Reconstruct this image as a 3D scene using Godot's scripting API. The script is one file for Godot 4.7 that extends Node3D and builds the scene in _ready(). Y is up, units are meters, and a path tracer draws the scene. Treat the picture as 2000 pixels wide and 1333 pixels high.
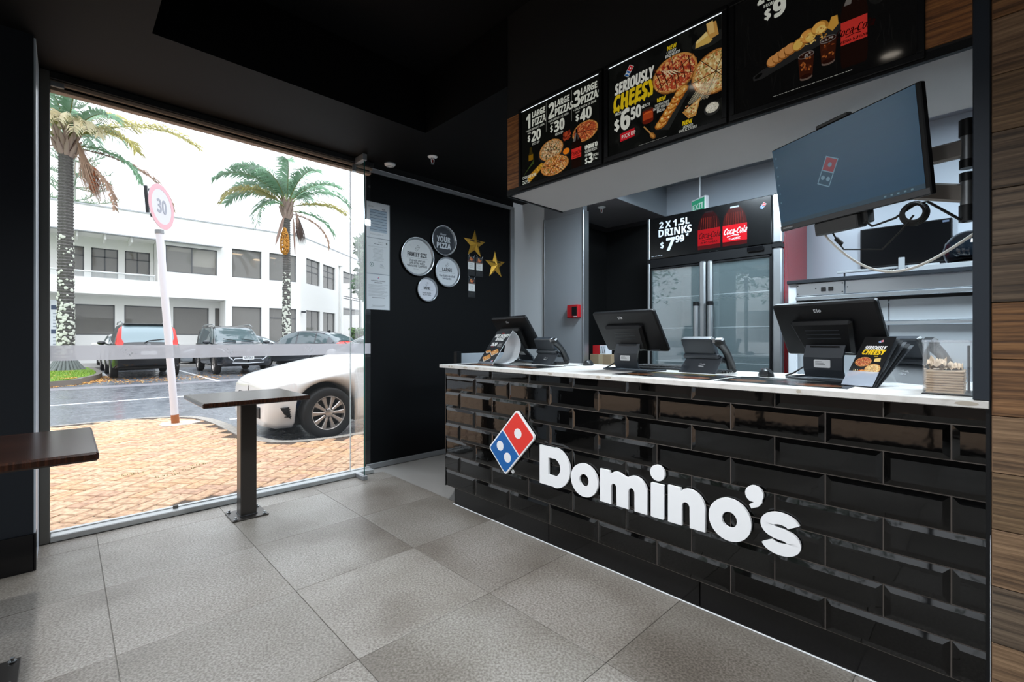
extends Node3D
# The front of a small take-away pizza shop: customer area, tiled service counter, kitchen behind it, and the wet street outside the big shop window.
# x runs along the window wall towards the kitchen, z from the street into the room, y up; metres.

var rng := RandomNumberGenerator.new()
var mats := {}
var used_names := {}
var ts = TextServerManager.get_primary_interface()
var font_rids := {}

func _ready() -> void:
	rng.seed = 7
	# --- camera, sky, exposure ---
	var cam := Camera3D.new()
	cam.name = "camera"
	add_child(cam)
	cam.position = Vector3(-0.1256, 1.1014, 3.3072)
	cam.rotation.y = -0.7656
	var near := 0.05
	cam.set_frustum(2.0 * near * 666.5 / 902.9, Vector2(4.18, -3.66) / 902.9 * near, near, 400.0)
	cam.current = true
	var we := WorldEnvironment.new()
	we.name = "world_environment"
	var env := Environment.new()
	env.background_mode = Environment.BG_SKY
	var sky := Sky.new()
	var sm := ProceduralSkyMaterial.new()
	sm.sky_top_color = Color(1.84, 1.9, 1.97)   # overcast: three times brighter overhead than at the horizon
	sm.sky_horizon_color = Color(1.12, 1.14, 1.16)
	sm.sky_curve = 0.6
	sm.ground_horizon_color = Color(0.72, 0.73, 0.75)
	sm.ground_bottom_color = Color(0.45, 0.45, 0.46)
	sm.sky_energy_multiplier = 1.0
	sm.sun_angle_max = 0.0
	sky.sky_material = sm
	env.sky = sky
	env.tonemap_mode = Environment.TONE_MAPPER_LINEAR
	env.tonemap_exposure = 1.0
	env.sdfgi_enabled = true
	env.ssao_enabled = true
	env.ssil_enabled = true
	we.environment = env
	add_child(we)
	# --- then the shell, the things in the shop, the street ---
	make_materials()
	build_shell()
	build_shop_window()
	build_side_glazing()
	build_ceiling_lights()
	build_counter()
	build_fascia_and_menus()
	build_wall_display()
	build_kitchen()
	build_counter_things()
	build_tables()
	build_street()
	build_building()
	build_palms_and_trees()
	build_cars()
	build_sign_post()

const SUPPLY_E := 5.0

# ------------------------------------------------------------------ mesh builder
class MB:
	var v := PackedVector3Array()
	var n := PackedVector3Array()
	var uv := PackedVector2Array()
	var c := PackedColorArray()
	var col := Color.WHITE
	var xf := Transform3D()
	func at(t: Transform3D) -> MB:
		xf = t
		return self
	func tri(a: Vector3, b: Vector3, d: Vector3, ua := Vector2.ZERO, ub := Vector2.ZERO, ud := Vector2.ZERO) -> void:
		# counter-clockwise as seen from outside
		a = xf * a; b = xf * b; d = xf * d
		var nn := (b - a).cross(d - a)
		if nn.length_squared() < 1e-18: return
		nn = nn.normalized()
		v.push_back(a); v.push_back(d); v.push_back(b)
		for i in 3:
			n.push_back(nn); c.push_back(col)
		uv.push_back(ua); uv.push_back(ud); uv.push_back(ub)
	func tris(a: Vector3, b: Vector3, d: Vector3, na: Vector3, nb: Vector3, nd: Vector3, ua := Vector2.ZERO, ub := Vector2.ZERO, ud := Vector2.ZERO) -> void:
		var q := xf.basis
		v.push_back(xf * a); v.push_back(xf * d); v.push_back(xf * b)
		n.push_back((q * na).normalized()); n.push_back((q * nd).normalized()); n.push_back((q * nb).normalized())
		for i in 3: c.push_back(col)
		uv.push_back(ua); uv.push_back(ud); uv.push_back(ub)
	func quad(a: Vector3, b: Vector3, d: Vector3, e: Vector3) -> void:
		var w := (b - a).length(); var h := (e - a).length()
		tri(a, b, d, Vector2(0, h), Vector2(w, h), Vector2(w, 0))
		tri(a, d, e, Vector2(0, h), Vector2(w, 0), Vector2(0, 0))
	func quad_uv(a: Vector3, b: Vector3, d: Vector3, e: Vector3) -> void:
		tri(a, b, d, Vector2(0, 1), Vector2(1, 1), Vector2(1, 0))
		tri(a, d, e, Vector2(0, 1), Vector2(1, 0), Vector2(0, 0))
	func box(ctr: Vector3, size: Vector3, bev := 0.0) -> MB:
		var h := size * 0.5
		var b := minf(bev, minf(h.x, minf(h.y, h.z)) * 0.9)
		for ax in 3:
			var u := (ax + 1) % 3; var w := (ax + 2) % 3
			for s in [-1.0, 1.0]:
				var p := []
				for k in [[-1.0, -1.0], [1.0, -1.0], [1.0, 1.0], [-1.0, 1.0]]:
					var q := Vector3.ZERO
					q[ax] = s * h[ax]; q[u] = k[0] * (h[u] - b); q[w] = k[1] * (h[w] - b)
					p.append(ctr + q)
				if s > 0: quad(p[0], p[1], p[2], p[3])
				else: quad(p[0], p[3], p[2], p[1])
		if b > 0.0:
			for ax in 3:
				var u := (ax + 1) % 3; var w := (ax + 2) % 3
				for su in [-1.0, 1.0]:
					for sw in [-1.0, 1.0]:
						var p := []
						for k in [[-1.0, 0], [1.0, 0], [1.0, 1], [-1.0, 1]]:
							var q := Vector3.ZERO
							q[ax] = k[0] * (h[ax] - b)
							q[u] = su * (h[u] - (b if k[1] == 1 else 0.0)); q[w] = sw * (h[w] - (0.0 if k[1] == 1 else b))
							p.append(ctr + q)
						_q_out(p, ctr)
			for sx in [-1.0, 1.0]:
				for sy in [-1.0, 1.0]:
					for sz in [-1.0, 1.0]:
						var s := Vector3(sx, sy, sz)
						var p0 := ctr + s * (h - Vector3(0, b, b)); var p1 := ctr + s * (h - Vector3(b, 0, b)); var p2 := ctr + s * (h - Vector3(b, b, 0))
						if sx * sy * sz > 0: tri(p0, p1, p2)
						else: tri(p0, p2, p1)
		return self
	func _q_out(p: Array, ctr: Vector3) -> void:
		var nn: Vector3 = (p[1] - p[0]).cross(p[2] - p[0])
		var m: Vector3 = (p[0] + p[2]) * 0.5 - ctr
		if nn.dot(m) > 0: quad(p[0], p[1], p[2], p[3])
		else: quad(p[3], p[2], p[1], p[0])
	func span(lo: Vector3, hi: Vector3, bev := 0.0) -> MB:
		return box((lo + hi) * 0.5, hi - lo, bev)
	# polygon (counter-clockwise, in x y) from z0 to z1 with a chamfer on the z1 side
	func prism(poly: PackedVector2Array, z0: float, z1: float, bev := 0.0) -> MB:
		var p := poly
		if Geometry2D.is_polygon_clockwise(p):
			p = p.duplicate(); p.reverse()
		var top := p
		if bev > 0.0:
			top = PackedVector2Array()
			var cnt := p.size()
			for i in cnt:
				var d0 := (p[i] - p[(i + cnt - 1) % cnt]).normalized(); var d1 := (p[(i + 1) % cnt] - p[i]).normalized()
				var m := (Vector2(-d0.y, d0.x) + Vector2(-d1.y, d1.x)).normalized()
				top.push_back(p[i] + m * bev / maxf(0.5, m.dot(Vector2(-d1.y, d1.x))))
		var zb := z1 - bev
		var ti := Geometry2D.triangulate_polygon(top)
		for k in range(0, ti.size(), 3):
			var q := [top[ti[k]], top[ti[k + 1]], top[ti[k + 2]]]
			if (q[1] - q[0]).cross(q[2] - q[0]) < 0: q = [q[0], q[2], q[1]]
			tri(Vector3(q[0].x, q[0].y, z1), Vector3(q[1].x, q[1].y, z1), Vector3(q[2].x, q[2].y, z1), q[0], q[1], q[2])
		ti = Geometry2D.triangulate_polygon(p)
		for k in range(0, ti.size(), 3):
			var q := [p[ti[k]], p[ti[k + 1]], p[ti[k + 2]]]
			if (q[1] - q[0]).cross(q[2] - q[0]) < 0: q = [q[0], q[2], q[1]]
			tri(Vector3(q[0].x, q[0].y, z0), Vector3(q[2].x, q[2].y, z0), Vector3(q[1].x, q[1].y, z0))
		for i in p.size():
			var j := (i + 1) % p.size()
			quad(Vector3(p[i].x, p[i].y, z0), Vector3(p[j].x, p[j].y, z0), Vector3(p[j].x, p[j].y, zb), Vector3(p[i].x, p[i].y, zb))
			if bev > 0.0:
				quad(Vector3(p[i].x, p[i].y, zb), Vector3(p[j].x, p[j].y, zb), Vector3(top[j].x, top[j].y, z1), Vector3(top[i].x, top[i].y, z1))
		return self
	# outer and inner outlines with equally many points
	func ring(o: PackedVector2Array, q: PackedVector2Array, z0: float, z1: float) -> MB:
		var m := o.size()
		for i in m:
			var j := (i + 1) % m
			var a := Vector3(o[i].x, o[i].y, z1); var b := Vector3(o[j].x, o[j].y, z1)
			var e := Vector3(q[i].x, q[i].y, z1); var f := Vector3(q[j].x, q[j].y, z1)
			quad(a, b, f, e)
			var dz := Vector3(0, 0, z0 - z1)
			quad(a + dz, b + dz, b, a)
			quad(e, f, f + dz, e + dz)
			quad(b + dz, a + dz, e + dz, f + dz)
		return self
	# profile of (radius, height) turned about y; smooth unless sharp
	func lathe(pr: Array, seg := 24, sharp := false, arc := TAU) -> MB:
		var nr := []
		for i in pr.size():
			var a: Vector2 = pr[maxi(i - 1, 0)]; var b: Vector2 = pr[mini(i + 1, pr.size() - 1)]
			var d := (b - a)
			nr.append(Vector2(d.y, -d.x).normalized())
		for i in pr.size() - 1:
			var p: Vector2 = pr[i]; var q: Vector2 = pr[i + 1]
			var np: Vector2 = nr[i]; var nq: Vector2 = nr[i + 1]
			if sharp:
				var d := (q - p); np = Vector2(d.y, -d.x).normalized(); nq = np
			for k in seg:
				var t0 := arc * k / seg; var t1 := arc * (k + 1) / seg
				var d0 := Vector3(cos(t0), 0, sin(t0)); var d1 := Vector3(cos(t1), 0, sin(t1))
				var a := d0 * p.x + Vector3(0, p.y, 0); var b := d1 * p.x + Vector3(0, p.y, 0)
				var e := d0 * q.x + Vector3(0, q.y, 0); var f := d1 * q.x + Vector3(0, q.y, 0)
				var na := d0 * np.x + Vector3(0, np.y, 0); var nb := d1 * np.x + Vector3(0, np.y, 0)
				var ne := d0 * nq.x + Vector3(0, nq.y, 0); var nf := d1 * nq.x + Vector3(0, nq.y, 0)
				var u0 := float(k) / seg; var u1 := float(k + 1) / seg
				if q.x > 1e-6: tris(a, e, f, na, ne, nf, Vector2(u0, p.y), Vector2(u0, q.y), Vector2(u1, q.y))
				if p.x > 1e-6: tris(a, f, b, na, nf, nb, Vector2(u0, p.y), Vector2(u1, q.y), Vector2(u1, p.y))
		return self
	func cyl(ctr: Vector3, r: float, h: float, seg := 20, axis := Vector3.UP) -> MB:
		var keep := xf
		var q := Basis(Quaternion(Vector3.UP, axis.normalized())) if axis.normalized().dot(Vector3.UP) > -0.999 else Basis.from_scale(Vector3(1, -1, -1))
		xf = keep * Transform3D(q, ctr)
		lathe([Vector2(0, -h * 0.5), Vector2(r, -h * 0.5), Vector2(r, h * 0.5), Vector2(0, h * 0.5)], seg, true)
		xf = keep
		return self
	func tube(path: Array, rad, seg := 8, caps := true) -> MB:
		var m := path.size()
		var rings := []; var nrm := []
		var side := Vector3.ZERO
		for i in m:
			var d: Vector3 = (path[mini(i + 1, m - 1)] - path[maxi(i - 1, 0)]).normalized()
			if side == Vector3.ZERO:
				side = d.cross(Vector3.UP if absf(d.y) < 0.9 else Vector3.RIGHT).normalized()
			side = (side - d * side.dot(d)).normalized()
			var up := side.cross(d)
			var r: float = rad[i] if rad is Array else rad
			var rr := []; var nn := []
			for k in seg:
				var t := TAU * k / seg
				var w := side * cos(t) + up * sin(t)
				rr.append(path[i] + w * r); nn.append(w)
			rings.append(rr); nrm.append(nn)
		for i in m - 1:
			for k in seg:
				var j := (k + 1) % seg
				tris(rings[i][k], rings[i + 1][k], rings[i + 1][j], nrm[i][k], nrm[i + 1][k], nrm[i + 1][j], Vector2(float(k) / seg, i), Vector2(float(k) / seg, i + 1), Vector2(float(k + 1) / seg, i + 1))
				tris(rings[i][k], rings[i + 1][j], rings[i][j], nrm[i][k], nrm[i + 1][j], nrm[i][j], Vector2(float(k) / seg, i), Vector2(float(k + 1) / seg, i + 1), Vector2(float(k + 1) / seg, i))
		if caps:
			for k in range(1, seg - 1):
				tri(rings[0][0], rings[0][k], rings[0][k + 1])
				tri(rings[m - 1][0], rings[m - 1][k + 1], rings[m - 1][k])
		return self
	func ball(ctr: Vector3, rad: Vector3, seg := 16, rows := 10, lo := -1.0, hi := 1.0) -> MB:
		for i in rows:
			var t0 := asin(lo) + (asin(hi) - asin(lo)) * i / rows; var t1 := asin(lo) + (asin(hi) - asin(lo)) * (i + 1) / rows
			for k in seg:
				var a0 := TAU * k / seg; var a1 := TAU * (k + 1) / seg
				var q := []
				for w in [[t0, a0], [t1, a0], [t1, a1], [t0, a1]]:
					q.append(Vector3(cos(w[0]) * cos(w[1]), sin(w[0]), cos(w[0]) * sin(w[1])))
				var nn := []
				for w in q: nn.append(Vector3(w.x / rad.x, w.y / rad.y, w.z / rad.z))
				tris(ctr + q[0] * rad, ctr + q[1] * rad, ctr + q[2] * rad, nn[0], nn[1], nn[2])
				tris(ctr + q[0] * rad, ctr + q[2] * rad, ctr + q[3] * rad, nn[0], nn[2], nn[3])
		return self
	# a grid of points p[i][j], smooth; skip(i, j) leaves a cell out
	func sheet(p: Array, pick = null, flip := false, uvs := false) -> MB:
		var ni := p.size(); var nj: int = p[0].size()
		var nn := []
		for i in ni:
			var row := []
			for j in nj:
				var du: Vector3 = p[mini(i + 1, ni - 1)][j] - p[maxi(i - 1, 0)][j]
				var dv: Vector3 = p[i][mini(j + 1, nj - 1)] - p[i][maxi(j - 1, 0)]
				var w := du.cross(dv).normalized()
				row.append(-w if flip else w)
			nn.append(row)
		for i in ni - 1:
			for j in nj - 1:
				if pick != null and not pick.call(i, j): continue
				var k := [[i, j], [i + 1, j], [i + 1, j + 1], [i, j + 1]]
				if flip: k.reverse()
				var q := []; var m := []; var t := []
				for w in k:
					q.append(p[w[0]][w[1]]); m.append(nn[w[0]][w[1]]); t.append(Vector2(float(w[0]) / (ni - 1), 1.0 - float(w[1]) / (nj - 1)) if uvs else Vector2.ZERO)
				if (q[0] - q[1]).cross(q[2] - q[1]).length_squared() > 1e-16: tris(q[0], q[1], q[2], m[0], m[1], m[2], t[0], t[1], t[2])
				if (q[0] - q[2]).cross(q[3] - q[2]).length_squared() > 1e-16: tris(q[0], q[2], q[3], m[0], m[2], m[3], t[0], t[2], t[3])
		return self
	func done() -> ArrayMesh:
		var a := []
		a.resize(Mesh.ARRAY_MAX)
		a[Mesh.ARRAY_VERTEX] = v; a[Mesh.ARRAY_NORMAL] = n; a[Mesh.ARRAY_TEX_UV] = uv; a[Mesh.ARRAY_COLOR] = c
		var m := ArrayMesh.new()
		if v.size(): m.add_surface_from_arrays(Mesh.PRIMITIVE_TRIANGLES, a)
		return m

# ------------------------------------------------------------------ naming things
func numbered(called: String) -> String:
	var k: int = used_names.get(called, 0)
	used_names[called] = k + 1
	return called if k == 0 else "%s_%03d" % [called, k]

func tag(o: Node3D, label: String, category: String, group := "", kind := "") -> Node3D:
	if label: o.set_meta("label", label)
	if category: o.set_meta("category", category)
	if group: o.set_meta("group", group)
	if kind: o.set_meta("kind", kind)
	return o

func thing(called: String, label: String, category: String, pos := Vector3.ZERO, turn := 0.0, group := "") -> Node3D:
	var o := Node3D.new()
	o.name = numbered(called)
	add_child(o)
	o.position = pos
	o.rotation.y = turn
	return tag(o, label, category, group)

func obj(called: String, m, material: Material, parent: Node = null) -> MeshInstance3D:
	var o := MeshInstance3D.new()
	o.mesh = m.done() if m is MB else m
	if material: o.material_override = material
	if parent == null:
		o.name = numbered(called)
		add_child(o)
	else:
		o.name = called
		parent.add_child(o, true)
	return o

func struct(called: String, m, material: Material) -> MeshInstance3D:
	var o := obj(called, m, material)
	o.set_meta("kind", "structure")
	return o

func group_struct(called: String) -> Node3D:
	var o := Node3D.new()
	o.name = numbered(called)
	add_child(o)
	o.set_meta("kind", "structure")
	return o

func copy_thing(o: Node3D, called: String, label: String, pos: Vector3, turn: float) -> Node3D:
	var d: Node3D = o.duplicate()
	d.name = numbered(called)
	add_child(d)
	d.position = pos
	d.rotation.y = turn
	if label: d.set_meta("label", label)
	return d

# ------------------------------------------------------------------ materials
func mat(key: String, color := Color.WHITE, rough := 0.5, metal := 0.0, spec := 0.5) -> StandardMaterial3D:
	if mats.has(key): return mats[key]
	var m := StandardMaterial3D.new()
	m.resource_name = key
	m.albedo_color = color
	m.roughness = rough
	m.metallic = metal
	m.metallic_specular = spec
	mats[key] = m
	return m

func hexc(h: String) -> Color: return Color.html(h)

func noise_tex(sd: int, freq: float, ramp: Array, size := 512, oct := 4, kind := FastNoiseLite.TYPE_SIMPLEX_SMOOTH, stretch := Vector2.ONE) -> NoiseTexture2D:
	var nz := FastNoiseLite.new()
	nz.seed = sd
	nz.frequency = freq
	nz.noise_type = kind
	nz.fractal_octaves = oct
	var t := NoiseTexture2D.new()
	t.width = size; t.height = size
	t.seamless = true
	t.noise = nz
	t.generate_mipmaps = false
	if ramp.size():
		var g := Gradient.new()
		g.offsets = PackedFloat32Array(); g.colors = PackedColorArray()
		for r in ramp: g.add_point(r[0], r[1])
		t.color_ramp = g
	return t

func pane_mat(key: String, tint: Color, alpha: float) -> StandardMaterial3D:
	if mats.has(key): return mats[key]
	var m := mat(key, tint, 0.0, 0.0, 0.5)
	m.transparency = BaseMaterial3D.TRANSPARENCY_ALPHA
	m.albedo_color = Color(tint.r, tint.g, tint.b, alpha)
	return m

func tex_mat(key: String, im: Image, rough := 0.4, emit := 0.0) -> StandardMaterial3D:
	var m := mat(key, Color.WHITE, rough)
	var t := ImageTexture.create_from_image(im)
	m.albedo_texture = t
	m.texture_repeat = false
	if emit > 0.0:
		m.emission_enabled = true
		m.emission_texture = t
		m.emission = Color.WHITE
		m.emission_operator = BaseMaterial3D.EMISSION_OP_MULTIPLY
		m.emission_energy_multiplier = emit
	return m

# ------------------------------------------------------------------ flat print: fills outlines into an Image
class Print:
	var im: Image
	var w: int
	var h: int
	var host
	func _init(ww: int, hh: int, bg: Color, owner) -> void:
		w = ww; h = hh; host = owner
		im = Image.create(ww, hh, false, Image.FORMAT_RGB8)
		im.fill(bg)
	func fill(cs: Array, col: Color) -> void:
		# non-zero winding, spans row by row; positions in pixels
		var lo := 1e9; var hi := -1e9
		var es := []
		for c in cs:
			var m: int = c.size()
			for i in m:
				var a: Vector2 = c[i]; var b: Vector2 = c[(i + 1) % m]
				lo = minf(lo, a.y); hi = maxf(hi, a.y)
				if a.y != b.y: es.append([minf(a.y, b.y), maxf(a.y, b.y), a.x, a.y, (b.x - a.x) / (b.y - a.y), 1 if b.y > a.y else -1])
		for y in range(maxi(0, int(floor(lo))), mini(h, int(ceil(hi)) + 1)):
			var yc := y + 0.5
			var xs := []
			for e in es:
				if yc >= e[0] and yc < e[1]: xs.append([e[2] + (yc - e[3]) * e[4], e[5]])
			if xs.size() < 2: continue
			xs.sort_custom(func(p, q): return p[0] < q[0])
			var wind := 0
			for i in xs.size() - 1:
				wind += xs[i][1]
				if wind != 0:
					var x0 := int(round(xs[i][0])); var x1 := int(round(xs[i + 1][0]))
					if x1 > x0: im.fill_rect(Rect2i(x0, y, x1 - x0, 1), col)
	func poly(p: Array, col: Color) -> void:
		fill([PackedVector2Array(p)], col)
	func rect(x: float, y: float, ww: float, hh: float, col: Color) -> void:
		im.fill_rect(Rect2i(int(x), int(y), maxi(1, int(ww)), maxi(1, int(hh))), col)
	func oval(cx: float, cy: float, rx: float, ry: float, col: Color, turn := 0.0, wob := 0.0, a0 := 0.0, a1 := TAU) -> void:
		var p := PackedVector2Array()
		if a1 - a0 < TAU - 0.01: p.push_back(Vector2(cx, cy))
		var m := 40
		for i in m + 1:
			var t := a0 + (a1 - a0) * i / m
			var k: float = 1.0 + (host.rng.randf_range(-wob, wob) if wob > 0.0 else 0.0)
			p.push_back(Vector2(cx, cy) + (Vector2(cos(t) * rx, sin(t) * ry) * k).rotated(turn))
		fill([p], col)
	func line(pts: Array, wd: float, col: Color) -> void:
		for i in pts.size() - 1:
			var a: Vector2 = pts[i]; var b: Vector2 = pts[i + 1]
			var d := (b - a).normalized().orthogonal() * wd * 0.5
			fill([PackedVector2Array([a + d, b + d, b - d, a - d])], col)
	# size is the height of a capital letter; x by align: 0 left, 0.5 centre, 1 right
	func text(s: String, x: float, y: float, size: float, col: Color, align := 0.0, sx := 1.0, skew := 0.0, font := "Droid Sans", turn := 0.0, fat := 0.0) -> float:
		var r: RID = host.font_rid(font)
		var fs := 64
		var k := size / (46.0 if font != "Droid Serif" else 46.0)
		var glyphs := []; var adv := 0.0
		for i in s.length():
			var gi: int = host.ts.font_get_glyph_index(r, fs, s.unicode_at(i), 0)
			glyphs.append([gi, adv])
			adv += host.ts.font_get_glyph_advance(r, fs, gi).x
		var x0 := x - adv * k * sx * align
		for g in glyphs:
			var d: Dictionary = host.ts.font_get_glyph_contours(r, fs, g[0])
			if not d.has("contours") or d.contours.size() == 0: continue
			var cs := []; var st := 0
			for e in d.contours:
				var c := PackedVector2Array()
				for i in range(st, e + 1):
					var q: Vector3 = d.points[i]
					var px = (q.x + g[1]) * k * sx - q.y * k * skew
					var py := q.y * k
					c.push_back(Vector2(x0, y) + Vector2(px, py).rotated(turn))
				st = e + 1
				cs.append(c)
			if fat > 0.0:
				for o in [Vector2(fat, 0), Vector2(-fat, 0), Vector2(0, fat), Vector2(0, -fat)]:
					var c2 := []
					for c in cs:
						var cc := PackedVector2Array()
						for q in c: cc.push_back(q + o)
						c2.append(cc)
					fill(c2, col)
			fill(cs, col)
		return adv * k * sx
	# a 2:1 domino tile with a red end (one dot) and a blue end (two dots)
	func domino(cx: float, cy: float, s: float, turn: float, red: Color, blue: Color, dots: Color, edge: Color) -> void:
		var f := func(x: float, y: float) -> Vector2: return Vector2(cx, cy) + Vector2(x, y).rotated(turn) * s
		poly([f.call(-0.56, -1.06), f.call(0.56, -1.06), f.call(0.56, 1.06), f.call(-0.56, 1.06)], edge)
		poly([f.call(-0.48, -0.98), f.call(0.48, -0.98), f.call(0.48, -0.04), f.call(-0.48, -0.04)], red)
		poly([f.call(-0.48, 0.04), f.call(0.48, 0.04), f.call(0.48, 0.98), f.call(-0.48, 0.98)], blue)
		for d in [Vector2(0, -0.51), Vector2(-0.24, 0.51), Vector2(0.24, 0.51)]:
			var q: Vector2 = f.call(d.x, d.y)
			oval(q.x, q.y, s * 0.17, s * 0.17, dots)
	func pizza(cx: float, cy: float, rx: float, ry: float, base: Color, tops: Array, slices := 6, turn := 0.0) -> void:
		var R: RandomNumberGenerator = host.rng
		oval(cx, cy, rx, ry, Color.html("8a5423"), 0.0, 0.02)
		oval(cx, cy - ry * 0.02, rx * 0.97, ry * 0.96, Color.html("c98d4a"), 0.0, 0.02)
		oval(cx, cy - ry * 0.02, rx * 0.88, ry * 0.87, base, 0.0, 0.03)
		for i in int(260 * clampf(rx / 120.0, 0.5, 1.6)):
			var t := R.randf() * TAU; var q := sqrt(R.randf()) * 0.86
			var c: Color = tops[R.randi() % tops.size()]
			oval(cx + cos(t) * q * rx, cy + sin(t) * q * ry, rx * R.randf_range(0.02, 0.075), ry * R.randf_range(0.02, 0.06), c.lightened(R.randf() * 0.15), R.randf() * 3.0, 0.2)
		for i in slices:
			var t := turn + TAU * i / slices
			line([Vector2(cx, cy), Vector2(cx + cos(t) * rx, cy + sin(t) * ry)], maxf(1.5, rx * 0.025), Color.html("2a1a10"))
		for i in 18:
			var t := R.randf() * TAU
			oval(cx + cos(t) * rx * 0.93, cy + sin(t) * ry * 0.92, rx * 0.04, ry * 0.03, Color.html("a8682c") if i % 2 else Color.html("dda964"))
	func blotch(n: int, x0: float, y0: float, x1: float, y1: float, cols: Array, r: float) -> void:
		var R: RandomNumberGenerator = host.rng
		for i in n:
			oval(R.randf_range(x0, x1), R.randf_range(y0, y1), r * R.randf_range(0.4, 1.3), r * R.randf_range(0.3, 0.9), cols[R.randi() % cols.size()], R.randf() * 3.0, 0.2)
	func greek(x0: float, y: float, x1: float, rows: int, pitch: float, th: float, col: Color, centre := false) -> void:
		# lines of print too small to read
		var R: RandomNumberGenerator = host.rng
		for i in rows:
			var ww := (x1 - x0) * R.randf_range(0.7, 1.0)
			var xx := x0 + ((x1 - x0 - ww) * 0.5 if centre else 0.0)
			var x := xx
			while x < xx + ww:
				var l := R.randf_range(2.0, 6.0) * th
				rect(x, y + i * pitch, minf(l, xx + ww - x), th, col)
				x += l + th
	func bottle(cx: float, top: float, hh: float, rr: float, label: Color, ink: Color, words: String, sub: String) -> void:
		var q := [[0.16, 0.0], [0.18, 0.07], [0.2, 0.1], [0.45, 0.2], [0.85, 0.3], [1.0, 0.42], [0.96, 0.5], [0.96, 0.74], [1.0, 0.8], [0.94, 0.97], [0.8, 1.0]]
		var p := []
		for e in q: p.append(Vector2(cx + e[0] * rr, top + e[1] * hh))
		for i in range(q.size() - 1, -1, -1): p.append(Vector2(cx - q[i][0] * rr, top + q[i][1] * hh))
		poly(p, Color.html("1d0f0b"))
		rect(cx - rr * 0.17, top, rr * 0.34, hh * 0.07, Color.html("0d0d0d"))
		poly([Vector2(cx - rr * 0.16, top + hh * 0.09), Vector2(cx - rr * 0.75, top + hh * 0.3), Vector2(cx - rr * 0.2, top + hh * 0.3), Vector2(cx, top + hh * 0.1)], Color.html("6e6a66"))
		poly([Vector2(cx + rr * 0.1, top + hh * 0.1), Vector2(cx + rr * 0.5, top + hh * 0.24), Vector2(cx + rr * 0.3, top + hh * 0.3)], Color.html("4a4644"))
		rect(cx - rr * 0.97, top + hh * 0.48, rr * 1.94, hh * 0.26, label)
		text(words, cx, top + hh * 0.635, hh * 0.085, ink, 0.5, 0.62, 0.28, "Droid Serif")
		line([Vector2(cx - rr * 0.6, top + hh * 0.66), Vector2(cx, top + hh * 0.645), Vector2(cx + rr * 0.5, top + hh * 0.655)], hh * 0.008, ink)
		if sub: text(sub, cx, top + hh * 0.715, hh * 0.028, ink, 0.5, 1.1)

func font_rid(fname: String) -> RID:
	if not font_rids.has(fname):
		var f := SystemFont.new()
		f.font_names = PackedStringArray([fname])
		f.font_weight = 700
		font_rids[fname] = [f, f.get_rids()[0]]
	return font_rids[fname][1]

# raised or printed letters as a mesh: TextMesh on a face, centred
func letters(txt: String, height: float, depth: float, fname := "Droid Sans") -> TextMesh:
	font_rid(fname)
	var t := TextMesh.new()
	t.font = font_rids[fname][0]
	t.text = txt
	t.font_size = 32
	t.pixel_size = height / 23.0
	t.depth = depth
	t.curve_step = 1.5
	return t

# ------------------------------------------------------------------ surfaces
func wood_image(sd: int, dark: Color, mid: Color, light: Color, w := 256, h := 512) -> Image:
	# grain runs along v
	var a := FastNoiseLite.new(); a.seed = sd; a.frequency = 0.012; a.fractal_octaves = 4
	var b := FastNoiseLite.new(); b.seed = sd + 9; b.frequency = 0.03; b.fractal_octaves = 3
	var im := Image.create(w, h, false, Image.FORMAT_RGB8)
	for y in h:
		for x in w:
			var wob := b.get_noise_2d(x * 0.3, y * 0.25) * 3.0
			var g := a.get_noise_2d((x + wob) * 6.0, y * 0.22) * 0.9
			var f := b.get_noise_2d((x + wob) * 14.0, y * 0.9) * 0.5
			var t := clampf(0.5 + g + f * 0.6, 0.0, 1.0)
			im.set_pixel(x, y, dark.lerp(mid, t * 2.0) if t < 0.5 else mid.lerp(light, t * 2.0 - 1.0))
	return im

func turned(im: Image) -> Image:
	im.rotate_90(CLOCKWISE)
	return im

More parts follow.
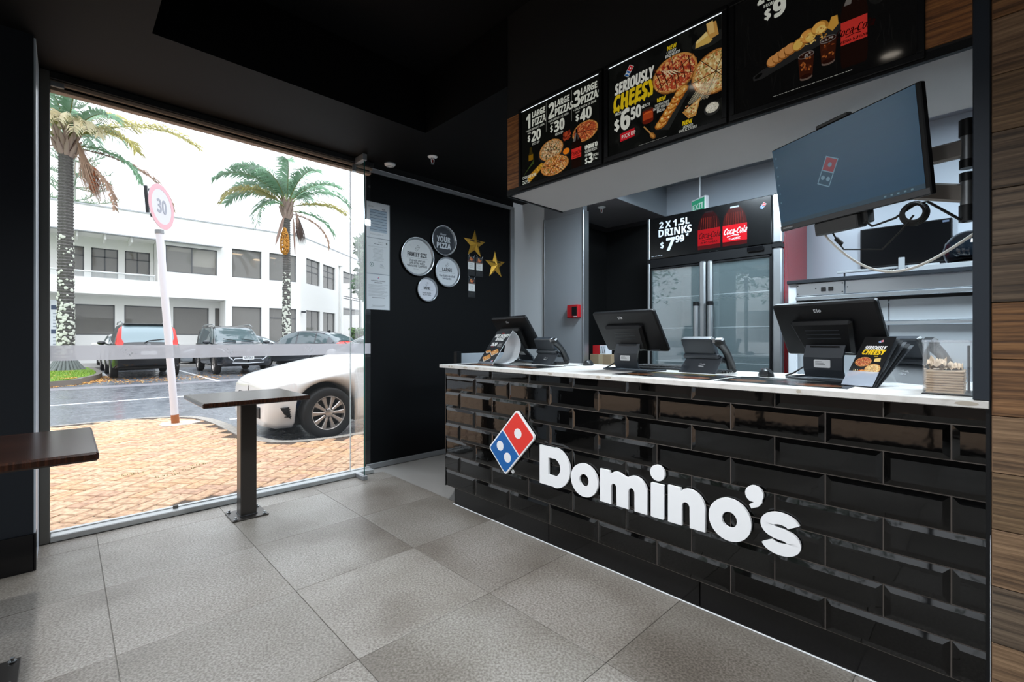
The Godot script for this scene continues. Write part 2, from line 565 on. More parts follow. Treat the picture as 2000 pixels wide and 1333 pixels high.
func make_materials() -> void:
	mat("black_paint", hexc("08090b"), 0.6, 0.0, 0.25)
	mat("blue_black_paint", hexc("12171d"), 0.5, 0.0, 0.4)
	mat("matt_black", hexc("0b0c0d"), 0.6)
	mat("satin_black", hexc("0e0f11"), 0.42, 0.0, 0.35)
	mat("gloss_black", hexc("0b0b0d"), 0.12)
	mat("grey_paint", hexc("9aa0a6"), 0.5)
	mat("white_paint", hexc("c9ccd0"), 0.5)
	mat("pale_wall", hexc("b9c2cc"), 0.35)
	mat("aluminium", hexc("a9adb0"), 0.35, 0.9)
	mat("dull_aluminium", hexc("8e9092"), 0.5, 0.6)
	mat("dark_aluminium", hexc("55534f"), 0.45, 0.3)
	mat("steel", hexc("b8bcc0"), 0.28, 1.0)
	mat("dark_steel", hexc("3a3b3d"), 0.38, 0.9)
	mat("white_plastic", hexc("e6e8ea"), 0.35)
	mat("black_plastic", hexc("17191b"), 0.38)
	mat("charcoal_plastic", hexc("2b3036"), 0.4)
	mat("rubber", hexc("121212"), 0.75)
	mat("grout", hexc("8d8a86"), 0.85)
	mat("dark_grout", hexc("524b46"), 0.8)
	pane_mat("clear_glass", Color(1, 1, 1), 0.02)
	for i in 3:
		var m := mat("floor_tile_%d" % i, [hexc("d9d8d7"), hexc("d0cfcd"), hexc("dedddc")][i], 0.4, 0.0, 0.45)
		m.albedo_texture = noise_tex(11 + i, 0.09, [[0.0, hexc("7c776f")], [0.36, hexc("a5a09a")], [0.6, hexc("bbb7b1")], [1.0, hexc("dedbd6")]], 1024, 5)
		m.uv1_world_triplanar = true
		m.uv1_triplanar = true
		m.uv1_scale = Vector3(0.9, 0.9, 0.9)
		m.detail_enabled = true
		m.detail_blend_mode = BaseMaterial3D.BLEND_MODE_MUL
		m.detail_albedo = noise_tex(31 + i, 0.012, [[0.0, hexc("b3aca5")], [0.5, hexc("e2dfdb")], [1.0, hexc("ffffff")]], 256, 4)
		m.detail_uv_layer = BaseMaterial3D.DETAIL_UV_2
		m.uv2_triplanar = true
		m.uv2_world_triplanar = true
		m.uv2_scale = Vector3(0.33, 0.33, 0.33)
	var wi := ImageTexture.create_from_image(turned(wood_image(3, hexc("4a3828"), hexc("735a42"), hexc("92765a"))))
	var wj := ImageTexture.create_from_image(turned(wood_image(17, hexc("463e36"), hexc("6c6053"), hexc("8a7e6f"))))
	for i in 6:
		var m := mat("plank_%d" % i, [hexc("e8cfae"), hexc("ffffff"), hexc("d8cdc2"), hexc("f6dcb8"), hexc("c9bcae"), hexc("ffe9cf")][i], 0.7)
		m.albedo_texture = wi if i % 2 else wj
		m.uv1_scale = Vector3(0.8, 3.0, 1)
		m.uv1_offset = Vector3(0.17 * i, 0.31 * i, 0)
		m.heightmap_enabled = true
		m.heightmap_texture = m.albedo_texture
		m.heightmap_scale = 0.25
	var td := ImageTexture.create_from_image(wood_image(23, hexc("1c0f0a"), hexc("2a170f"), hexc("3a2115")))
	var tm := mat("dark_wood", Color.WHITE, 0.2, 0.0, 0.5)
	tm.albedo_texture = td
	tm.uv1_scale = Vector3(3, 1, 1)

# ------------------------------------------------------------------ floor, walls, ceiling
func build_shell() -> void:
	var fl := struct("floor", MB.new().span(Vector3(-2.75, -0.2, -0.36), Vector3(4.65, -0.004, 6.6)), mats.grout)
	var shapes := {}
	for j in range(-1, 9):
		for i in range(-5, 3):
			var x0 := i * 0.6; var z0 := j * 0.6
			var x1 := x0 + 0.6; var z1 := z0 + 0.6
			if j == -1: z0 = -0.2
			if i == -5: x0 = -2.6
			if j == 8: z1 = 5.4
			x1 = minf(x1, 1.78)
			var key := "%.2f %.2f" % [x1 - x0, z1 - z0]
			if not shapes.has(key):
				shapes[key] = MB.new().box(Vector3(0, -0.004, 0), Vector3(x1 - x0 - 0.0022, 0.008, z1 - z0 - 0.0022), 0.0012).done()
			var t := obj("tile", shapes[key], mats["floor_tile_%d" % (absi(i * 7 + j * 5) % 3)], fl)
			t.position = Vector3((x0 + x1) * 0.5, 0, (z0 + z1) * 0.5)
			t.set_meta("kind", "structure")
	# wall to the street: the head over the window, the pier at its left
	struct("wall_street", MB.new().span(Vector3(-2.75, 2.55, -0.36), Vector3(1.72, 3.1, -0.2)), mats.black_paint)
	var pier := MB.new().span(Vector3(-0.95, 0, -0.34), Vector3(-0.235, 2.6, 0.15))
	struct("wall_pier", pier, mats.blue_black_paint)
	struct("baseboard_pier", MB.new().span(Vector3(-0.95, 0, 0.15), Vector3(-0.235, 0.178, 0.162), 0.002).span(Vector3(-0.235, 0, 0.09), Vector3(-0.226, 0.178, 0.162), 0.002), mats.gloss_black)
	struct("trim_pier", MB.new().span(Vector3(-0.235, 0.0, -0.2), Vector3(-0.228, 2.54, 0.143)), mats.pale_wall)
	# dark panelled wall to the right of the window, in a grey metal channel
	struct("wall_display", MB.new().span(Vector3(1.7, 0, -0.37), Vector3(3.5, 3.1, -0.34)), mats.black_paint)
	var ch := MB.new().span(Vector3(1.7, 2.515, -0.34), Vector3(3.43, 2.55, -0.318), 0.003)
	ch.span(Vector3(3.375, 0.0, -0.34), Vector3(3.43, 2.515, -0.318), 0.003)
	struct("trim_display", ch, mats.dull_aluminium)
	struct("baseboard_display", MB.new().span(Vector3(1.7, 0, -0.34), Vector3(3.375, 0.045, -0.322), 0.003), mats.dull_aluminium)
	# kitchen partition facing the counter, white then steel, with a dark recess behind it
	struct("wall_kitchen_partition", MB.new().span(Vector3(3.43, 0, -0.37), Vector3(3.5, 3.1, 0.118)), mat("partition_white", hexc("d6dbdf"), 0.45))
	var sp := mat("brushed_panel", hexc("a0a6ac"), 0.34, 0.35)
	struct("wall_kitchen_panel", MB.new().span(Vector3(3.425, 0, 0.13), Vector3(3.5, 2.32, 0.622), 0.002).span(Vector3(3.43, 2.32, 0.118), Vector3(3.5, 3.1, 0.61)), sp)
	struct("trim_kitchen_panel", MB.new().span(Vector3(3.418, 0, 0.116), Vector3(3.44, 2.33, 0.134), 0.003).span(Vector3(3.418, 0, 0.614), Vector3(3.502, 2.33, 0.63), 0.003), mats.aluminium)
	struct("wall_recess", MB.new().span(Vector3(3.5, 0, 0.04), Vector3(4.6, 3.1, 0.16)).span(Vector3(4.48, 0, 0.16), Vector3(4.6, 3.1, 0.92)), mats.matt_black)
	struct("trim_recess", MB.new().span(Vector3(3.5, 2.36, 0.16), Vector3(4.48, 2.4, 0.2)).span(Vector3(4.44, 2.36, 0.2), Vector3(4.48, 2.4, 0.92)), mat("dim_trim", hexc("3c3c40"), 0.5))
	struct("wall_kitchen_back", MB.new().span(Vector3(4.48, 0, 0.92), Vector3(4.6, 3.1, 6.6)), mats.pale_wall)
	struct("wall_end", MB.new().span(Vector3(-2.75, 0, 6.5), Vector3(4.6, 3.1, 6.65)), mats.black_paint)
	# wall clad in reclaimed boards, to the right of the counter
	var wr := struct("wall_boarded", MB.new().span(Vector3(1.716, 0, 3.307), Vector3(1.86, 3.1, 6.5)), mats.matt_black)
	var y := 0.892 - 0.1545 * 6.0
	var k := 0
	while y < 2.6:
		var z := 3.309
		var first := true
		while z < 5.6:
			var ln := (0.35 + 0.25 * ((k * 7) % 5)) if first else 1.2
			first = false
			var y0 := maxf(y, 0.0)
			var d := 0.0015 * ((k * 3) % 4)
			var b := MB.new().at(Transform3D(FACE, Vector3(1.716, 0, 0))).span(Vector3(z, y0 + 0.0008, 0), Vector3(minf(z + ln, 5.7) - 0.001, y + 0.1537, 0.016 + d), 0.0012)
			obj("plank", b, mats["plank_%d" % [0, 3, 2, 1, 4, 5, 2, 0, 3, 1, 4][k % 11]], wr)
			z += ln
			k += 1
		y += 0.1545
	struct("trim_post", MB.new().span(Vector3(1.694, 0.932, 3.272), Vector3(1.735, 2.6, 3.307), 0.002), mat("navy_metal", hexc("262d36"), 0.42, 0.3))
	# ceilings: black soffit round a deep recess, pale kitchen ceiling
	var cs := MB.new()
	cs.span(Vector3(-2.75, 2.55, -0.2), Vector3(3.43, 3.1, 0.556)).span(Vector3(-2.75, 2.55, 0.556), Vector3(0.17, 3.1, 6.5)).span(Vector3(0.17, 2.55, 5.2), Vector3(1.86, 3.1, 6.5))
	cs.span(Vector3(1.7, 2.55, 0.556), Vector3(3.43, 3.1, 1.385))
	cs.span(Vector3(0.17, 2.95, 0.556), Vector3(1.7, 3.1, 5.2))
	struct("ceiling", cs, mats.black_paint)
	var kc := MB.new().span(Vector3(1.86, 2.71, 0.92), Vector3(4.48, 3.1, 6.5)).span(Vector3(3.43, 2.4, 0.91), Vector3(4.48, 2.71, 0.92))
	struct("ceiling_kitchen", kc, mats.grey_paint)
	struct("ceiling_recess", MB.new().span(Vector3(3.5, 2.4, 0.16), Vector3(4.48, 2.5, 0.91)), mat("recess_grey", hexc("77757a"), 0.6))

# ------------------------------------------------------------------ the shop window with its frosted band, and the glass fin
func build_shop_window() -> void:
	var w := group_struct("window_1")
	var fr := MB.new()
	fr.span(Vector3(-0.229, 0, -0.3), Vector3(-0.187, 2.55, -0.205), 0.003)
	obj("window_frame", fr, mats.dark_aluminium, w)
	var hd := MB.new()
	hd.span(Vector3(-0.187, 2.512, -0.3), Vector3(1.7, 2.55, -0.205), 0.002)
	obj("head_frame", hd, mats.matt_black, w)
	var bd := MB.new().span(Vector3(-0.187, 2.492, -0.245), Vector3(1.7, 2.512, -0.225), 0.002).span(Vector3(-0.187, 2.466, -0.3), Vector3(1.7, 2.484, -0.25), 0.002)
	obj("head_bead", bd, mat("beige_metal", hexc("8f7d6c"), 0.6), w)
	obj("head_gap", MB.new().span(Vector3(-0.187, 2.468, -0.3), Vector3(1.7, 2.512, -0.28)), mats.matt_black, w)
	obj("bead_clip", MB.new().span(Vector3(-0.186, 2.478, -0.24), Vector3(-0.13, 2.506, -0.222), 0.003), mats.dull_aluminium, w)
	var sl := MB.new().span(Vector3(-0.187, 0, -0.3), Vector3(1.7, 0.034, -0.205), 0.004)
	sl.span(Vector3(-0.187, 0.034, -0.3), Vector3(1.7, 0.04, -0.27))
	obj("window_sill", sl, mat("sill_metal", hexc("aeb0b0"), 0.45, 0.5), w)
	obj("glazing_block", MB.new().span(Vector3(0.362, 0.034, -0.262), Vector3(0.388, 0.052, -0.25)), mats.dark_aluminium, w)
	var g := MB.new()
	g.quad(Vector3(-0.187, 0.04, -0.262), Vector3(1.5225, 0.04, -0.262), Vector3(1.5225, 2.47, -0.262), Vector3(-0.187, 2.47, -0.262))
	obj("pane", g, mats.clear_glass, w)
	g = MB.new()
	g.quad(Vector3(1.5265, 0.04, -0.262), Vector3(1.7, 0.04, -0.262), Vector3(1.7, 2.47, -0.262), Vector3(1.5265, 2.47, -0.262))
	obj("pane", g, mats.clear_glass, w)
	obj("glass_joint", MB.new().span(Vector3(1.5225, 0.04, -0.266), Vector3(1.5265, 2.47, -0.258)), mat("silicone", hexc("c9d2d2"), 0.5), w)
	# frosted band with outlined dominoes
	var fm := mat("frost_film", Color(0.66, 0.665, 0.71, 0.88), 0.6)
	fm.backlight_enabled = true
	fm.backlight = Color(0.8, 0.81, 0.83)
	fm.transparency = BaseMaterial3D.TRANSPARENCY_ALPHA
	var b := MB.new()
	b.quad(Vector3(-0.187, 0.981, -0.2605), Vector3(1.5225, 0.981, -0.2605), Vector3(1.5225, 1.066, -0.2605), Vector3(-0.187, 1.066, -0.2605))
	obj("frosted_band", b, fm, w)
	b = MB.new()
	b.quad(Vector3(1.5265, 0.981, -0.2605), Vector3(1.7, 0.981, -0.2605), Vector3(1.7, 1.066, -0.2605), Vector3(1.5265, 1.066, -0.2605))
	obj("frosted_band", b, fm, w)
	for x in [0.145, 0.674, 1.206]:
		var e := MB.new().at(Transform3D(Basis(Vector3.BACK, PI / 4), Vector3(x, 1.024, -0.26)))
		for r in [[-0.0165, -0.0335, 0.0165, -0.0325], [-0.0165, 0.0325, 0.0165, 0.0335], [-0.0165, -0.0335, -0.0155, 0.0335], [0.0155, -0.0335, 0.0165, 0.0335], [-0.0165, -0.0005, 0.0165, 0.0005]]:
			e.quad(Vector3(r[0], r[1], 0), Vector3(r[2], r[1], 0), Vector3(r[2], r[3], 0), Vector3(r[0], r[3], 0))
		for d in [Vector2(0, 0.0165), Vector2(-0.007, -0.0165), Vector2(0.007, -0.0165)]:
			e.cyl(Vector3(d.x, d.y, 0.0002), 0.0042, 0.0004, 14, Vector3.BACK)
		obj("domino_outline", e, mat("etched_white", hexc("fafafc"), 0.6), w)
	# glass fin standing square to the window at its right end
	var f := group_struct("trim_glass_fin")
	obj("fin_glass", MB.new().span(Vector3(1.553, 0.035, -0.245), Vector3(1.563, 2.5, -0.086), 0.001), _fin_glass(), f)
	obj("fin_edge", MB.new().span(Vector3(1.5535, 0.036, -0.086), Vector3(1.5625, 2.499, -0.0845)), mat("green_glass_edge", hexc("1f5a52"), 0.15), f)
	obj("fin_shoe", MB.new().span(Vector3(1.54, 0, -0.21), Vector3(1.578, 0.034, -0.07), 0.003), mats.dull_aluminium, f)
	obj("fin_bracket", MB.new().span(Vector3(1.54, 2.5, -0.22), Vector3(1.576, 2.55, -0.075), 0.003), mats.dull_aluminium, f)
	obj("fin_clamp", MB.new().cyl(Vector3(1.54, 2.47, -0.225), 0.016, 0.05, 14), mats.aluminium, f)

func _fin_glass() -> StandardMaterial3D:
	return pane_mat("fin_glass", Color(0.86, 0.95, 0.94), 0.03)

# glazing on the other street side of the corner shop, outside the frame; the daylight of the room comes through it too
func build_side_glazing() -> void:
	struct("wall_side", MB.new().span(Vector3(-2.75, 2.4, -0.2), Vector3(-2.6, 2.6, 6.5)).span(Vector3(-2.75, 0, 6.0), Vector3(-2.6, 2.4, 6.5)).span(Vector3(-2.75, -0.1, -0.36), Vector3(-2.6, 0.06, 6.0)), mats.black_paint)
	var w := group_struct("window_2")
	var fr := MB.new()
	for z in [-0.3, 1.3, 2.85, 4.4, 5.95]:
		fr.span(Vector3(-2.72, 0.06, z), Vector3(-2.64, 2.4, z + 0.05), 0.003)
	obj("window_frame", fr, mats.dark_aluminium, w)
	for z in [-0.25, 1.35, 2.9, 4.45]:
		var p := MB.new()
		p.quad(Vector3(-2.68, 0.06, z + 1.5), Vector3(-2.68, 0.06, z), Vector3(-2.68, 2.4, z), Vector3(-2.68, 2.4, z + 1.5))
		obj("pane", p, mats.clear_glass, w)
	var w3 := group_struct("window_3")
	obj("window_frame", MB.new().span(Vector3(-2.64, 0, -0.3), Vector3(-0.95, 0.06, -0.22), 0.003).span(Vector3(-2.64, 2.46, -0.3), Vector3(-0.95, 2.55, -0.22), 0.003).span(Vector3(-1.0, 0.06, -0.3), Vector3(-0.95, 2.46, -0.22), 0.003), mats.dark_aluminium, w3)
	var q := MB.new()
	q.quad(Vector3(-2.64, 0.06, -0.262), Vector3(-1.0, 0.06, -0.262), Vector3(-1.0, 2.46, -0.262), Vector3(-2.64, 2.46, -0.262))
	obj("pane", q, mats.clear_glass, w3)

# ------------------------------------------------------------------ lamps
func downlight(pos: Vector3, e: float, label: String, category: String, c: Color) -> void:
	var t := thing("ceiling_lamp", label, category, pos)
	obj("lamp_housing", MB.new().lathe([Vector2(0.055, 0.12), Vector2(0.058, 0.0), Vector2(0.05, 0.0), Vector2(0.046, 0.02)], 24, true), mats.satin_black, t)
	var lm := mat("lamp_glow", Color.WHITE, 0.5)
	lm.emission_enabled = true; lm.emission = Color(1.0, 0.95, 0.88); lm.emission_energy_multiplier = 6.0
	obj("lamp_disc", MB.new().cyl(Vector3(0, 0.02, 0), 0.046, 0.004, 24), lm, t)
	var l := SpotLight3D.new()
	l.name = "lamp_light"
	t.add_child(l)
	l.position = Vector3(0, -0.01, 0)
	l.rotation.x = -PI / 2
	l.spot_angle = 62; l.spot_angle_attenuation = 0.8
	l.spot_range = 12; l.light_energy = e; l.light_color = c; l.light_size = 0.05; l.shadow_enabled = true
	l.spot_attenuation = 2.0

func build_ceiling_lights() -> void:
	downlight(Vector3(0.36, 2.6, 2.94), 0.7 * SUPPLY_E, "black spot lamp hung in the ceiling recess before the menu boards", "lamp", Color(0.97, 0.985, 1.0))
	downlight(Vector3(0.4, 2.83, 1.9), 1.0 * SUPPLY_E, "black spot lamp deep in the ceiling recess, nearer the window", "lamp", Color(0.97, 0.985, 1.0))
	var lm := mat("panel_glow", Color.WHITE, 0.5)
	lm.emission_enabled = true; lm.emission = Color(0.9, 0.96, 1.0); lm.emission_energy_multiplier = 2.5
	var spots := [Vector3(2.75, 2.7, 1.85), Vector3(2.75, 2.7, 3.7), Vector3(2.9, 2.7, 5.4)]
	var names := ["square ceiling light panel nearest the drinks fridge", "square ceiling light panel over the middle of the kitchen", "square ceiling light panel at the far end of the kitchen"]
	for i in 3:
		var t := thing("ceiling_light_panel", names[i], "light", spots[i])
		obj("light_frame", MB.new().span(Vector3(-0.31, -0.012, -0.31), Vector3(0.31, 0.01, 0.31), 0.003), mats.white_plastic, t)
		obj("light_diffuser", MB.new().span(Vector3(-0.29, -0.016, -0.29), Vector3(0.29, -0.0125, 0.29)), lm, t)
		var l := AreaLight3D.new()
		l.name = "panel_light"
		t.add_child(l)
		l.position = Vector3(0, -0.025, 0)
		l.rotation.x = -PI / 2
		l.area_size = Vector2(0.58, 0.58)
		l.light_energy = 1.6 * SUPPLY_E
		l.light_color = Color(0.88, 0.95, 1.0)
		l.area_range = 12
		l.shadow_enabled = true

# ------------------------------------------------------------------ the tiled counter with the shop's raised sign
const FACE := Basis(Vector3(0, 0, 1), Vector3(0, 1, 0), Vector3(-1, 0, 0))   # x along the counter, y up, z out towards the customers

func ring_pts(n: int, cx: float, cy: float, rx: float, ry: float, a0 := 0.0) -> PackedVector2Array:
	var p := PackedVector2Array()
	for i in n:
		var t := a0 + TAU * i / n
		p.push_back(Vector2(cx + cos(t) * rx, cy + sin(t) * ry))
	return p

func arc(cx: float, cy: float, r: float, a0: float, a1: float, n := 10, ry := -1.0) -> PackedVector2Array:
	var p := PackedVector2Array()
	for i in n + 1:
		var t := deg_to_rad(lerpf(a0, a1, float(i) / n))
		p.push_back(Vector2(cx + cos(t) * r, cy + sin(t) * (ry if ry > 0 else r)))
	return p

func round_rect(w: float, h: float, r: float, n := 6) -> PackedVector2Array:
	var p := PackedVector2Array()
	for q in [[1, 1, 0], [-1, 1, 90], [-1, -1, 180], [1, -1, 270]]:
		p.append_array(arc(q[0] * (w * 0.5 - r), q[1] * (h * 0.5 - r), r, q[2], q[2] + 90, n))
	return p

func build_counter() -> void:
	var t := thing("service_counter", "long service counter with a front of glossy black brick-shaped tiles", "counter", Vector3(1.7, 0, 2.0))
	var back := Transform3D(Basis(), -Vector3(1.7, 0, 2.0))
	obj("carcass", MB.new().at(back).span(Vector3(1.7092, 0.1275, 0.786), Vector3(2.42, 0.909, 3.304)).span(Vector3(1.76, 0.0, 0.86), Vector3(2.4, 0.125, 3.304)), mats.dark_grout, t)
	# recessed plinth of flat black tiles on a white sealant line
	for q in [[0.84, 1.66], [1.663, 2.48], [2.483, 3.304]]:
		obj("plinth_tile", MB.new().at(back).span(Vector3(1.745, 0.003, q[0]), Vector3(1.76, 0.124, q[1]), 0.002), mats.gloss_black, t)
	obj("plinth_return", MB.new().at(back).span(Vector3(1.745, 0.003, 0.826), Vector3(2.4, 0.124, 0.84), 0.002), mats.gloss_black, t)
	obj("sealant_line", MB.new().at(back).span(Vector3(1.739, 0, 0.82), Vector3(1.746, 0.005, 3.304), 0.002), mat("sealant", hexc("d8dadc"), 0.5), t)
	var gl := mat("black_glaze", hexc("050505"), 0.04, 0.0, 0.47)
	gl.heightmap_enabled = true
	gl.heightmap_texture = noise_tex(71, 0.012, [], 256, 2)
	gl.heightmap_scale = 0.006
	gl.uv1_triplanar = true
	gl.uv1_scale = Vector3(7, 7, 7)
	obj("end_panel", MB.new().at(back).span(Vector3(1.704, 0.125, 0.779), Vector3(2.42, 0.909, 0.786), 0.001), mats.gloss_black, t)
	obj("edge_trim", MB.new().at(back).span(Vector3(1.701, 0.0, 3.298), Vector3(1.715, 0.909, 3.306)), mats.satin_black, t)
	# bevelled tiles in half bond, every one a little out of true
	var tops := [0.9085, 0.8575, 0.754, 0.6505, 0.547, 0.4435, 0.34, 0.2365, 0.1285]
	for r in 8:
		var yb: float = tops[r + 1] if r > 0 else 0.8575
		if r == 7: yb = 0.1285
		var yt: float = tops[r]
		var z := 0.784 if r % 2 == 1 else 0.784 - 0.3055 * 0.5
		if r % 2 == 1: z = 0.784
		var zz := []
		zz.append(0.784)
		var q := (1.09 if r % 2 == 1 else 0.937)
		while q < 3.29:
			zz.append(q)
			q += 0.3055
		zz.append(3.3)
		for i in zz.size() - 1:
			var z0: float = zz[i] + 0.0019; var z1: float = zz[i + 1] - 0.0019
			if z1 - z0 < 0.02: continue
			var cut_l: bool = i == 0; var cut_r: bool = i == zz.size() - 2
			var tile := MB.new()
			var w := z1 - z0; var h := yt - yb - 0.0038
			var bv := 0.0165; var d := 0.0055
			var l := 0.0 if cut_l and r % 2 == 0 else bv
			var rr := 0.0 if cut_r else bv
			var tb := 0.0 if r == 0 else bv
			var o := [Vector3(0, 0, 0.004), Vector3(w, 0, 0.004), Vector3(w, h, 0.004), Vector3(0, h, 0.004)]
			var n := [Vector3(l, bv, 0.004 + d), Vector3(w - rr, bv, 0.004 + d), Vector3(w - rr, h - tb, 0.004 + d), Vector3(l, h - tb, 0.004 + d)]
			tile.quad(n[0], n[1], n[2], n[3])
			for k in 4:
				var k2 := (k + 1) % 4
				tile.quad(o[k], o[k2], n[k2], n[k])
				tile.quad(o[k] - Vector3(0, 0, 0.004), o[k2] - Vector3(0, 0, 0.004), o[k2], o[k])
			var m := obj("tile", tile, gl, t)
			m.transform = Transform3D(FACE, Vector3(0.012, yb + 0.0015, z0 - 2.0))
			m.rotate_object_local(Vector3.UP, rng.randf_range(-0.003, 0.003))
			m.rotate_object_local(Vector3.RIGHT, rng.randf_range(-0.004, 0.004))
	# stone top, chipped along its front edge
	var st := mat("stone_top", hexc("e2e0dd"), 0.28, 0.0, 0.5)
	st.albedo_texture = noise_tex(41, 0.02, [[0.0, hexc("d9d6d2")], [0.4, hexc("efeeec")], [1.0, hexc("fbfaf9")]], 512, 5)
	st.uv1_triplanar = true
	st.uv1_scale = Vector3(1.6, 1.6, 1.6)
	var ct := thing("countertop", "pale stone counter top with a chipped white front edge", "countertop", Vector3(1.69, 0.91, 2.0))
	obj("slab", MB.new().span(Vector3(0, 0, -1.268), Vector3(0.78, 0.021, 1.304), 0.0015), st, ct)
	for q in [[-1.155, 0.012], [-1.13, 0.014], [-0.985, 0.03], [-0.875, 0.026], [-0.28, 0.02], [0.02, 0.018], [0.075, 0.022], [0.85, 0.01], [1.26, 0.03]]:
		var p := PackedVector2Array()
		for i in 9:
			var a := TAU * i / 9.0
			p.push_back(Vector2(cos(a) * q[1] * rng.randf_range(0.6, 1.0), sin(a) * 0.008 * rng.randf_range(0.5, 1.0)))
		var c := MB.new().at(Transform3D(FACE, Vector3(0.0, 0.012, q[0]))).prism(p, 0.0, 0.0006)
		obj("edge_chip", c, mat("stone_chip", hexc("b3aa9d"), 0.8), ct)
	build_logo()

func build_logo() -> void:
	var s := thing("logo_sign", "raised white shop-name letters with a tilted red and blue domino emblem on the black tiles", "sign", Vector3(1.698, 0.34, 1.65))
	var base := Transform3D(FACE, Vector3.ZERO)
	var wm := mat("white_acrylic", hexc("f4f5f7"), 0.4)
	# emblem
	var e := Transform3D(FACE * Basis(Vector3.BACK, deg_to_rad(-43.5)), Vector3(0, 0.1765, -0.219))
	var em := MB.new().at(e).prism(round_rect(0.198, 0.343, 0.02), 0.0, 0.012, 0.001)
	obj("emblem_backing", em, wm, s)
	for q in [[0.0835, hexc("e8372f"), "emblem_red_half", 1], [-0.0835, hexc("0b62ad"), "emblem_blue_half", -1]]:
		var p := PackedVector2Array()
		var r := 0.013; var hw := 0.0895; var hh := 0.0785
		for k in [[1, 1, 0], [-1, 1, 90], [-1, -1, 180], [1, -1, 270]]:
			var rr := r if k[1] == q[3] else 0.001
			p.append_array(arc(k[0] * (hw - rr), k[1] * (hh - rr) + q[0], rr, k[2], k[2] + 90, 5))
		obj(q[2], MB.new().at(e).prism(p, 0.012, 0.0135), mat(q[2], q[1], 0.3), s)
	for d in [Vector2(0, 0.083), Vector2(-0.042, -0.083), Vector2(0.042, -0.083)]:
		obj("emblem_dot", MB.new().at(e).prism(ring_pts(28, d.x, d.y, 0.0285, 0.0285), 0.0135, 0.0145), wm, s)
	var rg := MB.new().at(base * Transform3D(Basis(), Vector3(-0.214, 0.013, 0)))
	rg.ring(ring_pts(24, 0, 0, 0.0105, 0.0105), ring_pts(24, 0, 0, 0.0085, 0.0085), 0, 0.003)
	obj("registered_ring", rg, wm, s)
	var rl := obj("registered_letter", letters("R", 0.009, 0.002), wm, s)
	rl.transform = base * Transform3D(Basis(), Vector3(-0.214, 0.013, 0.002))
	# letters: x from the left side of the D, baseline at zero
	var z1 := 0.012
	var lt := func(b: MB) -> void: obj("letter", b, wm, s)
	# D
	var n := 48
	var o := PackedVector2Array(); var q := PackedVector2Array()
	o.append_array([Vector2(0, 0.0), Vector2(0.095, 0.0)]); o.append_array(arc(0.1, 0.1005, 0.104, -85, 85, 22)); o.append_array([Vector2(0.095, 0.201), Vector2(0, 0.201)])
	q.append_array([Vector2(0.062, 0.056), Vector2(0.092, 0.056)]); q.append_array(arc(0.095, 0.1005, 0.0465, -80, 80, 22)); q.append_array([Vector2(0.092, 0.145), Vector2(0.062, 0.145)])
	lt.call(MB.new().at(base).ring(o, q, 0, z1))
	# o, o
	for c in [[0.2905, 0.0805], [0.971, 0.078]]:
		lt.call(MB.new().at(base).ring(ring_pts(48, c[0], 0.0765, c[1], 0.0805), ring_pts(48, c[0], 0.0765, 0.0275, 0.03), 0, z1))
	# m
	var p := PackedVector2Array([Vector2(0.383, 0), Vector2(0.445, 0), Vector2(0.445, 0.078)])
	p.append_array(arc(0.459, 0.08, 0.014, 180, 20, 6, 0.018))
	p.append_array([Vector2(0.4745, 0.0), Vector2(0.536, 0.0), Vector2(0.536, 0.078)])
	p.append_array(arc(0.551, 0.08, 0.0145, 180, 10, 6, 0.018))
	p.append_array([Vector2(0.566, 0.0), Vector2(0.628, 0.0), Vector2(0.628, 0.09)])
	p.append_array(arc(0.568, 0.092, 0.06, 0, 115, 9, 0.064))
	p.append_array([Vector2(0.527, 0.141)])
	p.append_array(arc(0.478, 0.092, 0.055, 60, 122, 6, 0.064))
	p.append_array([Vector2(0.440, 0.137), Vector2(0.438, 0.153), Vector2(0.383, 0.153)])
	lt.call(MB.new().at(base).prism(p, 0, z1, 0.0008))
	# i with its dot
	p = round_rect(0.061, 0.147, 0.005, 3)
	lt.call(MB.new().at(base * Transform3D(Basis(), Vector3(0.675, 0.0735, 0))).prism(p, 0, z1, 0.0008))
	lt.call(MB.new().at(base).prism(ring_pts(36, 0.6755, 0.192, 0.034, 0.034), 0, z1, 0.0008))
	# n
	p = PackedVector2Array([Vector2(0.723, 0), Vector2(0.784, 0), Vector2(0.784, 0.078)])
	p.append_array(arc(0.8, 0.08, 0.016, 180, 10, 6, 0.019))
	p.append_array([Vector2(0.8165, 0.0), Vector2(0.879, 0.0), Vector2(0.879, 0.088)])
	p.append_array(arc(0.816, 0.09, 0.063, 0, 115, 10, 0.066))
	p.append_array([Vector2(0.7805, 0.138), Vector2(0.778, 0.153), Vector2(0.723, 0.153)])
	lt.call(MB.new().at(base).prism(p, 0, z1, 0.0008))
	# apostrophe
	p = arc(1.0585, 0.1945, 0.0315, -30, 245, 16)
	p.append_array([Vector2(1.058, 0.166), Vector2(1.041, 0.153), Vector2(1.049, 0.140), Vector2(1.073, 0.152), Vector2(1.085, 0.168)])
	lt.call(MB.new().at(base).prism(p, 0, z1, 0.0008))
	# s, a broad stroke bent twice
	var mid := PackedVector2Array(); var wd := []
	var cx := 1.1435
	var pts := []
	for i in 25:
		var g := deg_to_rad(lerpf(16.0, 270.0, i / 24.0))
		pts.append(Vector2(cx + cos(g) * 0.0435, 0.1015 + sin(g) * 0.027))
	for i in range(1, 25):
		var g := deg_to_rad(lerpf(90.0, -164.0, i / 24.0))
		pts.append(Vector2(cx + cos(g) * 0.0435, 0.0475 + sin(g) * 0.027))
	var cu := Curve2D.new()
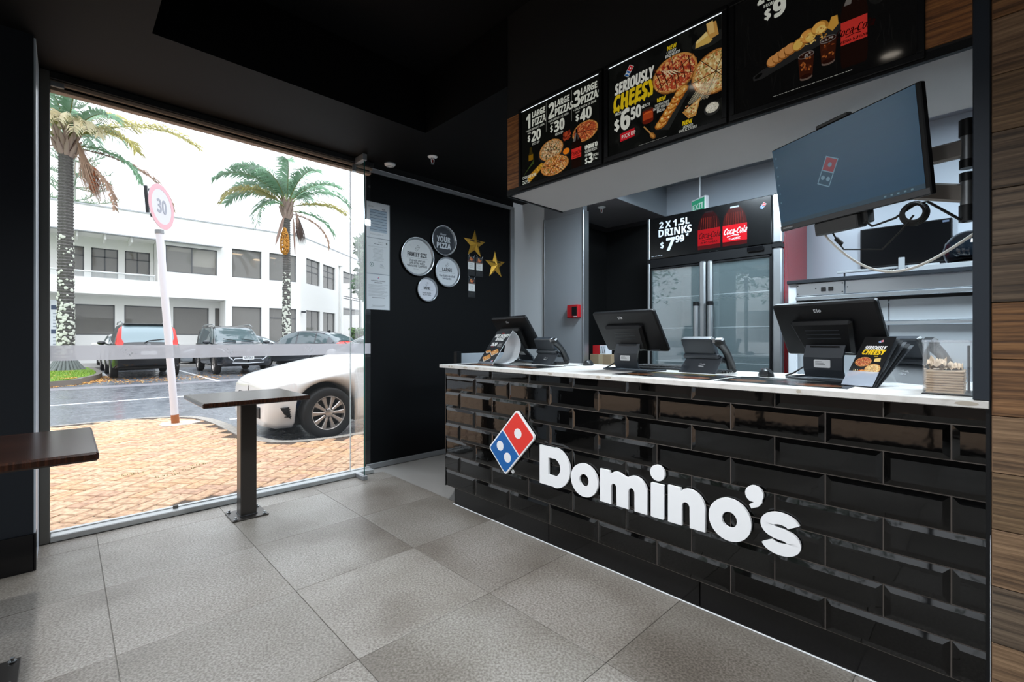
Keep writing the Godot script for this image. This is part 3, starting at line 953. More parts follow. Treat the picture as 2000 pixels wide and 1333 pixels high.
	for i in pts.size():
		var a: Vector2 = pts[maxi(i - 1, 0)]; var b: Vector2 = pts[mini(i + 1, pts.size() - 1)]
		var tg := (b - a) / 6.0
		cu.add_point(pts[i], -tg, tg)
	var L := cu.get_baked_length()
	var up := PackedVector2Array(); var dn := PackedVector2Array()
	for i in 81:
		var d := L * i / 80.0
		var a := cu.sample_baked(maxf(0, d - 0.002), true); var b := cu.sample_baked(minf(L, d + 0.002), true)
		var nn := (b - a).normalized().orthogonal()
		var m := cu.sample_baked(d, true)
		var hw := 0.0205
		up.push_back(m + nn * hw); dn.push_back(m - nn * hw)
	var sb := MB.new().at(base)
	for i in 80:
		var f := func(v: Vector2, z: float) -> Vector3: return Vector3(v.x, v.y, z)
		sb._q_out([f.call(up[i], z1), f.call(up[i + 1], z1), f.call(dn[i + 1], z1), f.call(dn[i], z1)], Vector3(0, 0, -9))
		for e2 in [up, dn]:
			sb._q_out([f.call(e2[i], 0), f.call(e2[i + 1], 0), f.call(e2[i + 1], z1), f.call(e2[i], z1)], Vector3((up[i].x + dn[i].x) * 0.5, (up[i].y + dn[i].y) * 0.5, z1 * 0.5))
	for i in [0, 80]:
		sb.quad(Vector3(up[i].x, up[i].y, 0), Vector3(dn[i].x, dn[i].y, 0), Vector3(dn[i].x, dn[i].y, z1), Vector3(up[i].x, up[i].y, z1))
	lt.call(sb)

# ------------------------------------------------------------------ fascia over the counter, three lit menu boards
func build_fascia_and_menus() -> void:
	var f := struct("wall_fascia", MB.new().span(Vector3(1.704, 1.927, 1.385), Vector3(2.185, 3.1, 3.307)), mats.matt_black)
	obj("soffit_board", MB.new().span(Vector3(1.716, 1.921, 1.4), Vector3(2.18, 1.9275, 3.3)), mat("soffit_white", hexc("9d9a98"), 0.55), f)
	obj("soffit_trim", MB.new().span(Vector3(1.704, 1.916, 1.385), Vector3(2.185, 1.93, 1.398)).span(Vector3(1.698, 1.92, 1.385), Vector3(1.716, 1.945, 3.29)), mats.satin_black, f)
	obj("wood_panel", MB.new().at(Transform3D(FACE, Vector3(1.706, 0, 0))).span(Vector3(1.392, 1.955, 0), Vector3(1.488, 2.36, 0.01), 0.001), _warm(), f)
	obj("wood_panel", MB.new().at(Transform3D(FACE, Vector3(1.706, 0, 0))).span(Vector3(3.17, 1.955, 0), Vector3(3.272, 2.36, 0.01), 0.001), _warm(), f)
	var L := ["menu board with three pizza deals and prices, over the far end of the counter", "menu board with the yellow and white cheesy pizza offer", "menu board of garlic bread and cola drinks with a nine dollar price"]
	var arts := [menu_deals(), menu_cheesy(), menu_sides()]
	var zs := [1.507, 2.076, 2.639]
	for i in 3:
		var t := thing("menu_board_sign", L[i], "menu board", Vector3(1.7, 1.948, zs[i]), 0.0, "lit menu boards over the counter")
		var b := MB.new().at(Transform3D(FACE, Vector3.ZERO))
		b.span(Vector3(-0.02, -0.02, -0.004), Vector3(0.535, 0.0, 0.012), 0.002).span(Vector3(-0.02, 0.412, -0.004), Vector3(0.535, 0.43, 0.012), 0.002).span(Vector3(-0.02, 0, -0.004), Vector3(0, 0.412, 0.012), 0.002).span(Vector3(0.515, 0, -0.004), Vector3(0.535, 0.412, 0.012), 0.002)
		obj("frame", b, mats.satin_black, t)
		b = MB.new().at(Transform3D(FACE, Vector3.ZERO))
		b.quad_uv(Vector3(0, 0, 0.004), Vector3(0.515, 0, 0.004), Vector3(0.515, 0.412, 0.004), Vector3(0, 0.412, 0.004))
		obj("lit_poster", b, tex_mat("menu_print_%d" % i, arts[i], 0.06, 0.3), t)
		if i < 2:
			var lm := mat("strip_glow", Color.WHITE, 0.5)
			lm.emission_enabled = true; lm.emission = Color(0.93, 0.97, 1.0); lm.emission_energy_multiplier = 1.3
			obj("light_strip", MB.new().at(Transform3D(FACE, Vector3.ZERO)).span(Vector3(0, 0.4098, 0.004), Vector3(0.515, 0.4118, 0.0055)), lm, t)

func _warm() -> StandardMaterial3D:
	if mats.has("warm_wood"): return mats.warm_wood
	var m := mat("warm_wood", Color.WHITE, 0.5)
	m.albedo_texture = ImageTexture.create_from_image(turned(wood_image(57, hexc("54331a"), hexc("8a5a30"), hexc("a8733f"))))
	m.uv1_scale = Vector3(1.4, 3, 1)
	return m

func menu_deals() -> Image:
	var p := Print.new(1000, 800, hexc("121311"), self)
	var W := hexc("dfe3d8")
	for q in [[0.06, "1", "LARGE", "PIZZA", "20"], [0.375, "2", "LARGE", "PIZZAS", "30"], [0.7, "3", "LARGE", "PIZZAS", "40"]]:
		var x: float = q[0] * 1000
		p.text(q[1], x, 210, 150, W, 0, 0.78, 0.0, "Droid Sans", 0, 3)
		p.text(q[2], x + 88, 118, 60, W, 0, 0.74, 0, "Droid Sans", 0, 2)
		p.text(q[3], x + 88, 208, 72, W, 0, 0.72, 0, "Droid Sans", 0, 2)
		p.text("+ GARLIC BREAD & 1.5L DRINK", x + 2, 246, 20, W, 0, 0.66)
		p.text("FROM", x + 30, 272, 14, W, 0, 0.8)
		p.text("$", x + 28, 352, 62, W, 0, 0.8, 0, "Droid Sans", 0, 2)
		p.text(q[4], x + 80, 368, 105, W, 0, 0.86, 0, "Droid Sans", 0, 3)
		p.text("PICK UP", x + 95, 408, 24, W, 0, 0.8)
	for x in [350, 676]: p.rect(x, 28, 4, 300, hexc("8d908a"))
	p.poly([Vector2(118, 420), Vector2(150, 420), Vector2(152, 470), Vector2(172, 500), Vector2(172, 560), Vector2(98, 560), Vector2(98, 500), Vector2(116, 470)], hexc("3a3012"))
	p.rect(104, 500, 62, 58, hexc("8a6414"))
	for i in 9:
		p.line([Vector2(30 + i * 6, 700 - i * 6), Vector2(90 + i * 8, 640 - i * 4), Vector2(180, 560 + i * 5)], 3, hexc("3e4f22"))
	for i in 9:
		p.oval(120 + i * 25, 745 - i * 14, 34, 38 - i * 1.4, hexc("9b6a1c"))
		p.oval(120 + i * 25, 745 - i * 14, 28, 31 - i * 1.4, hexc("d8a93a") if i % 2 else hexc("c4922c"), 0, 0.04)
	p.oval(412, 545, 172, 116, hexc("242424"))
	p.pizza(414, 532, 160, 106, hexc("c99a6a"), [hexc("3f4a22"), hexc("d9c49a"), hexc("b07a48"), hexc("5b3b22"), hexc("e0cfa8")], 6, 0.3)
	p.pizza(460, 700, 185, 96, hexc("b3662c"), [hexc("c8762f"), hexc("8a3b1a"), hexc("e0a75a"), hexc("5c6a2a"), hexc("d9b98a")], 5, 0.9)
	for i in 14: p.oval(588 + rng.randf() * 60, 425 + rng.randf() * 60, 26, 16, [hexc("8e2f1c"), hexc("b24a2a"), hexc("6a2216")][i % 3], rng.randf() * 3, 0.2)
	p.oval(612, 605, 50, 40, hexc("2c2c2c"))
	p.oval(612, 600, 40, 30, hexc("e8821e"))
	p.pizza(838, 478, 150, 96, hexc("b4502a"), [hexc("c9602c"), hexc("8c2f1c"), hexc("e3a860"), hexc("a03a20")], 6, 0.2)
	p.bottle(738, 425, 375, 60, hexc("d2332c"), hexc("2a0806"), "Coca-Cola", "ZERO SUGAR")
	p.text("UPGRADE TO", 838, 655, 38, W, 0, 0.44, 0, "Droid Sans", 0, 2)
	p.text("GOURMET PIZZAS", 838, 690, 26, W, 0, 0.46)
	p.text("FOR", 838, 722, 22, W, 0, 0.8)
	p.text("$", 838, 790, 52, W, 0, 0.8, 0, "Droid Sans", 0, 2)
	p.text("3", 876, 792, 88, W, 0, 0.8, 0, "Droid Sans", 0, 3)
	p.text("EXTRA", 932, 745, 24, W, 0, 0.6)
	p.greek(934, 756, 985, 2, 12, 6, W)
	p.text("CHOOSE FROM:", 12, 735, 30, W, 0, 0.66)
	p.greek(12, 752, 130, 3, 14, 6, W)
	return p.im

func menu_cheesy() -> Image:
	var p := Print.new(1000, 800, hexc("131413"), self)
	var W := hexc("e4e6dd"); var Y := hexc("e3c31e")
	p.blotch(60, 0, 0, 1000, 800, [hexc("171817"), hexc("0f100f"), hexc("1b1c1a")], 70)
	p.domino(208, 108, 44, 0.62, hexc("c8202e"), hexc("1f5fa8"), W, W)
	p.text("SERIOUSLY", 62, 268, 92, W, 0, 0.56, 0.12, "Droid Sans", -0.04, 4)
	p.text("CHEESY", 42, 410, 128, Y, 0, 0.64, 0.12, "Droid Sans", -0.04, 5)
	for i in 9: p.oval(60 + i * 42, 402 - i * 2, 11, 22 + (i * 13) % 26, Y)
	p.text("FROM", 62, 455, 26, W, 0, 0.8)
	p.text("$", 56, 590, 96, W, 0, 0.76, 0, "Droid Sans", 0, 3)
	p.text("6", 118, 602, 172, W, 0, 0.76, 0, "Droid Sans", 0, 5)
	p.text("50", 222, 540, 102, W, 0, 0.66, 0, "Droid Sans", 0, 3)
	p.text("*", 326, 500, 44, W)
	p.text("EACH", 345, 478, 26, W, 0, 0.66)
	p.poly([Vector2(118, 630), Vector2(262, 618), Vector2(262, 690), Vector2(118, 700)], hexc("c01f2c"))
	p.text("PICK UP", 132, 682, 34, W, 0, 0.78, 0, "Droid Sans", -0.06)
	p.text("NEW", 560, 92, 32, Y, 0, 0.8, 0, "Droid Sans", 0, 1)
	p.text("CHEESY", 556, 122, 22, W, 0, 0.76)
	p.text("BBQ MEATS", 545, 148, 22, W, 0, 0.76)
	p.pizza(622, 300, 192, 150, hexc("b5482a"), [hexc("a0301c"), hexc("d9a05a"), hexc("7c1f16"), hexc("c4562f"), hexc("e0b878")], 6, 0.4)
	for i in 6: p.line([Vector2(450 + i * 58, 200 + (i * 37) % 60), Vector2(490 + i * 53, 300), Vector2(520 + i * 48, 400 - (i * 23) % 60)], 8, hexc("4a1b12"))
	for i in 12: p.line([Vector2(515 + i * 9, 235 + i * 3), Vector2(565 + i * 10, 300 + (i * 7) % 20)], 3, hexc("e6d9b4"))
	p.oval(900, 160, 130, 52, hexc("232423"))
	p.poly([Vector2(800, 130), Vector2(880, 88), Vector2(930, 170), Vector2(905, 185), Vector2(795, 180)], hexc("d9b45e"))
	p.poly([Vector2(800, 130), Vector2(880, 88), Vector2(900, 120), Vector2(805, 150)], hexc("ecd28a"))
	p.poly([Vector2(880, 30), Vector2(955, 40), Vector2(975, 150), Vector2(915, 160), Vector2(890, 110)], hexc("c9974e"))
	p.poly([Vector2(880, 30), Vector2(930, 26), Vector2(945, 120), Vector2(905, 120)], hexc("e2bd74"))
	p.pizza(955, 420, 190, 165, hexc("d8b878"), [hexc("e9d6a0"), hexc("c48f4a"), hexc("b5622e"), hexc("f0e2b6"), hexc("8f7a38")], 6, 0.9)
	for i in 20: p.line([Vector2(735 + i * 8, 590 + (i * 5) % 14), Vector2(850 + i * 7, 455 + (i * 11) % 30)], 3, hexc("ded3b4"))
	p.poly([Vector2(690, 640), Vector2(840, 570), Vector2(800, 700), Vector2(740, 705)], hexc("c88f48"))
	p.poly([Vector2(705, 640), Vector2(830, 582), Vector2(790, 680)], hexc("e0bf80"))
	p.blotch(40, 715, 600, 810, 685, [hexc("e9d6a0"), hexc("b5622e"), hexc("8f7a38")], 8)
	p.oval(388, 512, 50, 20, hexc("3a2a22")); p.rect(338, 512, 100, 92, hexc("7a2416")); p.oval(388, 604, 50, 22, hexc("6b1e12")); p.oval(388, 540, 44, 16, hexc("d0602a"))
	p.rect(342, 540, 92, 50, hexc("b04420"))
	p.line([Vector2(350, 640), Vector2(422, 728)], 11, hexc("b98a50"))
	p.oval(432, 742, 34, 20, hexc("8e5a26"), 0.9); p.oval(428, 738, 26, 10, hexc("c08a46"), 0.9)
	p.poly([Vector2(455, 700), Vector2(655, 455), Vector2(755, 480), Vector2(575, 740)], hexc("2a2b2a"))
	for i in 6:
		var c := Vector2(512 + i * 34, 668 - i * 40)
		p.oval(c.x, c.y, 62, 36, hexc("a8601e"), -0.4, 0.05); p.oval(c.x, c.y - 4, 52, 27, hexc("dba04e"), -0.4, 0.08)
		p.blotch(12, c.x - 40, c.y - 20, c.x + 40, c.y + 14, [hexc("f0d9a0"), hexc("c4561e"), hexc("e8b868")], 9)
	p.text("NEW", 470, 480, 32, Y, 0, 0.8, 0, "Droid Sans", 0, 1)
	p.text("HOT HONEY", 452, 515, 22, W, 0, 0.72); p.text("CHEESY STUFFED", 436, 541, 22, W, 0, 0.6); p.text("BREAD", 470, 567, 22, W, 0, 0.72)
	p.text("NEW", 690, 745, 32, Y, 0, 0.8, 0, "Droid Sans", 0, 1)
	p.text("LOADED", 695, 772, 20, W, 0, 0.76); p.text("GARLIC CHEESE", 660, 795, 20, W, 0, 0.72)
	p.oval(925, 690, 62, 52, hexc("2e2f2e")); p.oval(925, 684, 50, 38, hexc("d9d6c6")); p.blotch(30, 885, 655, 965, 710, [hexc("efece0"), hexc("b9b6a4")], 8)
	p.greek(300, 786, 600, 1, 10, 4, hexc("8f918c"))
	return p.im

func menu_sides() -> Image:
	var p := Print.new(1000, 800, hexc("0f0f0f"), self)
	var W := hexc("dfe3d8")
	for i in 70:
		var x := rng.randf_range(0, 1000); var y := rng.randf_range(0, 700)
		p.line([Vector2(x, y), Vector2(x + rng.randf_range(-14, 14), y + 60), Vector2(x + rng.randf_range(-24, 24), y + 130)], 2, hexc("1d1d1c"))
	for i in 8:
		p.oval(820 + i * 6, 180, 90 - i * 9, 260 - i * 24, hexc("1a1a19") if i % 2 else hexc("101010"))
	p.text("2 SIDES", 150, 78, 86, W, 0, 0.66, 0, "Droid Sans", -0.02, 4)
	p.text("FROM", 190, 118, 22, W, 0, 0.8)
	p.text("$", 195, 208, 70, W, 0, 0.8, 0, "Droid Sans", 0, 3)
	p.text("9", 250, 218, 118, W, 0, 0.9, 0, "Droid Sans", 0, 5)
	p.rect(470, 20, 5, 130, hexc("8d908a"))
	p.poly([Vector2(120, 575), Vector2(190, 545), Vector2(260, 540), Vector2(610, 430), Vector2(680, 440), Vector2(650, 500), Vector2(330, 575), Vector2(260, 590), Vector2(180, 610), Vector2(125, 605)], hexc("262626"))
	p.oval(158, 580, 26, 13, hexc("0c0c0c"), -0.3)
	for i in 4:
		p.oval(250 + i * 36, 515 - i * 12, 40, 40, hexc("9a5f2a"), -0.3); p.oval(247 + i * 36, 510 - i * 12, 34, 34, hexc("cf9152"), -0.3)
	p.line([Vector2(280, 475), Vector2(292, 545)], 3, hexc("6b3d18")); p.line([Vector2(318, 462), Vector2(330, 530)], 3, hexc("6b3d18"))
	p.oval(408, 470, 38, 42, hexc("a86f2a"), 0.4); p.oval(402, 470, 28, 34, hexc("e0b85a"), 0.4)
	p.oval(462, 440, 46, 46, hexc("a5692a")); p.oval(452, 436, 37, 38, hexc("d99a4a")); p.oval(474, 452, 29, 30, hexc("e3bd60"))
	p.oval(528, 418, 48, 44, hexc("b07a30")); p.oval(520, 412, 38, 34, hexc("e0a850")); p.oval(532, 430, 28, 25, hexc("ecc870"))
	p.poly([Vector2(568, 440), Vector2(590, 378), Vector2(622, 380), Vector2(628, 440), Vector2(596, 470)], hexc("cf9a40"))
	p.blotch(40, 420, 420, 570, 500, [hexc("e9c978"), hexc("c08638")], 7)
	for q in [[572, 512], [449, 560]]:
		var x: float = q[0]; var y: float = q[1]
		p.poly([Vector2(x - 46, y), Vector2(x + 46, y), Vector2(x + 36, y + 150), Vector2(x - 36, y + 150)], hexc("3a1a10"))
		p.oval(x, y + 150, 36, 16, hexc("6a5a52")); p.oval(x, y + 140, 33, 14, hexc("2a120c"))
		p.oval(x, y, 46, 22, hexc("77706c")); p.oval(x, y, 41, 17, hexc("2a120b"))
		p.blotch(16, x - 28, y + 24, x + 26, y + 112, [hexc("7a3a1c"), hexc("a8602c"), hexc("4a2010")], 10)
		p.blotch(8, x - 30, y - 10, x + 30, y + 10, [hexc("8f8a86"), hexc("5f4a40")], 8)
	p.bottle(707, 180, 556, 70, hexc("c8352e"), hexc("2a0806"), "Coca-Cola", "ZERO SUGAR")
	p.greek(250, 760, 760, 1, 10, 4, hexc("a8a9a2"))
	return p.im

# ------------------------------------------------------------------ things on the dark wall and the ceiling before it
func build_wall_display() -> void:
	var W := -0.34
	# three notices one above the other
	var arts := [notice_table(), notice_certificate(), notice_nutrition()]
	var nl := ["top notice with a blue ruled table, on the dark wall", "middle notice, a plain certificate with a round green stamp", "lowest notice with a small red and blue emblem over dense text"]
	var ny := [1.97, 1.663, 1.357]
	for i in 3:
		var t := thing("wall_notice", nl[i], "notice", Vector3(1.811, ny[i], W + 0.0005), 0.0, "notices on the dark wall")
		obj("sleeve", MB.new().span(Vector3(-0.109, -0.003, 0), Vector3(0.109, 0.302, 0.0012)), mat("clear_sleeve", hexc("aab0b6"), 0.2), t)
		var m := MB.new()
		m.quad_uv(Vector3(-0.105, 0, 0.0018), Vector3(0.105, 0, 0.0018), Vector3(0.105, 0.298, 0.0018), Vector3(-0.105, 0.298, 0.0018))
		obj("sheet", m, tex_mat("notice_%d" % i, arts[i], 0.35), t)
	# four round pizza trays that show the sizes
	var specs := [[2.197, 1.856, 0.177, tray_art(0), "largest round metal tray with a family size print"], [2.492, 2.046, 0.1435, tray_art(1), "round metal tray with a dark face and white lettering, uppermost of the four"], [2.532, 1.748, 0.1455, tray_art(2), "round metal tray with a large size print, below the dark-faced one"], [2.302, 1.562, 0.112, tray_art(3), "smallest and lowest round metal tray"]]
	for i in 4:
		var s = specs[i]
		var t := thing("pizza_tray", s[4], "tray", Vector3(s[0], s[1], W + 0.001), 0.0, "round trays on the dark wall")
		var r: float = s[2]
		var rim := MB.new().at(Transform3D(Basis(Vector3.RIGHT, PI / 2), Vector3.ZERO)).lathe([Vector2(r * 0.86, 0.001), Vector2(r * 0.88, 0.006), Vector2(r * 0.92, 0.02), Vector2(r * 0.955, 0.026), Vector2(r, 0.024), Vector2(r, 0.018), Vector2(r * 0.94, 0.016), Vector2(r * 0.9, 0.0)], 56)
		obj("rim", rim, mats.steel, t)
		var f := MB.new()
		for k in 48:
			var a := Vector2.from_angle(TAU * k / 48) ; var b := Vector2.from_angle(TAU * (k + 1) / 48)
			var q := r * 0.885
			f.tri(Vector3(0, 0, 0.006), Vector3(a.x * q, a.y * q, 0.006), Vector3(b.x * q, b.y * q, 0.006), Vector2(0.5, 0.5), Vector2(0.5 + a.x * 0.5, 0.5 - a.y * 0.5), Vector2(0.5 + b.x * 0.5, 0.5 - b.y * 0.5))
		obj("printed_face", f, tex_mat("tray_%d" % i, s[3], 0.4), t)
	# two folded gold stars
	var gm := mat("gold_foil", hexc("c79a3c"), 0.35, 0.75)
	var sl := ["folded gold star with a dark name strip, over the clipped cards", "folded gold star with a dark name strip, nearest the corner"]
	for i in 2:
		var t := thing("gold_star", sl[i], "star", [Vector3(2.88, 2.067, W), Vector3(3.163, 1.885, W)][i], 0.0, "gold stars on the dark wall")
		t.rotation.z = [-0.02, 0.03][i]
		var b := MB.new()
		for k in 10:
			var a0 := PI / 2 + TAU * k / 10; var a1 := PI / 2 + TAU * (k + 1) / 10
			var r0 := 0.148 if k % 2 == 0 else 0.058; var r1 := 0.148 if k % 2 == 1 else 0.058
			var p := Vector3(cos(a0) * r0, sin(a0) * r0, 0.002); var q := Vector3(cos(a1) * r1, sin(a1) * r1, 0.002)
			b.tri(Vector3(0, 0, 0.035), p, q)
			b.quad(q, p, Vector3(p.x, p.y, 0), Vector3(q.x, q.y, 0))
		obj("star_body", b, gm, t)
		var ns := MB.new()
		for k in 10:
			if k in [4, 5]: continue
			var x := -0.068 + k * 0.0142
			ns.box(Vector3(x, 0.03 + 0.0006 * (k % 3), 0.028 - absf(x) * 0.2), Vector3(0.009, 0.013 - 0.002 * (k % 2), 0.004))
		obj("name_strip", ns, mats.matt_black, t)
	# three small product cards clipped below the star
	var cl := ["small printed card clipped under the gold star, inner of the upper pair", "small printed card clipped under the gold star, nearer the corner", "small printed card hanging lowest of the three"]
	var cp := [Vector3(2.835, 1.745, W), Vector3(2.942, 1.742, W), Vector3(2.84, 1.525, W)]
	var ca := card_art()
	for i in 3:
		var t := thing("product_card", cl[i], "card", cp[i], 0.0, "clipped cards on the dark wall")
		var m := MB.new()
		m.quad_uv(Vector3(-0.048, 0, 0.003), Vector3(0.048, 0, 0.003), Vector3(0.048, 0.2, 0.004), Vector3(-0.048, 0.2, 0.004))
		obj("card_face", m, tex_mat("card", ca, 0.4) if not mats.has("card") else mats.card, t)
		obj("card_back", MB.new().span(Vector3(-0.049, -0.001, 0), Vector3(0.049, 0.201, 0.0025)), mats.satin_black, t)
		var c := MB.new().tube([Vector3(-0.03, 0.185, 0.006), Vector3(-0.035, 0.205, 0.012), Vector3(-0.045, 0.212, 0.008)], 0.0022, 6)
		c.tube([Vector3(0.03, 0.185, 0.006), Vector3(0.035, 0.205, 0.012), Vector3(0.045, 0.212, 0.008)], 0.0022, 6)
		obj("wire_clip", c, mats.steel, t)
	# on the ceiling
	var d := thing("smoke_detector", "flat round white detector on the black ceiling by the glass fin", "detector", Vector3(1.805, 2.55, -0.13))
	obj("detector_body", MB.new().lathe([Vector2(0, -0.022), Vector2(0.03, -0.022), Vector2(0.043, -0.012), Vector2(0.046, 0), Vector2(0, 0)], 28), mats.white_plastic, d)
	obj("detector_ring", MB.new().lathe([Vector2(0.02, -0.0225), Vector2(0.022, -0.025), Vector2(0.026, -0.0225)], 24), mats.grey_paint, d)
	sprinkler(Vector3(1.973, 2.55, 0.24), "white pendent sprinkler on the black ceiling")

func sprinkler(pos: Vector3, label: String) -> void:
	var s := thing("ceiling_sprinkler", label, "sprinkler", pos)
	obj("escutcheon", MB.new().lathe([Vector2(0.016, -0.014), Vector2(0.036, -0.006), Vector2(0.04, 0), Vector2(0, 0)], 24), mats.white_plastic, s)
	var f := MB.new().tube([Vector3(0, -0.01, 0), Vector3(0.014, -0.025, 0), Vector3(0.012, -0.045, 0), Vector3(0, -0.055, 0)], 0.003, 6).tube([Vector3(0, -0.01, 0), Vector3(-0.014, -0.025, 0), Vector3(-0.012, -0.045, 0), Vector3(0, -0.055, 0)], 0.003, 6)
	f.cyl(Vector3(0, -0.012, 0), 0.009, 0.02, 12)
	obj("frame_arms", f, mats.white_plastic, s)
	obj("deflector", MB.new().cyl(Vector3(0, -0.058, 0), 0.014, 0.002, 16), mats.aluminium, s)
	obj("glass_bulb", MB.new().cyl(Vector3(0, -0.037, 0), 0.0025, 0.03, 8), mat("red_bulb", hexc("b02418"), 0.2), s)

func notice_table() -> Image:
	var p := Print.new(300, 426, hexc("d3d6d9"), self)
	p.greek(20, 44, 100, 3, 7, 3, hexc("77797c"))
	p.greek(200, 60, 255, 2, 8, 5, hexc("44464a"))
	p.rect(36, 86, 230, 270, hexc("9fb2c2"))
	for i in 8:
		p.rect(36, 86 + i * 34, 230, 6, hexc("2b3f5a"))
		p.greek(42, 98 + i * 34, 260, 3, 7, 2.5, [hexc("41698c"), hexc("77838c"), hexc("8a7f78")][i % 3])
	p.greek(40, 380, 240, 2, 10, 3, hexc("77797c"))
	return p.im

func notice_certificate() -> Image:
	var p := Print.new(300, 426, hexc("cdd0d2"), self)
	p.greek(150, 34, 235, 2, 7, 3, hexc("6a6c6e"))
	p.oval(262, 46, 10, 13, hexc("55585a"))
	p.greek(90, 62, 210, 1, 10, 6, hexc("4a4c50"), true)
	p.greek(18, 92, 282, 2, 8, 2.5, hexc("7a7c7e"))
	p.greek(70, 118, 230, 11, 15, 3, hexc("6a6c6e"), true)
	p.oval(62, 318, 27, 27, hexc("2d5f55")); p.oval(62, 318, 21, 21, hexc("cdd0d2")); p.oval(62, 318, 9, 13, hexc("2d5f55"))
	p.line([Vector2(175, 318), Vector2(190, 305), Vector2(198, 318), Vector2(212, 308)], 3, hexc("27405e"))
	p.greek(172, 326, 240, 4, 8, 2.5, hexc("6a6c6e"))
	return p.im

func notice_nutrition() -> Image:
	var p := Print.new(300, 426, hexc("d3d6d9"), self)
	p.domino(150, 44, 15, 0.75, hexc("c8202e"), hexc("1f5fa8"), Color.WHITE, Color.WHITE)
	p.text("NUTRITIONAL & ALLERGEN", 150, 84, 13, hexc("1f2124"), 0.5, 0.8)
	p.text("INFORMATION", 150, 106, 13, hexc("1f2124"), 0.5, 0.8)
	for i in 4: p.greek(20, 124 + i * 38, 282, 4, 8, 2.5, hexc("6a6c6e"))
	p.text("SCAN FOR MORE INFORMATION", 150, 288, 10, hexc("1f2124"), 0.5, 0.8)
	p.greek(60, 374, 250, 3, 9, 3, hexc("77797c"), true)
	return p.im

func tray_art(k: int) -> Image:
	var bg: Color = [hexc("c3c4c4"), hexc("23272e"), hexc("c2c5c9"), hexc("c2c3ca")][k]
	var p := Print.new(512, 512, bg, self)
	var ink := hexc("17181a")
	if k != 1:
		p.domino(256, 130 if k == 0 else 120, 42, 0.7, bg, bg, ink, ink)
		p.domino(256, 130 if k == 0 else 120, 36, 0.7, bg, bg, ink, bg)
	if k == 0:
		for i in 22:
			var a := rng.randf() * TAU; var c := Vector2(256, 256) + Vector2.from_angle(a) * rng.randf_range(150, 240)
			p.line([c, c + Vector2(rng.randf_range(-40, 40), rng.randf_range(-20, 20))], 2, hexc("a9aaaa"))
		p.text("FAMILY SIZE", 256, 258, 62, ink, 0.5, 0.68, 0, "Droid Sans", 0, 2)
		p.rect(70, 278, 372, 3, hexc("6d6e70"))
		p.text("Upgrade and get", 256, 330, 30, ink, 0.5, 0.85)
		p.text("50% MORE PIZZA", 256, 372, 30, ink, 0.5, 0.8)
		p.text("50% MORE TOPPINGS", 256, 412, 30, ink, 0.5, 0.82)
		p.greek(190, 440, 320, 1, 8, 4, hexc("6d6e70"))
	elif k == 1:
		var c := hexc("c4c8cc")
		p.text("Choose", 240, 150, 36, c, 0.5, 0.8, 0.25, "Droid Serif")
		p.text("YOUR", 256, 280, 104, c, 0.5, 0.82, 0, "Droid Sans", 0, 3)
		p.text("PIZZA", 256, 405, 104, c, 0.5, 0.86, 0, "Droid Sans", 0, 3)
	elif k == 2:
		p.text("LARGE", 256, 244, 66, ink, 0.5, 0.8, 0, "Droid Sans", 0, 2)
		p.rect(70, 262, 372, 4, hexc("6d6e70"))
		p.text("Our fully-loaded", 256, 348, 40, hexc("1d2733"), 0.5, 0.84)
		p.text("favourite", 256, 398, 40, hexc("1d2733"), 0.5, 0.84)
	else:
		p.text("MINI", 256, 246, 66, ink, 0.5, 0.84, 0, "Droid Sans", 0, 2)
		p.rect(80, 266, 352, 4, hexc("6d6e70"))
		p.text("Small in size.", 256, 348, 36, ink, 0.5, 0.82)
		p.text("Big on taste.", 256, 394, 36, ink, 0.5, 0.82)
	return p.im

func card_art() -> Image:
	var p := Print.new(200, 420, hexc("141516"), self)
	p.rect(10, 10, 180, 100, hexc("22282c"))
	p.blotch(22, 50, 40, 150, 100, [hexc("b8452c"), hexc("d08a4a"), hexc("7c2a1c")], 16)
	p.rect(0, 116, 200, 12, hexc("8a6a58"))
	p.rect(14, 136, 172, 150, hexc("d6d6d3"))
	p.greek(40, 156, 160, 5, 22, 6, hexc("7b7b79"), true)
	p.greek(60, 330, 140, 1, 8, 6, hexc("4a443a"), true)
	return p.im

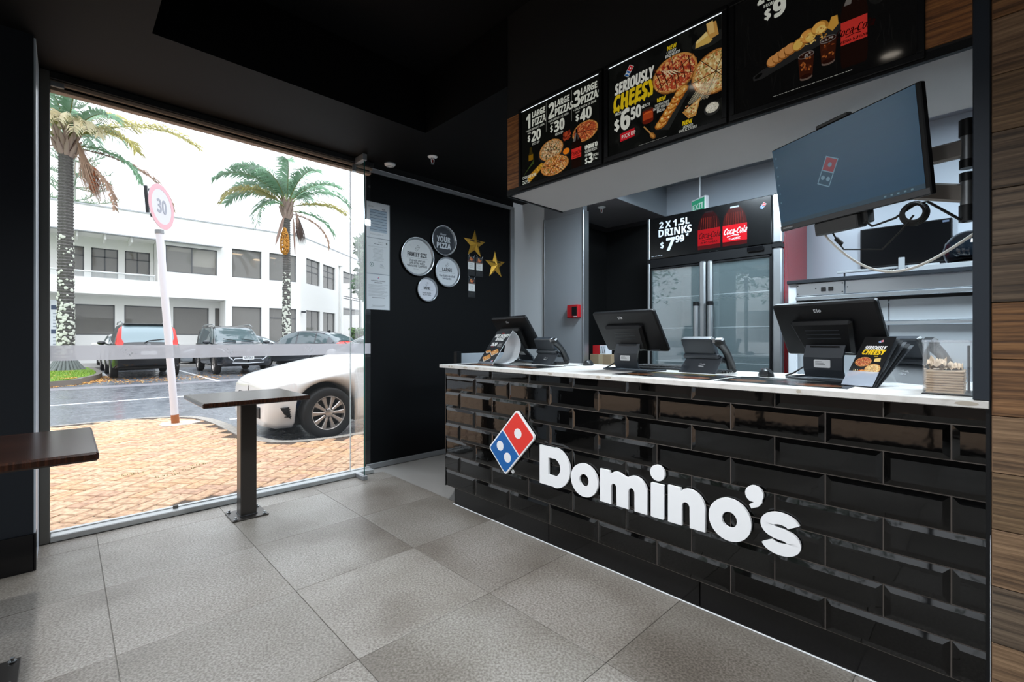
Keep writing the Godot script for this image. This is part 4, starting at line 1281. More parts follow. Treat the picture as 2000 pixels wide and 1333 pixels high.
# ------------------------------------------------------------------ the kitchen behind the counter
func build_kitchen() -> void:
	# glass-door drinks fridge, front towards the counter
	var t := thing("drinks_fridge", "tall two-door glass drinks fridge under a black cola price sign", "fridge", Vector3(3.77, 0, 1.1))
	var F := Transform3D(FACE, Vector3.ZERO)
	obj("cabinet", MB.new().at(F).span(Vector3(0.0, 0.12, -0.68), Vector3(1.115, 2.205, -0.62)).span(Vector3(0.0, 0.12, -0.62), Vector3(0.03, 2.205, -0.03)).span(Vector3(1.085, 0.12, -0.62), Vector3(1.108, 2.205, -0.03)).span(Vector3(0.03, 1.74, -0.62), Vector3(1.085, 2.205, -0.03)).span(Vector3(0.03, 0.12, -0.62), Vector3(1.085, 0.32, -0.03)), mat("fridge_shell", hexc("2a2d30"), 0.4), t)
	obj("side_panel", MB.new().at(F).span(Vector3(1.108, 0.12, -0.68), Vector3(1.116, 2.205, -0.06), 0.002), mat("gloss_red", hexc("9a0d17"), 0.1), t)
	obj("lining", MB.new().at(F).span(Vector3(0.03, 0.32, -0.62), Vector3(1.085, 1.74, -0.61)).span(Vector3(0.03, 0.32, -0.6), Vector3(0.036, 1.74, -0.05)).span(Vector3(1.079, 0.32, -0.6), Vector3(1.085, 1.74, -0.05)), mat("fridge_lining", hexc("49545a"), 0.5), t)
	for y in [0.62, 0.9, 1.2, 1.48]:
		var s := MB.new().at(F)
		for k in 24: s.tube([Vector3(0.05 + k * 0.0445, y, -0.58), Vector3(0.05 + k * 0.0445, y, -0.08)], 0.0025, 4)
		s.tube([Vector3(0.04, y, -0.08), Vector3(1.075, y, -0.08)], 0.005, 6)
		obj("wire_shelf", s, mat("white_wire", hexc("7d8488"), 0.4), t)
	obj("sign_panel", MB.new().at(F).span(Vector3(0.02, 1.835, -0.03), Vector3(1.045, 2.208, 0.0), 0.004), mats.gloss_black, t)
	var m := MB.new().at(F)
	m.quad_uv(Vector3(0.025, 1.84, 0.001), Vector3(1.04, 1.84, 0.001), Vector3(1.04, 2.203, 0.001), Vector3(0.025, 2.203, 0.001))
	obj("sign_print", m, tex_mat("fridge_print", fridge_art(), 0.2), t)
	for q in [[0.0, 0.022], [1.047, 1.115]]:
		var cl := MB.new().at(F)
		if q[1] > 1.0:
			cl.span(Vector3(q[0], 1.832, -0.06), Vector3(q[1], 2.215, 0.004), 0.012).span(Vector3(q[0], 0.12, -0.06), Vector3(q[1], 1.8, 0.004), 0.012)
		else:
			cl.span(Vector3(q[0], 1.832, -0.04), Vector3(q[1], 2.212, 0.004), 0.004).span(Vector3(q[0], 0.12, -0.04), Vector3(q[1], 1.8, 0.004), 0.004)
		obj("corner_post", cl, mats.aluminium, t)
	obj("post_band", MB.new().at(F).span(Vector3(1.045, 1.8, -0.06), Vector3(1.117, 1.832, 0.005), 0.004), mats.satin_black, t)
	obj("post_band", MB.new().at(F).span(Vector3(-0.001, 1.8, -0.04), Vector3(0.024, 1.832, 0.005)), mats.satin_black, t)
	obj("door_head", MB.new().at(F).span(Vector3(0.022, 1.755, -0.04), Vector3(1.047, 1.832, -0.004), 0.003), mats.satin_black, t)
	obj("door_lock", MB.new().at(F).span(Vector3(0.87, 1.79, -0.005), Vector3(0.99, 1.825, 0.012), 0.003), mats.gloss_black, t)
	var gm := pane_mat("fridge_glass", Color(0.8, 0.9, 0.92), 0.05)
	for q in [[0.022, 0.53], [0.56, 1.047]]:
		var d := MB.new().at(F)
		var x0: float = q[0]; var x1: float = q[1]
		d.span(Vector3(x0, 0.3, -0.03), Vector3(x0 + 0.018, 1.75, 0.002), 0.002).span(Vector3(x1 - 0.018, 0.3, -0.03), Vector3(x1, 1.75, 0.002), 0.002).span(Vector3(x0, 0.3, -0.03), Vector3(x1, 0.335, 0.002), 0.002).span(Vector3(x0, 1.735, -0.03), Vector3(x1, 1.75, 0.002), 0.002)
		var dr := obj("door", d, mats.satin_black, t)
		var g := MB.new().at(F)
		g.quad(Vector3(x0 + 0.018, 0.335, -0.005), Vector3(x1 - 0.018, 0.335, -0.005), Vector3(x1 - 0.018, 1.735, -0.005), Vector3(x0 + 0.018, 1.735, -0.005))
		for dz in [0.009, 0.018]:
			var zz: float = -0.005 - dz
			g.quad(Vector3(x0 + 0.018, 0.335, zz), Vector3(x1 - 0.018, 0.335, zz), Vector3(x1 - 0.018, 1.735, zz), Vector3(x0 + 0.018, 1.735, zz))
		obj("door_glass", g, gm, dr)
		var left: bool = x0 < 0.3
		var hx := x1 - 0.055 if left else x0 + 0.035
		obj("handle", MB.new().at(F).tube([Vector3(hx, 0.7, 0.045), Vector3(hx, 1.385, 0.045)], 0.0225, 14), mats.aluminium, dr)
		obj("handle_cap", MB.new().at(F).cyl(Vector3(hx, 1.4, 0.045), 0.0235, 0.034, 14).span(Vector3(hx - 0.012, 1.385, 0.0), Vector3(hx + 0.012, 1.41, 0.045), 0.003), mats.satin_black, dr)
		var mx := x1 - 0.008 if left else x0 + 0.02
		obj("door_stile", MB.new().at(F).span(Vector3(mx - 0.03 if left else mx - 0.02, 0.3, -0.02), Vector3(mx + 0.025 if left else mx + 0.02, 1.76, 0.03), 0.012), mats.aluminium, dr)
	# steel heated cabinet
	t = thing("steel_cabinet", "long stainless steel food cabinet with a black top edge, behind the counter", "cabinet", Vector3(3.5, 0, 2.33))
	obj("top_board", MB.new().at(F).span(Vector3(-0.005, 1.482, -0.75), Vector3(2.2, 1.506, 0.015), 0.003), mat("black_edge", hexc("202429"), 0.35), t)
	obj("end_cheek", MB.new().at(F).span(Vector3(0.0, 0.0, -0.74), Vector3(0.05, 1.482, -0.005), 0.002), mats.white_paint, t)
	obj("control_panel", MB.new().at(F).span(Vector3(0.052, 1.396, -0.04), Vector3(0.322, 1.478, 0.004), 0.002), mats.steel, t)
	obj("front_panel", MB.new().at(F).span(Vector3(0.328, 1.396, -0.04), Vector3(2.19, 1.478, 0.004), 0.002), mats.steel, t)
	for x in [0.195, 0.236]: obj("rocker_switch", MB.new().at(F).span(Vector3(x, 1.418, 0.004), Vector3(x + 0.027, 1.446, 0.01), 0.002), mats.gloss_black, t)
	var rv := MB.new().at(F)
	for q in [[0.06, 1.41], [0.06, 1.465], [0.312, 1.41], [0.312, 1.465], [0.34, 1.438], [0.165, 1.44], [2.17, 1.438]]: rv.cyl(Vector3(q[0], q[1], 0.005), 0.004, 0.004, 10, Vector3.BACK)
	obj("rivets", rv, mats.dark_steel, t)
	obj("front_lip", MB.new().at(F).span(Vector3(0.05, 1.364, -0.04), Vector3(2.19, 1.39, 0.02), 0.004), mats.aluminium, t)
	obj("lip_shadow_gap", MB.new().at(F).span(Vector3(0.05, 1.345, -0.2), Vector3(2.19, 1.364, -0.028)), mats.satin_black, t)
	var ps := mat("galvanised", hexc("a9aeb2"), 0.36, 0.45)
	for q in [[0.05, 0.54], [0.544, 1.03], [1.034, 2.19]]:
		obj("back_sheet", MB.new().at(F).span(Vector3(q[0], 1.215, -0.04), Vector3(q[1], 1.36, -0.03), 0.002), ps, t)
		obj("lower_sheet", MB.new().at(F).span(Vector3(q[0], 0.86, -0.04), Vector3(q[1], 1.19, -0.03), 0.002), ps, t)
	obj("shelf_lip", MB.new().at(F).span(Vector3(0.05, 1.188, -0.14), Vector3(2.19, 1.213, 0.0), 0.004), mats.steel, t)
	obj("cabinet_body", MB.new().at(F).span(Vector3(0.05, 0.0, -0.74), Vector3(2.19, 1.335, -0.13)), mats.dark_steel, t)
	obj("bench", MB.new().at(F).span(Vector3(0.05, 0.82, -0.13), Vector3(2.19, 0.86, 0.12), 0.004), mats.steel, t)
	# rack rail lying along the cabinet top
	t = thing("steel_rail", "galvanised rack rail and bracket lying along the cabinet top", "rail", Vector3(3.56, 1.506, 2.6))
	obj("rail", MB.new().at(F).span(Vector3(0.0, 0.03, -0.02), Vector3(0.5, 0.045, 0.0), 0.002).span(Vector3(0.36, 0.0, 0.0), Vector3(1.1, 0.035, 0.015), 0.002), ps, t)
	obj("bracket", MB.new().at(F).span(Vector3(0.315, 0.0, 0.004), Vector3(0.345, 0.095, 0.012), 0.001), ps, t)
	obj("rail_foot", MB.new().at(F).cyl(Vector3(0.04, 0.015, -0.01), 0.005, 0.03, 8), mats.dark_steel, t)
	var cb := MB.new().at(F)
	for k in 4: cb.tube([Vector3(0.27 + k * 0.012, 0.045, -0.03), Vector3(0.255 + k * 0.013, 0.02, -0.01), Vector3(0.25 + k * 0.014, 0.002, 0.0)], 0.003, 5)
	obj("wire_tails", cb, mats.rubber, t)
	# helmet
	t = thing("motorcycle_helmet", "glossy black helmet with a dark visor on top of the steel cabinet", "helmet", Vector3(3.72, 1.506, 3.22))
	var hs := []
	for i in 25:
		var row := []
		var a := PI * i / 24.0
		for j in 33:
			var b := TAU * j / 32.0
			var r := sin(a)
			var y := 0.118 + cos(a) * 0.118
			var wv := Vector3(cos(b) * r * 0.135, y, sin(b) * r * 0.115)
			if y < 0.1: wv.x *= lerpf(1.0, 0.86, (0.1 - y) / 0.1)
			wv.y = maxf(wv.y, 0.0)
			row.append(wv)
		hs.append(row)
	obj("shell", MB.new().sheet(hs, null, true), mat("helmet_black", hexc("0d0e10"), 0.18), t)
	var vs := []
	for i in 7:
		var row := []
		for j in 21:
			var b := PI + lerpf(-1.25, 1.25, j / 20.0)
			var y := lerpf(0.075, 0.168, i / 6.0)
			var k := sqrt(maxf(0.0, 1.0 - pow((y - 0.118) / 0.122, 2.0)))
			row.append(Vector3(cos(b) * k * 0.139, y, sin(b) * k * 0.119))
		vs.append(row)
	obj("visor", MB.new().sheet(vs, null, false), mat("visor_dark", hexc("0d1319"), 0.05, 0.0), t)
	obj("neck_roll", MB.new().at(Transform3D(Basis.from_scale(Vector3(1, 1, 0.86)), Vector3.ZERO)).lathe([Vector2(0.1, 0.0), Vector2(0.124, 0.006), Vector2(0.13, 0.03), Vector2(0.118, 0.045)], 32), mats.rubber, t)
	# wall screen, call point, exit sign
	t = thing("wall_screen", "black flat screen hung on the pale kitchen wall", "screen", Vector3(4.44, 1.66, 2.586))
	obj("screen_body", MB.new().at(F).span(Vector3(0, 0, -0.036), Vector3(0.531, 0.312, 0.0), 0.004), mats.satin_black, t)
	obj("screen_panel", MB.new().at(F).span(Vector3(0.008, 0.014, 0.0), Vector3(0.523, 0.304, 0.001)), mats.gloss_black, t)
	obj("maker_tab", MB.new().at(F).span(Vector3(0.48, 0.285, 0.001), Vector3(0.515, 0.3, 0.002)), mat("tab_blue", hexc("52627a"), 0.4), t)
	obj("mount_plate", MB.new().at(F).span(Vector3(0.2, 0.08, -0.042), Vector3(0.33, 0.22, -0.034)), mats.dark_steel, t)
	t = thing("fire_call_point", "red fire alarm call point on the steel kitchen partition", "alarm", Vector3(3.425, 1.306, 0.46))
	obj("call_box", MB.new().at(F).span(Vector3(0.0, 0, 0), Vector3(0.135, 0.125, 0.05), 0.006), mat("alarm_red", hexc("a3141c"), 0.35), t)
	obj("press_plate", MB.new().at(F).span(Vector3(0.065, 0.02, 0.05), Vector3(0.125, 0.105, 0.055), 0.002), mats.satin_black, t)
	obj("call_label", MB.new().at(F).span(Vector3(0.085, 0.006, 0.05), Vector3(0.125, 0.014, 0.052)), mats.white_plastic, t)
	t = thing("exit_sign", "small green and white exit sign hung over the fridge top", "sign", Vector3(4.2, 2.27, 1.4))
	t.rotation.y = -0.5
	obj("sign_case", MB.new().span(Vector3(-0.02, 0, -0.1), Vector3(0.02, 0.165, 0.1), 0.004), mats.white_plastic, t)
	var em := mat("exit_green", hexc("1d7a5a"), 0.4)
	em.emission_enabled = true; em.emission = hexc("3fae86"); em.emission_energy_multiplier = 0.35
	obj("sign_face", MB.new().span(Vector3(-0.023, 0.015, -0.09), Vector3(-0.02, 0.15, 0.09)), em, t)
	var tx := obj("sign_word", letters("EXIT", 0.055, 0.002), mat("sign_white", hexc("e8f4ee"), 0.4), t)
	tx.transform = Transform3D(FACE, Vector3(-0.024, 0.082, 0.0))
	obj("hanger_rod", MB.new().cyl(Vector3(0, 0.3, 0), 0.008, 0.28, 10), mats.white_plastic, t)
	sprinkler(Vector3(3.676, 2.4, 0.654), "pendent sprinkler under the grey ceiling of the dark recess")
	# low grey gate panel beyond the counter's far end
	t = thing("half_gate", "low grey half-height panel with a black post beyond the counter end", "panel", Vector3(2.18, 0, 0.3))
	obj("gate_post", MB.new().span(Vector3(-0.03, 0, -0.02), Vector3(0.02, 1.0, 0.02), 0.003), mats.satin_black, t)
	obj("gate_leaf", MB.new().span(Vector3(0.02, 0.1, -0.012), Vector3(0.62, 0.985, 0.012), 0.004), mat("gate_grey", hexc("878d93"), 0.4), t)
	obj("gate_hinge", MB.new().cyl(Vector3(0.02, 0.2, 0.014), 0.008, 0.08, 10).cyl(Vector3(0.02, 0.8, 0.014), 0.008, 0.08, 10), mats.steel, t)
	# cartons stacked on a black stand in the recess
	t = thing("storage_stand", "black storage stand in the dark recess under two small cartons", "stand", Vector3(3.72, 0, 0.62))
	obj("stand_top", MB.new().span(Vector3(-0.2, 0.8, -0.25), Vector3(0.25, 0.83, 0.25), 0.003), mats.matt_black, t)
	for q in [[-0.18, -0.23], [0.23, -0.23], [-0.18, 0.23], [0.23, 0.23]]: obj("leg", MB.new().span(Vector3(q[0] - 0.015, 0, q[1] - 0.015), Vector3(q[0] + 0.015, 0.8, q[1] + 0.015)), mats.matt_black, t)
	t = thing("brown_carton", "plain brown carton on the stand in the dark recess", "carton", Vector3(3.64, 0.83, 0.7))
	obj("carton_body", MB.new().span(Vector3(-0.08, 0, -0.1), Vector3(0.08, 0.125, 0.14), 0.002), mat("kraft", hexc("8d7a60"), 0.8), t)
	obj("carton_tape", MB.new().span(Vector3(-0.0815, 0.0, 0.0), Vector3(-0.08, 0.125, 0.045)).span(Vector3(-0.0815, 0.125, 0.0), Vector3(0.08, 0.1262, 0.045)), mat("tape", hexc("a8987c"), 0.4), t)
	t = thing("red_carton", "small red and white striped carton on top of the brown one", "carton", Vector3(3.63, 0.9562, 0.69))
	obj("carton_body", MB.new().span(Vector3(-0.05, 0, -0.07), Vector3(0.05, 0.085, 0.08), 0.002), mat("carton_white", hexc("c9ced6"), 0.6), t)
	obj("red_end", MB.new().span(Vector3(-0.051, 0.001, -0.071), Vector3(0.051, 0.086, 0.01)), mat("carton_red", hexc("b01c22"), 0.5), t)
	var st := MB.new().at(Transform3D(FACE, Vector3(-0.051, 0, 0)))
	for k in 3: st.prism(PackedVector2Array([Vector2(0.018 + k * 0.02, 0.01), Vector2(0.023 + k * 0.02, 0.01), Vector2(0.036 + k * 0.02, 0.075), Vector2(0.031 + k * 0.02, 0.075)]), 0.0, 0.0008)
	obj("grey_stripes", st, mats.charcoal_plastic, t)

func fridge_art() -> Image:
	var p := Print.new(1200, 430, hexc("08090a"), self)
	var W := hexc("c3c8cf")
	p.text("2 X 1.5L", 105, 115, 66, W, 0, 1.02, 0, "Droid Sans", 0, 2)
	p.text("DRINKS", 92, 205, 74, W, 0, 1.0, 0, "Droid Sans", 0, 2)
	p.text("$", 118, 330, 62, W, 0, 0.95, 0, "Droid Sans", 0, 2)
	p.text("7", 178, 362, 130, W, 0, 1.0, 0.06, "Droid Sans", 0, 4)
	p.text("99", 290, 290, 68, W, 0, 0.95, 0, "Droid Sans", 0, 2)
	p.text("*", 400, 262, 50, W)
	for q in [[640, hexc("230506"), hexc("7e0a10"), hexc("2a0405"), hexc("2a0405"), "ZERO SUGAR"], [885, hexc("360a08"), hexc("a81019"), hexc("e4e0e0"), hexc("e4e0e0"), "CLASSIC"]]:
		var x: float = q[0]
		var pts := []
		var pr := [[40, 40], [62, 62], [92, 110], [108, 170], [112, 240], [112, 400]]
		for e in pr: pts.append(Vector2(x + e[0], e[1]))
		for i in range(5, -1, -1): pts.append(Vector2(x - pr[i][0], pr[i][1]))
		p.poly(pts, q[1])
		for i in 8: p.line([Vector2(x - 70 + i * 20, 90), Vector2(x - 82 + i * 23, 210)], 4, hexc("5a1a10"))
		p.rect(x - 40, 30, 80, 16, hexc("9aa2aa") if x > 700 else hexc("201416"))
		p.rect(x - 112, 205, 224, 160, q[2])
		p.text("Coca-Cola", x, 295, 58, q[3], 0.5, 0.54, 0.3, "Droid Serif")
		p.line([Vector2(x - 70, 318), Vector2(x - 10, 306), Vector2(x + 40, 312)], 5, q[3])
		p.text(q[5], x, 348, 18, q[4], 0.5, 1.1)
		p.rect(x - 112, 365, 224, 40, hexc("3a0608"))
	p.domino(1135, 80, 27, 0.7, hexc("b52a30"), hexc("23558f"), W, W)
	p.greek(18, 402, 160, 1, 10, 7, hexc("8a9096"))
	return p.im

# ------------------------------------------------------------------ things on the counter
func ypr(yaw: float, pitch: float, roll := 0.0) -> Basis:
	return Basis.from_euler(Vector3(deg_to_rad(pitch), deg_to_rad(yaw), deg_to_rad(roll)), EULER_ORDER_YXZ)

const TOP := 0.931

func pos_terminal(label: String, ctr: Vector3, yaw: float, pitch: float, neck: Vector2, bright: bool, size := 1.0) -> void:
	var base := Vector3(neck.x, TOP, neck.y)
	var t := thing("till_screen", label, "till", base, 0.0, "touch screen tills seen from behind")
	var s := Transform3D(ypr(yaw, pitch).scaled(Vector3.ONE * size), ctr - base)
	var body := MB.new().at(s).prism(round_rect(0.385, 0.245, 0.012, 5), -0.02, 0.0, 0.007)
	obj("screen_body", body, mats.satin_black, t)
	obj("screen_glass", MB.new().at(s).span(Vector3(-0.185, -0.115, -0.0215), Vector3(0.185, 0.115, -0.02)), mats.gloss_black, t)
	var hp := PackedVector2Array([Vector2(-0.128, 0.042), Vector2(-0.118, 0.05), Vector2(0.095, 0.05), Vector2(0.105, 0.042), Vector2(0.085, -0.1), Vector2(-0.1, -0.1)])
	var hump := obj("rear_housing", MB.new().at(s).prism(hp, 0.0, 0.026, 0.012), mats.satin_black, t)
	var vents := MB.new().at(s)
	for k in 3: vents.span(Vector3(-0.07, 0.012 - k * 0.018, 0.0255), Vector3(0.055, 0.014 - k * 0.018, 0.0275))
	obj("vent_rib", vents, mats.charcoal_plastic, hump)
	var mk := obj("maker_mark", letters("Elo", 0.0145, 0.001), mat("mark_grey", hexc("b9bcc0") if bright else hexc("6c6f72"), 0.4), t)
	mk.transform = s * Transform3D(Basis(), Vector3(-0.015, 0.09, 0.001))
	obj("port_cover", MB.new().at(s).span(Vector3(0.09, -0.117, -0.004), Vector3(0.15, -0.108, 0.002), 0.002), mats.charcoal_plastic, t)
	# neck: a broad plate sweeping up from the foot to the housing
	var fwd := s.basis.z; fwd.y = 0; fwd = fwd.normalized()
	var right := s.basis.x
	var hook := s * Vector3(-0.01, -0.055, 0.027)
	var pth := [Vector3(0, 0.012, 0) - fwd * 0.03, Vector3(0, 0.018, 0), Vector3(0, 0.045, 0) + fwd * 0.012]
	var last: Vector3 = pth[2]
	pth.append(last.lerp(hook, 0.5) + fwd * 0.012)
	pth.append(hook)
	var rows := []
	for off in [0.0, -0.012]:
		for p in pth:
			pass
	var nk := MB.new()
	for i in pth.size() - 1:
		var a: Vector3 = pth[i]; var b: Vector3 = pth[i + 1]
		var r := right * 0.074
		var th := -fwd * 0.012
		nk._q_out([a - r, a + r, b + r, b - r], a - fwd)
		nk._q_out([a - r + th, a + r + th, b + r + th, b - r + th], a + fwd)
		nk._q_out([a + r, a + r + th, b + r + th, b + r], a)
		nk._q_out([a - r, a - r + th, b - r + th, b - r], a)
	var n := obj("neck", nk, mats.charcoal_plastic, t)
	var f := Transform3D(Basis(right, Vector3.UP, right.cross(Vector3.UP)), Vector3.ZERO)
	var up2: Vector3 = (pth[3] - pth[2]).normalized()
	var lf := Transform3D(Basis(right, up2, right.cross(up2)), (pth[2] + pth[3]) * 0.5 + fwd * 0.0015)
	obj("sticker", MB.new().at(lf).prism(round_rect(0.062, 0.034, 0.004, 3), 0.0, 0.001), mat("sticker_white", hexc("d5d8da"), 0.5), n)
	var sg := MB.new().at(lf)
	for k in 3: sg.span(Vector3(-0.026, 0.008 - k * 0.006, 0.001), Vector3(0.0 + 0.006 * k, 0.0095 - k * 0.006, 0.0013))
	obj("sticker_print", sg, mats.charcoal_plastic, n)
	obj("hinge_slot", MB.new().at(Transform3D(lf.basis, hook - up2 * 0.006 + fwd * 0.004)).span(Vector3(-0.055, -0.002, 0), Vector3(0.055, 0.004, 0.004), 0.001), mats.satin_black, n)
	# foot: thin plate with a bowed front edge
	var fp := PackedVector2Array([Vector2(-0.145, 0.15), Vector2(-0.145, -0.02)])
	for i in 13:
		var x := lerpf(-0.145, 0.145, i / 12.0)
		fp.append(Vector2(x, -0.02 - 0.022 * (1.0 - pow(x / 0.145, 2))))
	fp.append_array([Vector2(0.145, -0.02), Vector2(0.145, 0.15)])
	var ft := Transform3D(Basis(right, right.cross(Vector3.UP) * -1.0, Vector3.UP), Vector3.ZERO)
	obj("foot", MB.new().at(ft).prism(fp, 0.002, 0.011, 0.003), mats.charcoal_plastic, t)
	var cb := MB.new().tube([-fwd * 0.12 - right * 0.06 + Vector3(0, 0.02, 0), -fwd * 0.08 - right * 0.12 + Vector3(0, 0.05, 0), -fwd * 0.05 - right * 0.15 + Vector3(0, 0.02, 0), -fwd * 0.06 - right * 0.19 + Vector3(0, 0.006, 0)], 0.004, 6)
	obj("cable", cb, mats.rubber, t)

func desk_phone(label: String, pos: Vector3, turn: float) -> void:
	var t := thing("desk_phone", label, "telephone", pos, turn, "desk phones seen from behind")
	var st := MB.new()
	var a := [Vector3(-0.098, 0.0, 0.055), Vector3(0.1, 0.0, 0.055), Vector3(0.108, 0.082, -0.005), Vector3(-0.082, 0.082, -0.005)]
	var o := Vector3(0, 0, -0.008)
	st.quad(a[0], a[1], a[2], a[3]); st.quad(a[1] + o, a[0] + o, a[3] + o, a[2] + o)
	for k in 4: st.quad(a[(k + 1) % 4], a[k], a[k] + o, a[(k + 1) % 4] + o)
	obj("stand", st, mats.charcoal_plastic, t)
	obj("stand_foot", MB.new().span(Vector3(-0.085, 0, -0.12), Vector3(0.09, 0.014, 0.03), 0.004), mats.black_plastic, t)
	var s := Transform3D(ypr(0, 28), Vector3(-0.012, 0.122, 0.016))
	obj("body", MB.new().at(s).prism(round_rect(0.172, 0.108, 0.012, 5), -0.028, 0.0, 0.006), mats.charcoal_plastic, t)
	obj("body_shelf", MB.new().at(Transform3D(ypr(0, -20), Vector3(0.0, 0.072, -0.03))).box(Vector3.ZERO, Vector3(0.2, 0.024, 0.09), 0.008), mats.charcoal_plastic, t)
	var hs := []
	for i in 12:
		var u := i / 11.0
		hs.append(Vector3(0.118, 0.155 - 0.128 * u + 0.012 * sin(u * PI), 0.05 - 0.12 * u - 0.012 * sin(u * PI)))
	var rr := []
	for i in 12: rr.append(0.022 - 0.004 * sin(i / 11.0 * PI))
	obj("handset", MB.new().tube(hs, rr, 12), mats.black_plastic, t)
	obj("ear_piece", MB.new().at(Transform3D(ypr(0, 30), Vector3(0.118, 0.158, 0.045))).box(Vector3.ZERO, Vector3(0.046, 0.034, 0.036), 0.008), mats.black_plastic, t)
	obj("shiny_cap", MB.new().at(Transform3D(ypr(0, 12), Vector3(0.1, 0.163, 0.064))).box(Vector3.ZERO, Vector3(0.014, 0.024, 0.004), 0.001), mats.aluminium, t)
	var nn: Vector3 = (a[1] - a[0]).cross(a[3] - a[0]).normalized()
	var up: Vector3 = (a[3] + a[2] - a[0] - a[1]).normalized()
	up = (up - nn * up.dot(nn)).normalized()
	var lf := Transform3D(Basis(up.cross(nn), up, nn), (a[0] + a[1] + a[2] + a[3]) * 0.25)
	var mk := obj("maker_mark", letters("cisco", 0.0085, 0.0008), mat("mark_pale", hexc("c9cdd0"), 0.4), t)
	mk.transform = lf * Transform3D(Basis(), Vector3(0.008, -0.008, 0.0008))
	var br := MB.new().at(lf)
	for k in 9:
		var hh: float = [0.003, 0.005, 0.008, 0.005, 0.003, 0.005, 0.008, 0.005, 0.003][k]
		br.span(Vector3(-0.008 + k * 0.004, 0.002, 0), Vector3(-0.0066 + k * 0.004, 0.002 + hh, 0.0008))
	obj("maker_bars", br, mats.mark_pale, t)
	var cord := []
	for i in 60:
		var u := i / 59.0
		cord.append(Vector3(0.118 + 0.035 * sin(u * PI), 0.018 - 0.008 * u, -0.085 + 0.11 * u) + Vector3(cos(u * 70) * 0.006, sin(u * 70) * 0.006, 0))
	obj("curly_cord", MB.new().tube(cord, 0.0022, 5), mats.rubber, t)

func mouse(label: String, pos: Vector3, turn: float) -> void:
	var t := thing("computer_mouse", label, "mouse", pos, turn, "computer mice on the counter")
	var p := []
	for i in 13:
		var row := []
		for j in 17:
			var a := PI * j / 16.0; var u := -1.0 + 2.0 * i / 12.0
			var w := 0.031 * pow(maxf(0.0, 1.0 - pow(absf(u), 3.2)), 0.5)
			row.append(Vector3(cos(a) * w, sin(a) * 0.037 * pow(maxf(0.0, 1.0 - pow(absf(u + 0.12) / 1.12, 2.6)), 0.6), u * 0.056))
		p.append(row)
	obj("shell", MB.new().sheet(p, null, true), mats.black_plastic, t)
	obj("wheel", MB.new().cyl(Vector3(0, 0.03, -0.03), 0.009, 0.007, 14, Vector3.RIGHT), mats.rubber, t)
	var rl := mat("red_led", hexc("c31a14"), 0.3)
	rl.emission_enabled = true; rl.emission = Color(1, 0.08, 0.05); rl.emission_energy_multiplier = 0.5
	obj("red_lamp", MB.new().ball(Vector3(0.012, 0.028, 0.02), Vector3(0.005, 0.004, 0.009), 10, 6), rl, t)
	var c := MB.new().tube([Vector3(0, 0.012, -0.054), Vector3(0.01, 0.01, -0.1), Vector3(0.05, 0.006, -0.15), Vector3(0.12, 0.004, -0.17)], 0.0018, 5)
	obj("cable", c, mats.rubber, t)

func counter_mat(label: String, z0: float, z1: float, art: Image, k: int) -> void:
	var t := thing("counter_mat", label, "mat", Vector3(1.79, TOP, z0), 0.0, "printed mats on the counter")
	obj("mat_base", MB.new().span(Vector3(0, 0, 0), Vector3(0.3, 0.0012, z1 - z0)), mats.satin_black, t)
	var m := MB.new()
	m.quad_uv(Vector3(0.002, 0.0014, 0.002), Vector3(0.002, 0.0014, z1 - z0 - 0.002), Vector3(0.298, 0.0014, z1 - z0 - 0.002), Vector3(0.298, 0.0014, 0.002))
	tex_mat("mat_print_%d" % k, art, 0.25).albedo_color = hexc("8a8a8a")
	obj("mat_print", m, mats["mat_print_%d" % k], t)

func mat_art(k: int) -> Image:
	var p := Print.new(700, 450, hexc("141414"), self)
	p.pizza(150, 310, 110, 80, hexc("b5662c"), [hexc("c8762f"), hexc("8a3b1a"), hexc("e0a75a")], 6, 0.2)
	p.pizza(540, 340, 120, 80, hexc("b5482a"), [hexc("a0301c"), hexc("d9a05a"), hexc("e0b878")], 6, 0.5)
	p.text("NEW RANGE" if k != 1 else "SERIOUSLY CHEESY", 350, 110, 56, hexc("d9dcd6") if k != 1 else hexc("e0bf2a"), 0.5, 0.7, 0.1, "Droid Sans", 0, 2)
	p.greek(200, 150, 500, 3, 18, 7, hexc("a8aaa6"), true)
	p.rect(300, 225, 120, 38, hexc("b01c28"))
	p.domino(650, 70, 26, 0.7, hexc("c8202e"), hexc("1f5fa8"), Color.WHITE, Color.WHITE)
	return p.im

